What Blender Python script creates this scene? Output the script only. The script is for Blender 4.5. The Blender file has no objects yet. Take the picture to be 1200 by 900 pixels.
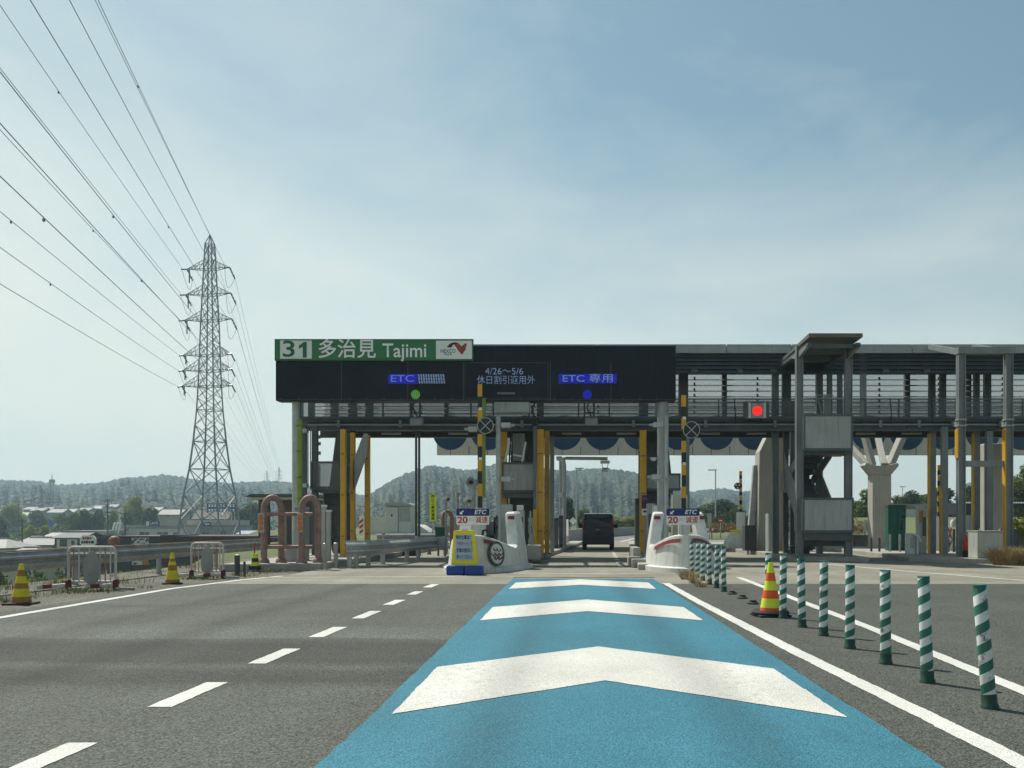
import bpy, math, random
import numpy as np
from mathutils import Vector, Matrix
R = math.radians
random.seed(7)
rng = np.random.default_rng(7)
sc = bpy.context.scene
COL = sc.collection

# ------------------------------------------------------------------ camera
F = 1130.0          # focal length in photo pixels (1200 wide)
HC = 1.2            # camera height
VX, VY = 667.0, 614.0
cam_d = bpy.data.cameras.new('camera')
cam = bpy.data.objects.new('camera', cam_d)
COL.objects.link(cam)
cam.location = (0, 0, HC)
cam.rotation_euler = (R(90), 0, 0)
cam_d.sensor_width = 36.0
cam_d.lens = F / 1200 * 36
cam_d.shift_x = (600 - VX) / 1200
cam_d.shift_y = (VY - 450) / 1200
cam_d.clip_start = 0.1
cam_d.clip_end = 9000
sc.camera = cam

# ------------------------------------------------------------------ sky, sun, exposure
SUN = Vector((-0.36, 0.41, 0.80)).normalized()
EL = math.asin(SUN.z)
AZ = math.atan2(SUN.x, SUN.y)          # from +Y towards +X
world = bpy.data.worlds.new('World')
sc.world = world
world.use_nodes = True
nt = world.node_tree
for n in list(nt.nodes):
    nt.nodes.remove(n)
def WN(t, **k):
    n = nt.nodes.new(t)
    for a, v in k.items():
        setattr(n, a, v)
    return n
sky = WN('ShaderNodeTexSky', sky_type='NISHITA')
sky.sun_disc = False
sky.sun_elevation = EL
sky.sun_rotation = AZ
sky.altitude = 120
sky.air_density = 1.0
sky.dust_density = 1.2
sky.ozone_density = 2.2
tc = WN('ShaderNodeTexCoord')
mp = WN('ShaderNodeMapping')
mp.inputs['Rotation'].default_value = (0.5, 0.25, 0.5)
mp.inputs['Scale'].default_value = (1.6, 1.2, 3.4)
cn = WN('ShaderNodeTexNoise')
cn.inputs['Scale'].default_value = 1.5
cn.inputs['Detail'].default_value = 9
cn.inputs['Roughness'].default_value = 0.58
cn.inputs['Distortion'].default_value = 0.5
cr = WN('ShaderNodeValToRGB')
cr.color_ramp.elements[0].position = 0.30
cr.color_ramp.elements[0].color = (0, 0, 0, 1)
cr.color_ramp.elements[1].position = 0.72
cr.color_ramp.elements[1].color = (1, 1, 1, 1)
# thin high cloud: a veil that thickens towards the sun's side and the horizon, broken up by wisps
dotn = WN('ShaderNodeVectorMath', operation='DOT_PRODUCT')
dotn.inputs[1].default_value = (-0.52, 0.0, -1.75)
veil = WN('ShaderNodeMath', operation='ADD'); veil.inputs[1].default_value = 0.80
wisp = WN('ShaderNodeMath', operation='MULTIPLY_ADD'); wisp.inputs[1].default_value = 0.46; wisp.inputs[2].default_value = -0.17
mul = WN('ShaderNodeMath', operation='ADD', use_clamp=True)
mix = WN('ShaderNodeMix', data_type='RGBA')
mix.inputs['B'].default_value = (8.8, 9.1, 8.2, 1)
hs = WN('ShaderNodeHueSaturation')
hs.inputs['Saturation'].default_value = 0.80
tint = WN('ShaderNodeMix', data_type='RGBA', blend_type='MULTIPLY')
tint.inputs['Factor'].default_value = 1.0
tint.inputs['B'].default_value = (0.80, 1.02, 0.93, 1)
bg = WN('ShaderNodeBackground')
bg.inputs['Strength'].default_value = 0.08
wo = WN('ShaderNodeOutputWorld')
L = nt.links.new
L(tc.outputs['Generated'], mp.inputs['Vector'])
L(mp.outputs['Vector'], cn.inputs['Vector'])
L(cn.outputs['Fac'], cr.inputs['Fac'])
L(tc.outputs['Generated'], dotn.inputs[0]); L(dotn.outputs['Value'], veil.inputs[0])
L(cr.outputs['Color'], wisp.inputs[0]); L(wisp.outputs[0], mul.inputs[0]); L(veil.outputs[0], mul.inputs[1])
L(sky.outputs['Color'], hs.inputs['Color'])
L(hs.outputs['Color'], tint.inputs['A'])
L(tint.outputs['Result'], mix.inputs['A'])
L(mul.outputs[0], mix.inputs['Factor'])
L(mix.outputs['Result'], bg.inputs['Color'])
L(bg.outputs[0], wo.inputs['Surface'])

sd = bpy.data.lights.new('sun', 'SUN')
sd.energy = 4.2
sd.angle = R(0.53)
sd.color = (1.0, 0.95, 0.86)
sun = bpy.data.objects.new('sun', sd)
COL.objects.link(sun)
sun.rotation_euler = SUN.to_track_quat('Z', 'Y').to_euler()
sun.location = (-40, 50, 90)

sc.view_settings.view_transform = 'Standard'
sc.view_settings.look = 'None'
sc.view_settings.gamma = 1
sc.view_settings.use_curve_mapping = False
sc.view_settings.exposure = 0.36
sc.render.engine = 'CYCLES'
sc.cycles.use_denoising = True
sc.cycles.max_bounces = 6
sc.cycles.diffuse_bounces = 3
sc.cycles.glossy_bounces = 2
sc.cycles.transparent_max_bounces = 12
sc.cycles.volume_bounces = 0
sc.cycles.volume_max_steps = 64

# ------------------------------------------------------------------ helpers
def X(px, Y): return (px - VX) * Y / F
def Z(py, Y): return HC + (VY - py) * Y / F
def P(px, py, Y): return Vector((X(px, Y), Y, Z(py, Y)))
def G(px, py):
    Y = HC * F / (py - VY)
    return Vector((X(px, Y), Y, 0))

ORG = {}
def org(o):
    return ORG.get(o.name, Vector((0, 0, 0)))

def tag(o, label, cat, group=None, kind=None):
    if label: o['label'] = label
    if cat: o['category'] = cat
    if group: o['group'] = group
    if kind: o['kind'] = kind
    return o

def thing(name, label, cat, loc=(0, 0, 0), group=None):
    o = bpy.data.objects.new(name, None)
    o.empty_display_size = 0.2
    COL.objects.link(o)
    o.location = loc
    ORG[o.name] = Vector(loc)
    return tag(o, label, cat, group)

class MB:
    def __init__(s):
        s.v = []; s.f = []; s.m = []
    def add(s, verts, faces, m=0):
        b = len(s.v)
        s.v.extend([tuple(v) for v in verts])
        s.f.extend([tuple(i + b for i in f) for f in faces])
        s.m.extend([m] * len(faces))
        return s
    def box(s, x0, x1, y0, y1, z0, z1, m=0):
        if x0 > x1: x0, x1 = x1, x0
        if y0 > y1: y0, y1 = y1, y0
        if z0 > z1: z0, z1 = z1, z0
        v = [(x0,y0,z0),(x1,y0,z0),(x1,y1,z0),(x0,y1,z0),(x0,y0,z1),(x1,y0,z1),(x1,y1,z1),(x0,y1,z1)]
        return s.add(v, [(0,3,2,1),(4,5,6,7),(0,1,5,4),(1,2,6,5),(2,3,7,6),(3,0,4,7)], m)
    def cbox(s, c, sx, sy, sz, m=0, rz=0, rx=0, ry=0):
        v = [Vector((a*sx/2, b*sy/2, e*sz/2)) for e in (-1,1) for a,b in ((-1,-1),(1,-1),(1,1),(-1,1))]
        M_ = Matrix.Rotation(rz,3,'Z') @ Matrix.Rotation(ry,3,'Y') @ Matrix.Rotation(rx,3,'X')
        c = Vector(c)
        v = [M_ @ p + c for p in v]
        return s.add(v, [(0,3,2,1),(4,5,6,7),(0,1,5,4),(1,2,6,5),(2,3,7,6),(3,0,4,7)], m)
    def tube(s, pts, r, n=8, m=0, closed=False, caps=True):
        pts = [Vector(p) for p in pts]
        k = len(pts)
        rr = r if isinstance(r, (list, tuple)) else [r] * k
        rings = []
        up = None
        for i, p in enumerate(pts):
            if closed:
                t = pts[(i+1) % k] - pts[i-1]
            else:
                t = pts[min(i+1, k-1)] - pts[max(i-1, 0)]
            t = t.normalized()
            if up is None:
                up = Vector((0,0,1)) if abs(t.z) < 0.9 else Vector((0,1,0))
            a = t.cross(up)
            if a.length < 1e-5:
                up = Vector((1,0,0)); a = t.cross(up)
            a.normalize()
            b = a.cross(t).normalized()
            up = b
            rings.append([p + (a*math.cos(2*math.pi*j/n) + b*math.sin(2*math.pi*j/n)) * rr[i] for j in range(n)])
        v = [q for ring in rings for q in ring]
        f = []
        for i in range(k if closed else k-1):
            i2 = (i+1) % k
            for j in range(n):
                j2 = (j+1) % n
                f.append((i*n+j, i*n+j2, i2*n+j2, i2*n+j))
        if caps and not closed:
            f.append(tuple(reversed(range(n))))
            f.append(tuple((k-1)*n + j for j in range(n)))
        return s.add(v, f, m)
    def bar(s, p, q, w, d=None, m=0):
        # square bar between two points
        d = d or w
        p = Vector(p); q = Vector(q)
        t = (q-p).normalized()
        up = Vector((0,0,1)) if abs(t.z) < 0.95 else Vector((0,1,0))
        a = t.cross(up).normalized(); b = a.cross(t).normalized()
        v = []
        for c in (p, q):
            for i, j in ((-1,-1),(1,-1),(1,1),(-1,1)):
                v.append(c + a*(w/2*i) + b*(d/2*j))
        return s.add(v, [(0,3,2,1),(4,5,6,7),(0,1,5,4),(1,2,6,5),(2,3,7,6),(3,0,4,7)], m)
    def prism(s, poly, axis, a, b, m=0):
        # poly: list of 2d points; extruded along axis 'x','y','z' from a to b
        def mk(p, t):
            return {'x': (t, p[0], p[1]), 'y': (p[0], t, p[1]), 'z': (p[0], p[1], t)}[axis]
        n = len(poly)
        v = [mk(p, a) for p in poly] + [mk(p, b) for p in poly]
        f = [tuple(reversed(range(n))), tuple(range(n, 2*n))]
        f += [(i, (i+1) % n, n + (i+1) % n, n + i) for i in range(n)]
        return s.add(v, f, m)
    def lathe(s, prof, c=(0,0,0), n=20, m=0, axis='z', arc=None):
        v = []; f = []
        k = len(prof)
        for j in range(n):
            a = 2*math.pi*j/n
            for (r, h) in prof:
                x, y = r*math.cos(a), r*math.sin(a)
                if axis == 'z': v.append((c[0]+x, c[1]+y, c[2]+h))
                elif axis == 'y': v.append((c[0]+x, c[1]+h, c[2]+y))
                else: v.append((c[0]+h, c[1]+x, c[2]+y))
        for j in range(n):
            j2 = (j+1) % n
            for i in range(k-1):
                f.append((j*k+i, j2*k+i, j2*k+i+1, j*k+i+1))
        f.append(tuple(reversed([j*k for j in range(n)])))
        f.append(tuple(j*k+k-1 for j in range(n)))
        return s.add(v, f, m)
    def disc(s, c, r, y_thick, n=24, m=0):
        # disc facing -Y
        return s.lathe([(r, 0), (r, y_thick)], c, n, m, axis='y')
    def build(s, name, mats, parent=None, origin=None, smooth=False, bevel=0.0, autosmooth=None):
        if origin is None:
            o0 = org(parent) if parent else Vector((0,0,0))
        else:
            o0 = Vector(origin)
        me = bpy.data.meshes.new(name)
        me.from_pydata([(v[0]-o0.x, v[1]-o0.y, v[2]-o0.z) for v in s.v], [], s.f)
        if not isinstance(mats, (list, tuple)): mats = [mats]
        for mm in mats: me.materials.append(mm)
        if len(mats) > 1:
            me.polygons.foreach_set('material_index', s.m)
        import bmesh
        bm = bmesh.new(); bm.from_mesh(me)
        bmesh.ops.recalc_face_normals(bm, faces=bm.faces)
        bm.to_mesh(me); bm.free()
        if smooth:
            me.polygons.foreach_set('use_smooth', [True]*len(me.polygons))
            if autosmooth is None: autosmooth = 40
            me.set_sharp_from_angle(angle=R(autosmooth))
        me.update()
        o = bpy.data.objects.new(name, me)
        COL.objects.link(o)
        if parent:
            o.parent = parent
            ORG[o.name] = org(parent)
        else:
            o.location = o0
            ORG[o.name] = o0
        if bevel:
            md = o.modifiers.new('bevel', 'BEVEL')
            md.width = bevel; md.segments = 2; md.limit_method = 'ANGLE'; md.angle_limit = R(50)
        return o

def copy_tree(o, parent=None):
    c = o.copy()
    COL.objects.link(c)
    if parent: c.parent = parent
    ORG[c.name] = ORG.get(o.name, Vector((0,0,0))).copy()
    for ch in list(o.children):
        copy_tree(ch, c)
    return c
def place(src, loc, rz=0, label=None, scale=None):
    c = copy_tree(src)
    c.location = loc
    c.rotation_euler = (0, 0, rz)
    if scale: c.scale = (scale, scale, scale) if not isinstance(scale, tuple) else scale
    if label: c['label'] = label
    return c

def text(body, name, mat, parent, x, y, z, size, align='CENTER', bold=0.0, shear=0.0, sx=1.0, fit=None, th=0.004, vertical=False):
    cu = bpy.data.curves.new('txt', 'FONT')
    cu.body = body; cu.size = size; cu.align_x = align; cu.align_y = 'CENTER'
    cu.offset = bold * size; cu.shear = shear; cu.extrude = 0
    if vertical: cu.space_line = 0.82
    o = bpy.data.objects.new('txt', cu)
    COL.objects.link(o)
    dg = bpy.context.evaluated_depsgraph_get()
    me = bpy.data.meshes.new_from_object(o.evaluated_get(dg))
    bpy.data.objects.remove(o)
    n = len(me.vertices)
    co = np.empty(n*3, dtype=np.float32); me.vertices.foreach_get('co', co)
    co = co.reshape(-1, 3)
    k = sx
    if fit:
        w = co[:,0].max() - co[:,0].min()
        k = fit / w
    o0 = org(parent)
    out = np.zeros_like(co)
    out[:,0] = x + co[:,0]*k - o0.x
    out[:,1] = y - o0.y
    out[:,2] = z + co[:,1] - o0.z
    me.vertices.foreach_set('co', out.ravel())
    me.name = name
    me.materials.clear(); me.materials.append(mat)
    ob = bpy.data.objects.new(name, me)
    COL.objects.link(ob)
    ob.parent = parent
    ORG[ob.name] = o0
    return ob

# ------------------------------------------------------------------ materials
def M(name, col, rough=0.6, metal=0.0, var=0.12, vs=2.5, bump=0.0, bs=40.0, streak=0.0, emit=0.0, spec=0.4, grime=None):
    m = bpy.data.materials.new(name)
    m.use_nodes = True
    t = m.node_tree
    b = t.nodes['Principled BSDF']
    b.inputs['Roughness'].default_value = rough
    b.inputs['Metallic'].default_value = metal
    b.inputs['Specular IOR Level'].default_value = spec
    tcn = t.nodes.new('ShaderNodeTexCoord')
    nz = t.nodes.new('ShaderNodeTexNoise')
    nz.inputs['Scale'].default_value = vs
    nz.inputs['Detail'].default_value = 8
    nz.inputs['Roughness'].default_value = 0.62
    t.links.new(tcn.outputs['Object'], nz.inputs['Vector'])
    mx = t.nodes.new('ShaderNodeMix'); mx.data_type = 'RGBA'
    lo = tuple(c*(1-var) for c in col) + (1,)
    hi = tuple(min(1, c*(1+var)) for c in col) + (1,)
    mx.inputs['A'].default_value = lo; mx.inputs['B'].default_value = hi
    mr = t.nodes.new('ShaderNodeMapRange')
    mr.inputs['From Min'].default_value = 0.32; mr.inputs['From Max'].default_value = 0.68
    t.links.new(nz.outputs['Fac'], mr.inputs['Value'])
    t.links.new(mr.outputs['Result'], mx.inputs['Factor'])
    out = mx.outputs['Result']
    if streak:
        mpn = t.nodes.new('ShaderNodeMapping')
        mpn.inputs['Scale'].default_value = (9, 9, 0.7)
        t.links.new(tcn.outputs['Object'], mpn.inputs['Vector'])
        n2 = t.nodes.new('ShaderNodeTexNoise'); n2.inputs['Scale'].default_value = 1.5; n2.inputs['Detail'].default_value = 5
        t.links.new(mpn.outputs['Vector'], n2.inputs['Vector'])
        r2 = t.nodes.new('ShaderNodeMapRange')
        r2.inputs['From Min'].default_value = 0.5; r2.inputs['From Max'].default_value = 0.75
        r2.inputs['To Max'].default_value = streak
        t.links.new(n2.outputs['Fac'], r2.inputs['Value'])
        m2 = t.nodes.new('ShaderNodeMix'); m2.data_type = 'RGBA'
        g = grime or (col[0]*0.35, col[1]*0.33, col[2]*0.28)
        m2.inputs['B'].default_value = tuple(g) + (1,)
        t.links.new(out, m2.inputs['A']); t.links.new(r2.outputs['Result'], m2.inputs['Factor'])
        out = m2.outputs['Result']
    t.links.new(out, b.inputs['Base Color'])
    if bump:
        n3 = t.nodes.new('ShaderNodeTexNoise'); n3.inputs['Scale'].default_value = bs; n3.inputs['Detail'].default_value = 4
        t.links.new(tcn.outputs['Object'], n3.inputs['Vector'])
        bp = t.nodes.new('ShaderNodeBump'); bp.inputs['Strength'].default_value = bump; bp.inputs['Distance'].default_value = 0.02
        t.links.new(n3.outputs['Fac'], bp.inputs['Height'])
        t.links.new(bp.outputs['Normal'], b.inputs['Normal'])
    if emit:
        b.inputs['Emission Color'].default_value = tuple(col) + (1,)
        b.inputs['Emission Strength'].default_value = emit
    return m

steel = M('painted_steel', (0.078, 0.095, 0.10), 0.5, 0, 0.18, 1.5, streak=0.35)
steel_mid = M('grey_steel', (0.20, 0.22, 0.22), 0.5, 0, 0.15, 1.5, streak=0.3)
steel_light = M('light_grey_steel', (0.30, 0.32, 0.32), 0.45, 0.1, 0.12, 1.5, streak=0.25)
panel_grey = M('grey_panel', (0.32, 0.345, 0.335), 0.55, 0, 0.12, 1.2, streak=0.45)
galv = M('galvanised', (0.40, 0.42, 0.42), 0.45, 0.15, 0.18, 4, streak=0.25)
galv_dull = M('galvanised_dull', (0.35, 0.355, 0.33), 0.55, 0.1, 0.25, 3, streak=0.4)
sign_black = M('sign_face', (0.014, 0.018, 0.025), 0.55, 0, 0.25, 0.9, spec=0.15, streak=0.3, grime=(0.03, 0.034, 0.04))
sign_edge = M('sign_edge', (0.10, 0.11, 0.12), 0.5)
green_sign = M('green_sign', (0.022, 0.165, 0.060), 0.4, 0, 0.08, 1.2)
white_sign = M('white_sign', (0.72, 0.74, 0.72), 0.4, 0, 0.05)
letter_white = M('white_letter', (0.80, 0.82, 0.80), 0.5, 0, 0.03)
letter_black = M('black_letter', (0.02, 0.02, 0.02), 0.5)
letter_red = M('red_letter', (0.45, 0.03, 0.025), 0.5)
letter_faint = M('faded_letter', (0.55, 0.40, 0.38), 0.5)
navy = M('navy_sign', (0.012, 0.020, 0.13), 0.4, 0, 0.08)
yellow_paint = M('yellow_paint', (0.62, 0.33, 0.015), 0.5, 0, 0.12, 2, streak=0.3)
yellow_dull = M('yellow_paint_worn', (0.40, 0.22, 0.02), 0.6, 0, 0.2, 2, streak=0.5)
black_paint = M('black_paint', (0.018, 0.019, 0.02), 0.5)
lime_pole = M('lime_wrap', (0.22, 0.30, 0.055), 0.5, 0, 0.15, 3)
white_conc = M('white_painted_concrete', (0.60, 0.61, 0.57), 0.8, 0, 0.10, 3, bump=0.10, bs=22, streak=0.42, grime=(0.30, 0.28, 0.23))
red_reflect = M('red_band', (0.20, 0.025, 0.03), 0.4)
concrete = M('concrete', (0.33, 0.32, 0.28), 0.85, 0, 0.15, 1.4, bump=0.3, bs=18, streak=0.35)
conc_pillar = M('concrete_pillar', (0.40, 0.39, 0.345), 0.8, 0, 0.12, 0.8, bump=0.2, bs=10, streak=0.35)
conc_dark = M('weathered_concrete', (0.17, 0.165, 0.145), 0.9, 0, 0.3, 2, bump=0.3, bs=18, streak=0.3)
canopy_white = M('canopy_panel', (0.56, 0.545, 0.48), 0.6, 0, 0.08, 1, streak=0.25)
canopy_blue = M('canopy_recess', (0.012, 0.055, 0.12), 0.35, 0, 0.1)
white_box = M('white_cabinet', (0.62, 0.64, 0.62), 0.5, 0, 0.06, 2, streak=0.25)
beige_box = M('beige_cabinet', (0.42, 0.43, 0.38), 0.6, 0, 0.08, 2, streak=0.3)
dark_box = M('dark_cabinet', (0.045, 0.05, 0.055), 0.5, 0, 0.15)
pinkpipe = M('faded_red_pipe', (0.27, 0.165, 0.14), 0.6, 0, 0.3, 5, bump=0.2, streak=0.35, grime=(0.16, 0.12, 0.10))
amber = M('amber_reflector', (0.60, 0.16, 0.01), 0.3)
rubber = M('black_rubber', (0.022, 0.022, 0.024), 0.75, bump=0.2)
green_band = M('green_band', (0.008, 0.135, 0.085), 0.45, 0, 0.2, 6)
white_band = M('white_band', (0.62, 0.64, 0.62), 0.45, 0, 0.12, 8, streak=0.25)
post_base = M('green_base', (0.015, 0.06, 0.04), 0.6, 0, 0.3, 8)
cone_red = M('cone_red', (0.74, 0.085, 0.012), 0.5, 0, 0.12, 6)
cone_lime = M('cone_lime', (0.66, 0.72, 0.03), 0.45, 0, 0.1, 6)
cone_brown = M('cone_faded_orange', (0.34, 0.16, 0.03), 0.6, 0, 0.25, 8)
cone_yellow = M('cone_yellow', (0.70, 0.58, 0.01), 0.5, 0, 0.15, 8)
fence_white = M('fence_white', (0.55, 0.52, 0.47), 0.55, 0, 0.2, 8, streak=0.5, grime=(0.30, 0.13, 0.06))
fence_rust = M('fence_rust', (0.36, 0.20, 0.14), 0.6, 0, 0.3, 8)
glass_dark = M('dark_glass', (0.05, 0.058, 0.066), 0.04, 0, 0.1)
a_yellow = M('sign_yellow', (0.72, 0.62, 0.01), 0.45, 0, 0.08)
a_blue = M('stand_blue', (0.012, 0.06, 0.28), 0.5, 0, 0.1)
a_face = M('notice_face', (0.33, 0.42, 0.55), 0.4, 0, 0.06)
lime_sign = M('lime_sign', (0.60, 0.75, 0.01), 0.45, 0, 0.05)
purple_sign = M('purple_sign', (0.06, 0.02, 0.11), 0.4)
green_cab = M('green_cabinet', (0.008, 0.085, 0.06), 0.45, 0, 0.12)
brick_brown = M('brown_wall', (0.075, 0.035, 0.032), 0.8, 0, 0.25, 2)
roof_pale = M('pale_roof', (0.36, 0.355, 0.32), 0.7, 0, 0.12, 1, streak=0.2)
roof_grey = M('grey_tile_roof', (0.15, 0.15, 0.145), 0.6, 0, 0.25, 1.5)
roof_dark = M('dark_roof', (0.07, 0.075, 0.08), 0.6, 0, 0.2, 1)
roof_orange = M('orange_roof', (0.36, 0.16, 0.08), 0.7, 0, 0.15, 1)
wall_white = M('white_wall', (0.55, 0.54, 0.49), 0.8, 0, 0.08, 1, streak=0.2)
wall_cream = M('cream_wall', (0.42, 0.39, 0.32), 0.8, 0, 0.1, 1, streak=0.25)
wall_grey = M('grey_wall', (0.26, 0.265, 0.25), 0.8, 0, 0.1, 1, streak=0.25)
bark = M('bark', (0.075, 0.055, 0.04), 0.9, 0, 0.3, 6)
wire_m = M('wire', (0.05, 0.055, 0.06), 0.5)
pylon_m = M('pylon_steel', (0.18, 0.20, 0.20), 0.55, 0.0, 0.2, 0.3)
insul = M('insulator', (0.035, 0.04, 0.04), 0.3)
navy_car = M('navy_car_paint', (0.010, 0.014, 0.028), 0.22, 0.0, 0.05, spec=0.3)
white_car = M('white_car_paint', (0.72, 0.72, 0.72), 0.2, 0, 0.04)
tail_red = M('tail_light_red', (0.34, 0.03, 0.04), 0.2)
led_blue = M('led_blue', (0.004, 0.006, 0.36), 0.5, emit=0.32, var=0.05)
led_white = M('led_white', (0.27, 0.35, 0.62), 0.5, emit=0.28, var=0.3, vs=30)
led_ghost = M('led_pale', (0.22, 0.30, 0.50), 0.5, emit=0.18, var=0.5, vs=30)
led_green = M('led_green', (0.08, 0.28, 0.03), 0.5, emit=0.45)
led_red = M('led_red', (1.0, 0.015, 0.012), 0.4, emit=0.75, var=0.02)
logo_red = M('logo_red', (0.30, 0.04, 0.02), 0.5)
blue_sign = M('blue_sign', (0.01, 0.05, 0.16), 0.45)
dry_grass_m = M('dry_grass', (0.30, 0.22, 0.10), 0.8, 0, 0.3, 6)
weed_m = M('weed', (0.13, 0.16, 0.03), 0.8, 0, 0.35, 6)
ext_red = M('red_cylinder', (0.42, 0.012, 0.012), 0.3)

# ---- ground materials
def ground_mat(name, base, grain=75.0, gamt=0.55, large=0.22, rough=0.9, bands=False, joints=False, lightdots=0.0, bumpd=0.012, spec=0.3, tracks=(), wear=0.0, wear_col=(0.075, 0.078, 0.068), wscale=7.0):
    m = bpy.data.materials.new(name); m.use_nodes = True
    t = m.node_tree; b = t.nodes['Principled BSDF']
    b.inputs['Roughness'].default_value = rough
    b.inputs['Specular IOR Level'].default_value = spec
    N = t.nodes.new; K = t.links.new
    c = N('ShaderNodeTexCoord')
    v = N('ShaderNodeTexVoronoi'); v.inputs['Scale'].default_value = grain
    K(c.outputs['Object'], v.inputs['Vector'])
    sep = N('ShaderNodeSeparateColor'); K(v.outputs['Color'], sep.inputs['Color'])
    # grain brightness per stone
    r1 = N('ShaderNodeMapRange'); r1.inputs['To Min'].default_value = 1-gamt; r1.inputs['To Max'].default_value = 1+gamt
    K(sep.outputs[0], r1.inputs['Value'])
    n1 = N('ShaderNodeTexNoise'); n1.inputs['Scale'].default_value = 0.55; n1.inputs['Detail'].default_value = 9; n1.inputs['Roughness'].default_value = 0.65
    K(c.outputs['Object'], n1.inputs['Vector'])
    r2 = N('ShaderNodeMapRange'); r2.inputs['From Min'].default_value = 0.3; r2.inputs['From Max'].default_value = 0.7
    r2.inputs['To Min'].default_value = 1-large; r2.inputs['To Max'].default_value = 1+large
    K(n1.outputs['Fac'], r2.inputs['Value'])
    mul = N('ShaderNodeMath'); mul.operation = 'MULTIPLY'
    K(r1.outputs['Result'], mul.inputs[0]); K(r2.outputs['Result'], mul.inputs[1])
    val = mul.outputs[0]
    # tyre-worn tracks along the lanes
    mp2 = N('ShaderNodeMapping'); mp2.inputs['Scale'].default_value = (1.3, 0.03, 1)
    K(c.outputs['Object'], mp2.inputs['Vector'])
    n4 = N('ShaderNodeTexNoise'); n4.inputs['Scale'].default_value = 1.0; n4.inputs['Detail'].default_value = 4
    K(mp2.outputs['Vector'], n4.inputs['Vector'])
    r4 = N('ShaderNodeMapRange'); r4.inputs['From Min'].default_value = 0.3; r4.inputs['From Max'].default_value = 0.7
    r4.inputs['To Min'].default_value = 0.88; r4.inputs['To Max'].default_value = 1.12
    K(n4.outputs['Fac'], r4.inputs['Value'])
    m4 = N('ShaderNodeMath'); m4.operation = 'MULTIPLY'; K(val, m4.inputs[0]); K(r4.outputs['Result'], m4.inputs[1]); val = m4.outputs[0]
    sx = N('ShaderNodeSeparateXYZ'); K(c.outputs['Object'], sx.inputs['Vector'])
    for tx in tracks:
        # darker wheel paths worn into the lane
        sb = N('ShaderNodeMath'); sb.operation = 'SUBTRACT'; sb.inputs[1].default_value = tx; K(sx.outputs['X'], sb.inputs[0])
        ab = N('ShaderNodeMath'); ab.operation = 'ABSOLUTE'; K(sb.outputs[0], ab.inputs[0])
        s2 = N('ShaderNodeMath'); s2.operation = 'SUBTRACT'; s2.inputs[1].default_value = 0.74; K(ab.outputs[0], s2.inputs[0])
        a3 = N('ShaderNodeMath'); a3.operation = 'ABSOLUTE'; K(s2.outputs[0], a3.inputs[0])
        jn = N('ShaderNodeMath'); jn.operation = 'MULTIPLY_ADD'; jn.inputs[1].default_value = -0.5; K(n1.outputs['Fac'], jn.inputs[0]); K(a3.outputs[0], jn.inputs[2])
        tr_ = N('ShaderNodeMapRange'); tr_.interpolation_type = 'SMOOTHSTEP'; tr_.inputs['From Min'].default_value = -0.25; tr_.inputs['From Max'].default_value = 0.14; tr_.inputs['To Min'].default_value = 0.76; tr_.inputs['To Max'].default_value = 1.03
        K(jn.outputs[0], tr_.inputs['Value'])
        mt_ = N('ShaderNodeMath'); mt_.operation = 'MULTIPLY'; K(val, mt_.inputs[0]); K(tr_.outputs['Result'], mt_.inputs[1]); val = mt_.outputs[0]
    if bands:
        # resurfaced strips that run across the carriageway
        n5 = N('ShaderNodeTexNoise'); n5.inputs['Scale'].default_value = 0.35; n5.inputs['Detail'].default_value = 6
        K(c.outputs['Object'], n5.inputs['Vector'])
        a = N('ShaderNodeMath'); a.operation = 'MULTIPLY_ADD'; a.inputs[1].default_value = 1.1
        K(n5.outputs['Fac'], a.inputs[0]); K(sx.outputs['Y'], a.inputs[2])
        a2 = N('ShaderNodeMath'); a2.operation = 'MULTIPLY_ADD'; a2.inputs[1].default_value = 0.045
        K(sx.outputs['X'], a2.inputs[0]); K(a.outputs[0], a2.inputs[2])
        rg = N('ShaderNodeMapRange'); rg.inputs['From Min'].default_value = 5.0; rg.inputs['From Max'].default_value = 15.0
        K(a2.outputs[0], rg.inputs['Value'])
        ramp = N('ShaderNodeValToRGB')
        cr_ = ramp.color_ramp
        stops = [(0.0, .50), (0.25, .50), (0.29, .29), (0.335, .33), (0.36, .50), (0.385, .31), (0.50, .27), (0.545, .40), (0.56, .63), (0.64, .62), (0.70, .48), (1.0, .50)]
        while len(cr_.elements) < len(stops): cr_.elements.new(0.5)
        for e, (p, q) in zip(cr_.elements, stops):
            e.position = p; e.color = (q, q, q, 1)
        K(rg.outputs['Result'], ramp.inputs['Fac'])
        # strips only on the left carriageway
        xr = N('ShaderNodeMapRange'); xr.inputs['From Min'].default_value = -1.2; xr.inputs['From Max'].default_value = 0.5
        K(sx.outputs['X'], xr.inputs['Value'])
        mb = N('ShaderNodeMix'); mb.data_type = 'FLOAT'; mb.inputs['B'].default_value = 0.43
        K(xr.outputs['Result'], mb.inputs['Factor']); K(ramp.outputs['Color'], mb.inputs['A'])
        m5 = N('ShaderNodeMath'); m5.operation = 'MULTIPLY'; K(val, m5.inputs[0]); K(mb.outputs['Result'], m5.inputs[1])
        m6 = N('ShaderNodeMath'); m6.operation = 'MULTIPLY'; m6.inputs[1].default_value = 2.0; K(m5.outputs[0], m6.inputs[0])
        val = m6.outputs[0]
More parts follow.
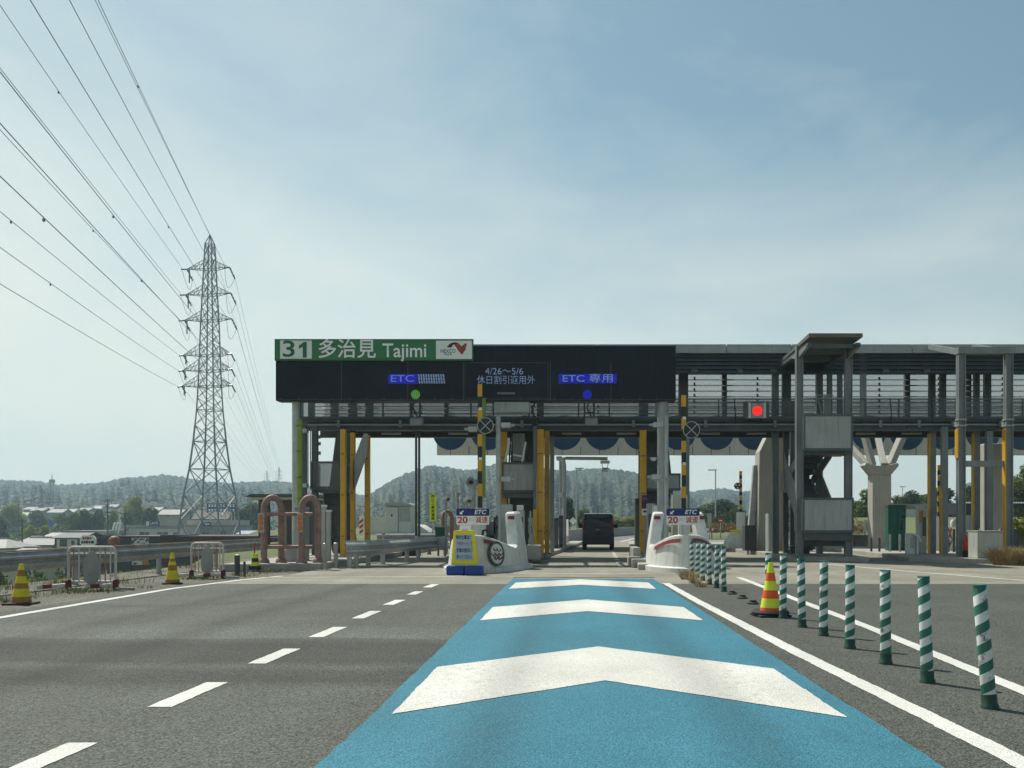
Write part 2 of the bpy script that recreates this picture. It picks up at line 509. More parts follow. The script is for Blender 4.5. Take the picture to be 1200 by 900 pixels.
    if joints:
        fr = N('ShaderNodeMath'); fr.operation = 'PINGPONG'; fr.inputs[1].default_value = 2.25; K(sx.outputs['Y'], fr.inputs[0])
        lt = N('ShaderNodeMath'); lt.operation = 'LESS_THAN'; lt.inputs[1].default_value = 0.03; K(fr.outputs[0], lt.inputs[0])
        mm = N('ShaderNodeMath'); mm.operation = 'MULTIPLY_ADD'; mm.inputs[1].default_value = -0.35; mm.inputs[2].default_value = 1.0; K(lt.outputs[0], mm.inputs[0])
        m7 = N('ShaderNodeMath'); m7.operation = 'MULTIPLY'; K(val, m7.inputs[0]); K(mm.outputs[0], m7.inputs[1]); val = m7.outputs[0]
    vm = N('ShaderNodeVectorMath'); vm.operation = 'SCALE'
    vm.inputs[0].default_value = base
    K(val, vm.inputs['Scale'])
    colo = vm.outputs['Vector']
    if wear:
        # chipped and tyre-worn paint: the asphalt shows through
        nw = N('ShaderNodeTexNoise'); nw.inputs['Scale'].default_value = wscale; nw.inputs['Detail'].default_value = 12; nw.inputs['Roughness'].default_value = 0.75
        K(c.outputs['Object'], nw.inputs['Vector'])
        aw = N('ShaderNodeMath'); aw.operation = 'ADD'; K(nw.outputs['Fac'], aw.inputs[0])
        tr = N('ShaderNodeMath'); tr.operation = 'MULTIPLY_ADD'; tr.inputs[1].default_value = 0.55; tr.inputs[2].default_value = -0.275; K(n4.outputs['Fac'], tr.inputs[0]); K(tr.outputs[0], aw.inputs[1])
        rw = N('ShaderNodeMapRange'); rw.inputs['From Min'].default_value = 0.56; rw.inputs['From Max'].default_value = 0.74; rw.inputs['To Max'].default_value = wear
        K(aw.outputs[0], rw.inputs['Value'])
        mw = N('ShaderNodeMix'); mw.data_type = 'RGBA'; mw.inputs['B'].default_value = wear_col + (1,)
        K(colo, mw.inputs['A']); K(rw.outputs['Result'], mw.inputs['Factor']); colo = mw.outputs['Result']
    K(colo, b.inputs['Base Color'])
    bp = N('ShaderNodeBump'); bp.inputs['Strength'].default_value = 0.8; bp.inputs['Distance'].default_value = bumpd
    K(v.outputs['Distance'], bp.inputs['Height']); bp.invert = True
    K(bp.outputs['Normal'], b.inputs['Normal'])
    return m

asphalt = ground_mat('asphalt', (0.082, 0.088, 0.074), 85, 0.65, 0.16, 0.85, bands=True, bumpd=0.008, tracks=(-4.9,), wear=0.35, wear_col=(0.05, 0.05, 0.043), wscale=0.9)
conc_pave = ground_mat('concrete_paving', (0.225, 0.215, 0.172), 30, 0.16, 0.26, 0.9, joints=True, bumpd=0.003, wear=0.4, wear_col=(0.12, 0.115, 0.095), wscale=0.8)
shoulder_m = ground_mat('dusty_shoulder', (0.125, 0.12, 0.098), 35, 0.5, 0.35, 0.95)
blue_m = ground_mat('blue_coating', (0.034, 0.165, 0.225), 95, 0.30, 0.16, 0.8, bumpd=0.006, tracks=(0.3,), wear=0.45, wear_col=(0.055, 0.105, 0.125), wscale=2.2)
white_line = ground_mat('white_marking', (0.60, 0.595, 0.55), 110, 0.16, 0.14, 0.75, bumpd=0.005, wear=0.75, wscale=14)
chev_white = ground_mat('chevron_paint', (0.57, 0.563, 0.515), 100, 0.18, 0.16, 0.8, bumpd=0.005, tracks=(0.3,), wear=0.6, wear_col=(0.22, 0.22, 0.19), wscale=9)

def soil_mat():
    m = bpy.data.materials.new('terrain_soil'); m.use_nodes = True
    t = m.node_tree; b = t.nodes['Principled BSDF']; b.inputs['Roughness'].default_value = 0.95
    c = t.nodes.new('ShaderNodeTexCoord')
    n = t.nodes.new('ShaderNodeTexNoise'); n.inputs['Scale'].default_value = 0.06; n.inputs['Detail'].default_value = 12; n.inputs['Roughness'].default_value = 0.7
    t.links.new(c.outputs['Object'], n.inputs['Vector'])
    r = t.nodes.new('ShaderNodeValToRGB')
    e = r.color_ramp.elements
    e[0].position = 0.35; e[0].color = (0.045, 0.07, 0.022, 1)
    e[1].position = 0.68; e[1].color = (0.16, 0.13, 0.07, 1)
    e2 = e.new(0.5); e2.color = (0.085, 0.115, 0.035, 1)
    t.links.new(n.outputs['Fac'], r.inputs['Fac']); t.links.new(r.outputs['Color'], b.inputs['Base Color'])
    return m
soil = soil_mat()

def leaf_mat(name, lo, hi):
    m = bpy.data.materials.new(name); m.use_nodes = True
    t = m.node_tree
    b = t.nodes['Principled BSDF']; b.inputs['Roughness'].default_value = 0.6; b.inputs['Specular IOR Level'].default_value = 0.25
    a = t.nodes.new('ShaderNodeAttribute'); a.attribute_name = 'tint'
    mx = t.nodes.new('ShaderNodeMix'); mx.data_type = 'RGBA'
    mx.inputs['A'].default_value = lo + (1,); mx.inputs['B'].default_value = hi + (1,)
    t.links.new(a.outputs['Fac'], mx.inputs['Factor'])
    t.links.new(mx.outputs['Result'], b.inputs['Base Color'])
    tr = t.nodes.new('ShaderNodeBsdfTranslucent'); t.links.new(mx.outputs['Result'], tr.inputs['Color'])
    ms = t.nodes.new('ShaderNodeMixShader'); ms.inputs[0].default_value = 0.42
    out = t.nodes['Material Output']
    t.links.new(b.outputs[0], ms.inputs[1]); t.links.new(tr.outputs[0], ms.inputs[2]); t.links.new(ms.outputs[0], out.inputs['Surface'])
    return m
leaf_dark = leaf_mat('leaf_dark', (0.016, 0.038, 0.010), (0.070, 0.11, 0.018))
leaf_mid = leaf_mat('leaf_mid', (0.038, 0.078, 0.010), (0.15, 0.20, 0.026))
leaf_spring = leaf_mat('leaf_spring', (0.12, 0.16, 0.012), (0.34, 0.36, 0.04))
leaf_hill = leaf_mat('leaf_hill', (0.004, 0.018, 0.012), (0.105, 0.15, 0.052))

def mesh_fn(panel):  # see-through perforated panel
    m = bpy.data.materials.new('perforated_panel'); m.use_nodes = True
    t = m.node_tree; b = t.nodes['Principled BSDF']
    b.inputs['Base Color'].default_value = (0.12, 0.135, 0.135, 1); b.inputs['Roughness'].default_value = 0.6
    b.inputs['Alpha'].default_value = panel
    return m
perf = mesh_fn(0.45)
sheet_pale = mesh_fn(0.35); sheet_pale.name = 'pale_sheet'
sheet_pale.node_tree.nodes['Principled BSDF'].inputs['Base Color'].default_value = (0.55, 0.57, 0.56, 1)
perf_panel = mesh_fn(0.55)

# ------------------------------------------------------------------ ground, roads
def sstep(a, b, x):
    t = np.clip((x-a)/(b-a), 0, 1); return t*t*(3-2*t)
def ground_h(x, y):
    edge = -11.4 - 9*sstep(46, 62, y) - 40*sstep(80, 200, y)
    d = edge - x
    h = -0.06 - 9.0*sstep(0, 15, d)
    # low planted bank right of and beyond the plaza
    h = h + 0.25*sstep(76, 84, y)*sstep(9.5, 11.5, x)*(1-sstep(300, 500, y))
    h = h + 1.6*sstep(20, 27, x)*(1-sstep(300, 500, y))
    return h
def terrain():
    xs = np.concatenate([np.linspace(-1500, -140, 22), np.linspace(-120, 60, 121), np.linspace(75, 1500, 22)])
    ys = np.concatenate([np.linspace(-200, -20, 6), np.linspace(-10, 210, 147), np.linspace(230, 1750, 24)])
    xx, yy = np.meshgrid(xs, ys)
    hh = ground_h(xx, yy)
    v = np.stack([xx, yy, hh], -1).reshape(-1, 3)
    nx, ny = len(xs), len(ys)
    f = [(j*nx+i, j*nx+i+1, (j+1)*nx+i+1, (j+1)*nx+i) for j in range(ny-1) for i in range(nx-1)]
    mb = MB(); mb.add(v.tolist(), f)
    o = mb.build('ground', soil, smooth=True)
    o['kind'] = 'structure'
terrain()

def ragged(poly, amp, step=0.05):
    rr = random.Random(len(poly)*31 + int(abs(poly[0][0]*97)))
    out = []
    n = len(poly)
    for i in range(n):
        a = Vector(poly[i][:2]); b = Vector(poly[(i+1) % n][:2]); l = (b-a).length
        k = max(1, min(160, int(l/step)))
        nv = Vector((-(b-a).y, (b-a).x)); nv = nv/max(nv.length, 1e-6)
        ph = rr.uniform(0, 6)
        for j in range(k):
            d = 0 if j == 0 else amp*(rr.gauss(0, 0.6) + 0.7*math.sin(ph + j*0.37))
            out.append(tuple(a.lerp(b, j/k) + nv*d))
    return out
def sheet(name, poly, z, mat, sub=None):
    if mat.name in ('white_marking', 'chevron_paint', 'blue_coating'): poly = ragged(poly, 0.004 if mat.name != 'blue_coating' else 0.006)
    mb = MB()
    mb.add([(p[0], p[1], z) for p in poly], [tuple(range(len(poly)))])
    o = mb.build(name, mat)
    if o.data.polygons[0].normal.z < 0: o.data.flip_normals()
    o['kind'] = 'structure'
    return o
sheet('shoulder', [(-11.2, -8), (-6.9, -8), (-6.4, 46), (-11.2, 46)], -0.030, shoulder_m)
sheet('asphalt_road', [(-7.75, -8), (22, -8), (22, 19.3), (-7.2, 19.3), (-7.75, 16)], 0.0, asphalt)
sheet('concrete_plaza', [(-7.05, 19.3), (22, 19.3), (24, 72), (-9.0, 72), (-6.6, 26), (-6.6, 22.2)], 0.0, conc_pave)
sheet('concrete_plaza', [(4, 72), (24, 72), (30, 96), (8, 96)], 0.002, conc_pave)
ROAD = ground_mat('far_asphalt', (0.15, 0.15, 0.135), 20, 0.2, 0.15, 0.9, bumpd=0.004)
sheet('far_road', [(-4, 72), (15, 72), (22, 120), (70, 210), (40, 210), (8, 120)], 0.004, ROAD)
sheet('blue_lane', [(-1.25, -6), (1.86, -6), (1.83, 21.1), (-1.23, 21.1)], 0.004, blue_m)
for k, pts in enumerate([
    [(459,838),(512.5,782.5),(701,758.4),(906.4,784.5),(992.5,842),(709.7,798.5)],
    [(562.5,727.5),(577.5,712),(687.5,703),(801,712),(823.7,727.5),(689,716.7)],
    [(596,690.5),(604.5,683),(678.7,679.2),(760,683),(768.7,690.5),(681,685.7)]]):
    sheet('chevron_marking', [G(*p)[:2] for p in pts], 0.008, chev_white)
for (ya, yb) in [(900,871),(829,800),(778,760.5),(747,735),(725,716.2),(709,703.2),(697,693.2),(688.5,684.8)]:
    Y0 = HC*F/(ya-VY); Y1 = HC*F/(yb-VY)
    if ya == 900: Y0 = Y1 - 1.03
    sheet('dashed_line', [(-2.76, Y0), (-2.60, Y0), (-2.58, Y1), (-2.74, Y1)], 0.004, white_line)
sheet('dashed_line', [(-2.76, 2.2), (-2.60, 2.2), (-2.60, 3.2), (-2.76, 3.2)], 0.004, white_line)
def strip(name, pts, w, z=0.004):
    l = []; r = []
    for i, p in enumerate(pts):
        a = Vector(pts[max(i-1,0)]); b = Vector(pts[min(i+1,len(pts)-1)])
        t = (b-a).normalized(); n = Vector((-t.y, t.x))
        l.append(Vector(p)+n*w/2); r.append(Vector(p)-n*w/2)
    return sheet(name, [q[:] for q in l] + [q[:] for q in reversed(r)], z, white_line)
strip('edge_line', [(-7.28, -4), (-7.28, 12.3), (-7.36, 17.8), (-7.02, 20.6), (-6.6, 22.2)], 0.15)
strip('edge_line', [(2.36, -4), (2.27, 4.9), (2.12, 9.2), (1.99, 15), (1.95, 19.5)], 0.15)
strip('edge_line', [(2.9, -4), (3.26, 6.9), (3.46, 10.8), (3.80, 21.6)], 0.14)
strip('edge_line', [(12.2, 12), (9.6, 20.5), (8.55, 24.5), (7.6, 29)], 0.12)
for a, b in [((-1.6, 23.2), (1.9, 23.2)), ((-6.8, 21.6), (-2.6, 21.9))]:
    strip('stop_line', [a, b], 0.10)
# sealed cracks in the asphalt
crack_m = ground_mat('crack_seal', (0.028, 0.028, 0.027), 60, 0.3, 0.2, 0.6, bumpd=0.003)
for pts in ([(-7.2, 14.2), (-6.1, 14.0), (-5.2, 14.6), (-4.4, 15.6), (-3.3, 16.2), (-2.4, 17.6)],):
    q = []
    for (ax, ay), (bx, by) in zip(pts[:-1], pts[1:]):
        for k in range(6): q.append((ax+(bx-ax)*k/6+random.gauss(0, .03), ay+(by-ay)*k/6+random.gauss(0, .03)))
    q.append(pts[-1])
    l = []; r = []
    for i, p in enumerate(q):
        a = Vector(q[max(i-1,0)]); b = Vector(q[min(i+1,len(q)-1)]); tv = (b-a).normalized(); nv = Vector((-tv.y, tv.x)); w_ = random.uniform(.006, .016)
        l.append(Vector(p)+nv*w_); r.append(Vector(p)-nv*w_)
    mb = MB(); k = len(q)
    mb.add([(v.x, v.y, 0.0035) for v in l+r], [(i, i+1, k+i+1, k+i) for i in range(k-1)])
    o = mb.build('crack_seal', crack_m); o['kind'] = 'structure'
    if o.data.polygons[0].normal.z < 0: o.data.flip_normals()
# drain channel across the lane
mb = MB(); mb.box(-1.25, 1.9, 21.5, 21.78, -0.05, 0.008)
dr = mb.build('road_drain', conc_dark); dr['kind'] = 'structure'
for k in range(7):
    y = 27 + k*2.4
    x0 = 1.45 + (y-27)*0.03
    strip('lane_marking', [(x0, y), (x0+0.03, y+1.1)], 0.14)
strip('edge_line', [(3.4, 64), (6.2, 86), (12, 118)], 0.2, 0.012)
strip('edge_line', [(9.3, 76), (13, 98), (20, 128)], 0.2, 0.012)
strip('edge_line', [(14.6, 58), (14.2, 74)], 0.2, 0.012)

# ================================================================== LARGE STRUCTURE
# ------------------------------------------------------------------ walkway bridge over the lanes
YF, YR = 34.0, 36.6
GX0, GX1 = X(352, YF), 21.0
zroof, zdeck, zbeam = Z(405, YF), Z(489, YF), Z(505, YF)
def px_f(px): return X(px, YF)
gantry = thing('toll_walkway', 'dark grey steel walkway bridge with louvred walls spanning all the toll lanes', 'walkway bridge', ((GX0+GX1)/2, 35.2, zbeam))
mb = MB()
for x0, x1 in [(GX0, px_f(520)), (px_f(520), px_f(700)), (px_f(700), px_f(850)), (px_f(850), px_f(926)), (px_f(926), px_f(1066)), (px_f(1066), px_f(1137)), (px_f(1137), px_f(1240)), (px_f(1240), GX1)]:
    mb.box(x0+0.012, x1-0.012, YF-0.25, YF-0.19, Z(415, YF), zroof)
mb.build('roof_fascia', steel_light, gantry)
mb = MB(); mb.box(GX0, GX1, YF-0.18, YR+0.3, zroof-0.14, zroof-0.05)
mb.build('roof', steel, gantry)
# upper louvre band
mb = MB()
z0, z1 = Z(437.5, YF), Z(415, YF)
for i in range(5):
    zz = z0 + (z1-z0)*i/5
    mb.prism([(YF-0.12, zz), (YF-0.08, zz+0.02), (YF+0.05, zz+(z1-z0)/5-0.01), (YF+0.0, zz+(z1-z0)/5)], 'x', GX0+0.05, GX1)
mb.box(GX0+0.05, GX1, YF+0.06, YF+0.09, z0, z1)
mb.build('upper_louvre', steel, gantry)
# rear wall of thin slats, sky shows between them
mb = MB()
zt = Z(430, YR); zb = Z(492, YR)
zz = zb
while zz < zt:
    mb.prism([(YR, zz), (YR+0.01, zz-0.008), (YR+0.09, zz+0.035), (YR+0.08, zz+0.05)], 'x', GX0+0.1, GX1)
    zz += 0.215
for px in (493, 561, 623, 701, 814, 888, 1031, 1101, 1176, 1240):
    xx = X(px, YR)
    zz = zb
    while zz < zt:
        mb.box(xx-0.03, xx+0.03, YR+0.03, YR+0.11, zz+0.05, zz+0.13, 1); zz += 0.215
mb.build('rear_louvre', [steel_light, steel], gantry)
mb = MB(); mb.box(GX0+0.15, GX1, YR+0.14, YR+0.15, zb, zt)
mb.build('light_panel', sheet_pale, gantry)
for a, b, y in [(347.5,353,YF),(360,367,YR),(386,395,YR),(407,417,YR),(427,436,YR),(520,525,YR),(629,637,YR),(749,760,YR),(796,807,35),(847,852.5,YR),(918,928,35),(1062,1068,YR),(1091,1098,35.5),(1104,1110.5,35.5),(1134,1140,YR),(1144,1150,35.5),(1156,1163.5,35.5),(1215,1222,YR)]:
    mb = MB(); mb.box(X(a,y), X(b,y), y+0.12, y+0.30, zdeck-0.05, zroof-0.15)
    mb.build('column', steel, gantry)
# deck, beams
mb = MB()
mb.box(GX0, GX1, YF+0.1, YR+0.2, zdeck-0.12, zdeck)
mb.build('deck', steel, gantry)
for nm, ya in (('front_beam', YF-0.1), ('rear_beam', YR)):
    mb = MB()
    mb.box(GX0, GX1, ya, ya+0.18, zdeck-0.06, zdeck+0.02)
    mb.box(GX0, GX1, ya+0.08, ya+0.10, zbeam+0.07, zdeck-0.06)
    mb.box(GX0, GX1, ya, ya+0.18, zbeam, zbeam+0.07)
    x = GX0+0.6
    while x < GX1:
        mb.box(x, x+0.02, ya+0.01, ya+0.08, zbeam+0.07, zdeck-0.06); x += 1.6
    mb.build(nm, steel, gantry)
mb = MB()
zh = Z(467, YF)
mb.box(GX0, GX1, YF-0.06, YF, zh-0.05, zh)
for px in (352, 449, 483, 552, 578, 620, 678, 714, 780, 842, 917, 1014, 1053, 1088, 1120, 1160, 1198, 1240):
    mb.box(px_f(px)-0.025, px_f(px)+0.025, YF-0.05, YF-0.01, zdeck, zh-0.05)
mb.build('handrail', steel, gantry)
mb = MB(); mb.box(GX0, GX1, YF+0.01, YF+0.022, zdeck+0.03, zh-0.06)
mb.build('mesh_infill', perf, gantry)
# infill of dense louvre behind the lower rail
mb = MB()
zz = zdeck+0.05
while zz < zh-0.05:
    mb.box(GX0+0.1, GX1, YF+0.6, YF+0.63, zz, zz+0.022); zz += 0.13
mb.build('toe_slats', steel_mid, gantry)
for a, b in [(350, 352), (768, 772), (1008, 1012)]:
    mb = MB(); mb.box(X(a,YF), X(b,YF)+0.1, YF-0.02, YF+0.05, zdeck, z1)
    mb.build('cable_conduit', steel_mid, gantry)

# pipes, cable trays and lamps along the walkway
for dz, r_, mt in ((0.20, 0.03, steel_light), (0.29, 0.022, black_paint)):
    mb = MB(); mb.tube([(GX0+0.3, YF-0.15, zbeam+dz), (px_f(640), YF-0.15, zbeam+dz), (px_f(900), YF-0.15, zbeam+dz+0.01), (GX1, YF-0.15, zbeam+dz)], r_, 8); mb.build('conduit', mt, gantry, smooth=True)
for px in (398, 470, 612, 742, 826, 907, 1030, 1075, 1120, 1172):
    mb = MB(); mb.box(px_f(px)-0.05, px_f(px)+0.05, YF-0.2, YF-0.105, zbeam+0.12, zbeam+0.36); mb.build('clamp', steel_mid, gantry)
for px in (455, 535, 670, 735, 835, 890, 1020, 1075):
    mb = MB(); mb.box(px_f(px)-0.35, px_f(px)+0.35, YF+0.5, YF+0.62, zbeam-0.07, zbeam-0.005); mb.build('tube_lamp', steel_light, gantry, bevel=0.01)
for px in (860, 1042, 1090):
    mb = MB(); mb.tube([(px_f(px), YF-0.1, zh), (px_f(px)+0.04, YF-0.13, zdeck), (px_f(px)+0.02, YF-0.15, zbeam+0.2)], 0.02, 6); mb.build('cable', black_paint, gantry, smooth=True)
for px in (813, 866, 905, 1036, 1084):
    mb = MB(); mb.cbox((px_f(px), YF-0.16, Z(436,YF)), 0.22, 0.14, 0.12); mb.build('junction_box', steel, gantry, bevel=0.01)
# ------------------------------------------------------------------ overhead sign
YS = 30.0
board = thing('overhead_sign', 'long black overhead sign with a green place name panel and lit lettering', 'overhead sign', (X(557, YS), YS, Z(470, YS)))
mb = MB(); mb.box(X(323,YS), X(792,YS), YS, YS+0.55, Z(469.5,YS), Z(405.5,YS))
mb.build('board', sign_black, board, bevel=0.012)
mb = MB(); mb.box(X(322.5,YS), X(792.5,YS), YS+0.02, YS+0.57, Z(405.5,YS), Z(404.6,YS))
mb.build('top_edge', sign_edge, board)
mb = MB(); mb.box(X(323,YS), X(555,YS), YS-0.10, YS-0.004, Z(423.2,YS), Z(398,YS))
gp = mb.build('place_panel', green_sign, board)
mb = MB()
x0,x1,z0,z1 = X(323,YS), X(555,YS), Z(423.2,YS), Z(398,YS)
for q in [(x0,x1,z1-0.035,z1-0.005),(x0,x1,z0+0.005,z0+0.035),(x0+0.005,x0+0.03,z0+0.036,z1-0.036),(x1-0.03,x1-0.005,z0+0.036,z1-0.036)]:
    mb.box(q[0], q[1], YS-0.112, YS-0.10, q[2], q[3])
mb.build('border', M('panel_border', (0.03, 0.12, 0.05), 0.5), gp)
mb = MB(); mb.box(X(329.5,YS), X(366.5,YS), YS-0.112, YS-0.101, Z(421,YS), Z(399.8,YS))
mb.build('number_field', white_sign, gp)
yt = YS-0.116
gl = M('green_letter', (0.018, 0.12, 0.05), 0.5)
text('3', 'number', gl, gp, X(339.8,YS), yt, Z(410.6,YS), 0.70, bold=0.012, fit=0.37)
mb = MB(); mb.prism([(X(a,YS), Z(b,YS)) for a, b in [(356,419.8),(360.6,419.8),(360.6,401.6),(357.2,401.6),(351.4,406),(351.4,409.6),(356,407.2)]], 'y', yt-0.002, yt+0.003); mb.build('number', gl, gp)
text('多治見', 'place_name', letter_white, gp, X(407.5,YS), yt, Z(411,YS), 0.62, bold=0.012, fit=1.78)
text('Tajimi', 'roman_name', letter_white, gp, X(475,YS), yt, Z(412.2,YS), 0.60, bold=0.012, fit=1.36)
mb = MB(); mb.box(X(511.5,YS), X(553.5,YS), YS-0.112, YS-0.101, Z(421.3,YS), Z(400,YS))
mb.build('logo_field', white_sign, gp)
text('NEXCO', 'logo_word', letter_black, gp, X(525.5,YS), yt, Z(412.4,YS), 0.17, bold=0.004, fit=0.46)
text('中日本', 'logo_subword', letter_black, gp, X(525.5,YS), yt, Z(416.2,YS), 0.085, bold=0.01)
def logo_poly(pts, mat, nm):
    mb = MB(); mb.prism([(X(a,YS), Z(b,YS)) for a, b in pts], 'y', yt-0.002, yt+0.003); mb.build(nm, mat, gp)
logo_poly([(524,408),(528,403.2),(533,402),(536.5,402.6),(531,405.2),(529.5,408)], letter_black, 'logo_black_stroke')
logo_poly([(533.5,402),(537,402.3),(541.5,406.6),(545,403.5),(547.5,403.3),(546,410.5),(541.8,416.7),(537,411),(532.5,404)], logo_red, 'logo_red_stroke')
# lit panels
def lit(name, a, b, c, d, mat):
    mb = MB(); mb.box(X(a,YS), X(b,YS), YS-0.012, YS-0.003, Z(d,YS), Z(c,YS)); return mb.build(name, mat, board)
lit('lit_field', 455, 489, 438.3, 449.8, led_blue)
text('ETC', 'lit_text', M('led_dim', (0.10,0.14,0.45), 0.5, emit=0.5), board, X(471.5,YS), YS-0.016, Z(444,YS), 0.30, fit=0.72, bold=0.004)
mb = MB()
for i in range(11):
    a = 489.5 + i*2.9
    for j in range(3):
        zc0 = 438.6+j*3.8
        mb.prism([(X(a+0.4*j,YS), Z(zc0,YS)), (X(a+1.7+0.4*j,YS), Z(zc0,YS)), (X(a+2.5+0.4*j,YS), Z(zc0+3.2,YS)), (X(a+0.8+0.4*j,YS), Z(zc0+3.2,YS))], 'y', YS-0.012, YS-0.003)
mb.build('lit_stripes', led_ghost, board)
lit('lit_field', 654.5, 722.5, 438.2, 449.3, led_blue)
text('ETC 専用', 'lit_text', led_ghost, board, X(689,YS), YS-0.016, Z(443.9,YS), 0.29, fit=1.55, bold=0.002)
text('4/26〜5/6', 'lit_text', led_ghost, board, X(591,YS), YS-0.010, Z(435.5,YS), 0.29, fit=1.18, bold=-0.004)
text('休日割引適用外', 'lit_text', led_ghost, board, X(593,YS), YS-0.010, Z(446,YS), 0.29, fit=1.80, bold=-0.004)
mb = MB(); mb.box(X(582.5,YS), X(603.5,YS), YS-0.012, YS-0.003, Z(462,YS), Z(459.8,YS)); mb.build('status_bar', M('status_bar', (0.13,0.135,0.15), 0.5), board)
mb = MB(); mb.disc((X(487,YS), YS-0.014, Z(462.3,YS)), 0.14, 0.010); g = mb.build('lane_lamp', led_green, board)
mb = MB()
for i in range(4): mb.cbox((X(487,YS)-0.10+i*0.065, YS-0.017, Z(462.3,YS)), 0.014, 0.004, 0.27, rx=0, ry=0.25)
mb.build('lamp_slats', black_paint, g)
mb = MB(); mb.disc((X(688.3,YS), YS-0.014, Z(462.3,YS)), 0.145, 0.010); mb.build('lane_lamp', led_blue, board)
# faint frame of the middle text panel
mb = MB()
for q in [(545,642,424.6,425.4),(545,642,466,466.7),(544.3,545,424.6,466.7),(642,642.7,424.6,466.7)]:
    mb.box(X(q[0],YS), X(q[1],YS), YS-0.008, YS-0.002, Z(q[3],YS), Z(q[2],YS))
mb.build('panel_frame', M('panel_frame_dark', (0.035,0.04,0.045), 0.5), board)
mb = MB()
for px in (400, 478, 543, 645, 716):
    mb.box(X(px,YS)-0.006, X(px,YS)+0.006, YS-0.004, YS-0.0015, Z(469,YS), Z(424,YS))
mb.box(X(324,YS), X(791,YS), YS-0.004, YS-0.0015, Z(468.6,YS), Z(468.2,YS))
mb.build('panel_seams', sign_edge, board)
mb = MB()
for px in range(330, 790, 20):
    mb.cbox((X(px,YS), YS-0.005, Z(467,YS)), 0.03, 0.01, 0.03)
mb.build('bolts', sign_edge, board)
# supports of the board
for a, b, zb_, m_ in [(338.5, 347.5, 0.15, galv), (771.5, 784.5, 0.15, steel_light)]:
    mb = MB()
    xc = (X(a,YS)+X(b,YS))/2; r = (X(b,YS)-X(a,YS))/2
    mb.tube([(xc, YS+0.35, zb_), (xc, YS+0.35, Z(420,YS))], r, 14)
    mb.box(xc-0.3, xc+0.3, YS+0.08, YS+0.62, zb_, zb_+0.04)
    mb.build('support_pole', m_, board, smooth=True)
mb = MB()
for px in (420, 500, 580, 620, 720):
    mb.box(X(px,YS)-0.05, X(px,YS)+0.05, YS+0.57, YF-0.26, Z(425,YS), Z(422,YS))
mb.build('tie_beam', steel, board)
mb = MB(); mb.box(X(579,YS), X(620,YS), YS+0.1, YS+0.5, Z(482,YS), Z(470.2,YS)); mb.build('junction_box', panel_grey, board, bevel=0.01)

# red cross signal of the closed lane
YL = 33.3
sig = thing('lane_signal', 'square black lane signal with a lit red disc hung on the walkway', 'lane signal', (X(887,YL), YL, Z(482,YL)))
mb = MB(); mb.box(X(872.5,YL), X(901.5,YL), YL, YL+0.25, Z(490.5,YL), Z(470.5,YL)); mb.build('housing', steel, sig, bevel=0.01)
mb = MB()
mb.box(X(877,YL), X(880,YL), YL-0.02, YL-0.004, Z(490,YL), Z(472,YL)); mb.box(X(894.5,YL), X(897.5,YL), YL-0.02, YL-0.004, Z(490,YL), Z(472,YL))
mb.build('side_strips', white_box, sig)
mb = MB(); mb.box(X(880.5,YL), X(894,YL), YL-0.03, YL-0.004, Z(490,YL), Z(472.5,YL)); mb.build('lamp_face', panel_grey, sig)
mb = MB(); mb.disc((X(887.3,YL), YL-0.045, Z(481.5,YL)), 0.165, 0.02, 28); mb.build('red_lamp', led_red, sig)

# antenna units hanging below the board
for px, lab in [(487, 'grey antenna unit on a hanging bracket below the green lamp of the black sign'), (691, 'grey antenna unit hanging below the blue lamp of the black sign')]:
    y = 33.0
    t = thing('lane_antenna', lab, 'antenna', (X(px,y), y, Z(495,y)), 'lane antennas under the sign')
    mb = MB()
    for d in (-6, 5): mb.box(X(px+d,y)-0.03, X(px+d,y)+0.03, y, y+0.06, Z(497,y), Z(468,y))
    mb.box(X(px-6,y), X(px+5,y), y+0.01, y+0.05, Z(484,y), Z(482.5,y))
    mb.build('bracket', steel, t)
    mb = MB(); mb.cbox((X(px+2,y), y-0.1, Z(494,y)), 0.42, 0.3, 0.2, rx=0.35); mb.build('antenna_box', panel_grey, t, bevel=0.02)
    mb = MB(); mb.tube([(X(px-1,y), y-0.03, Z(470,y)), (X(px-3,y), y-0.05, Z(478,y)), (X(px+1,y), y-0.05, Z(486,y)), (X(px+3,y), y-0.05, Z(492,y))], 0.022, 6); mb.build('cable', black_paint, t)
for px, py in [(488,496),]:
    pass
t = thing('cable_loop', 'black cable looped down the walkway beside the junction box', 'cable', (X(628,33), 33, Z(495,33)))
mb = MB(); mb.tube([P(628,470,33), P(624,478,33), P(625,487,33), P(631,491,33), P(630,497,33), P(625,498,33)], 0.035, 6)
mb.build('cable', black_paint, t, smooth=True)
mb = MB(); mb.cbox(P(627,499,33), 0.2, 0.15, 0.14); mb.build('connector', black_paint, t)

# thin twin pipe hanging from walkway down to the left lane edge
t = thing('twin_pole', 'pair of thin dark poles rising from the guardrail to the walkway', 'pole', (X(489,34), 34, 0))
for px in (487.6, 491.2):
    mb = MB(); mb.tube([P(px, 628, 34.2), P(px, 506, 34.2)], 0.042, 8); mb.build('pole', steel, t, smooth=True)

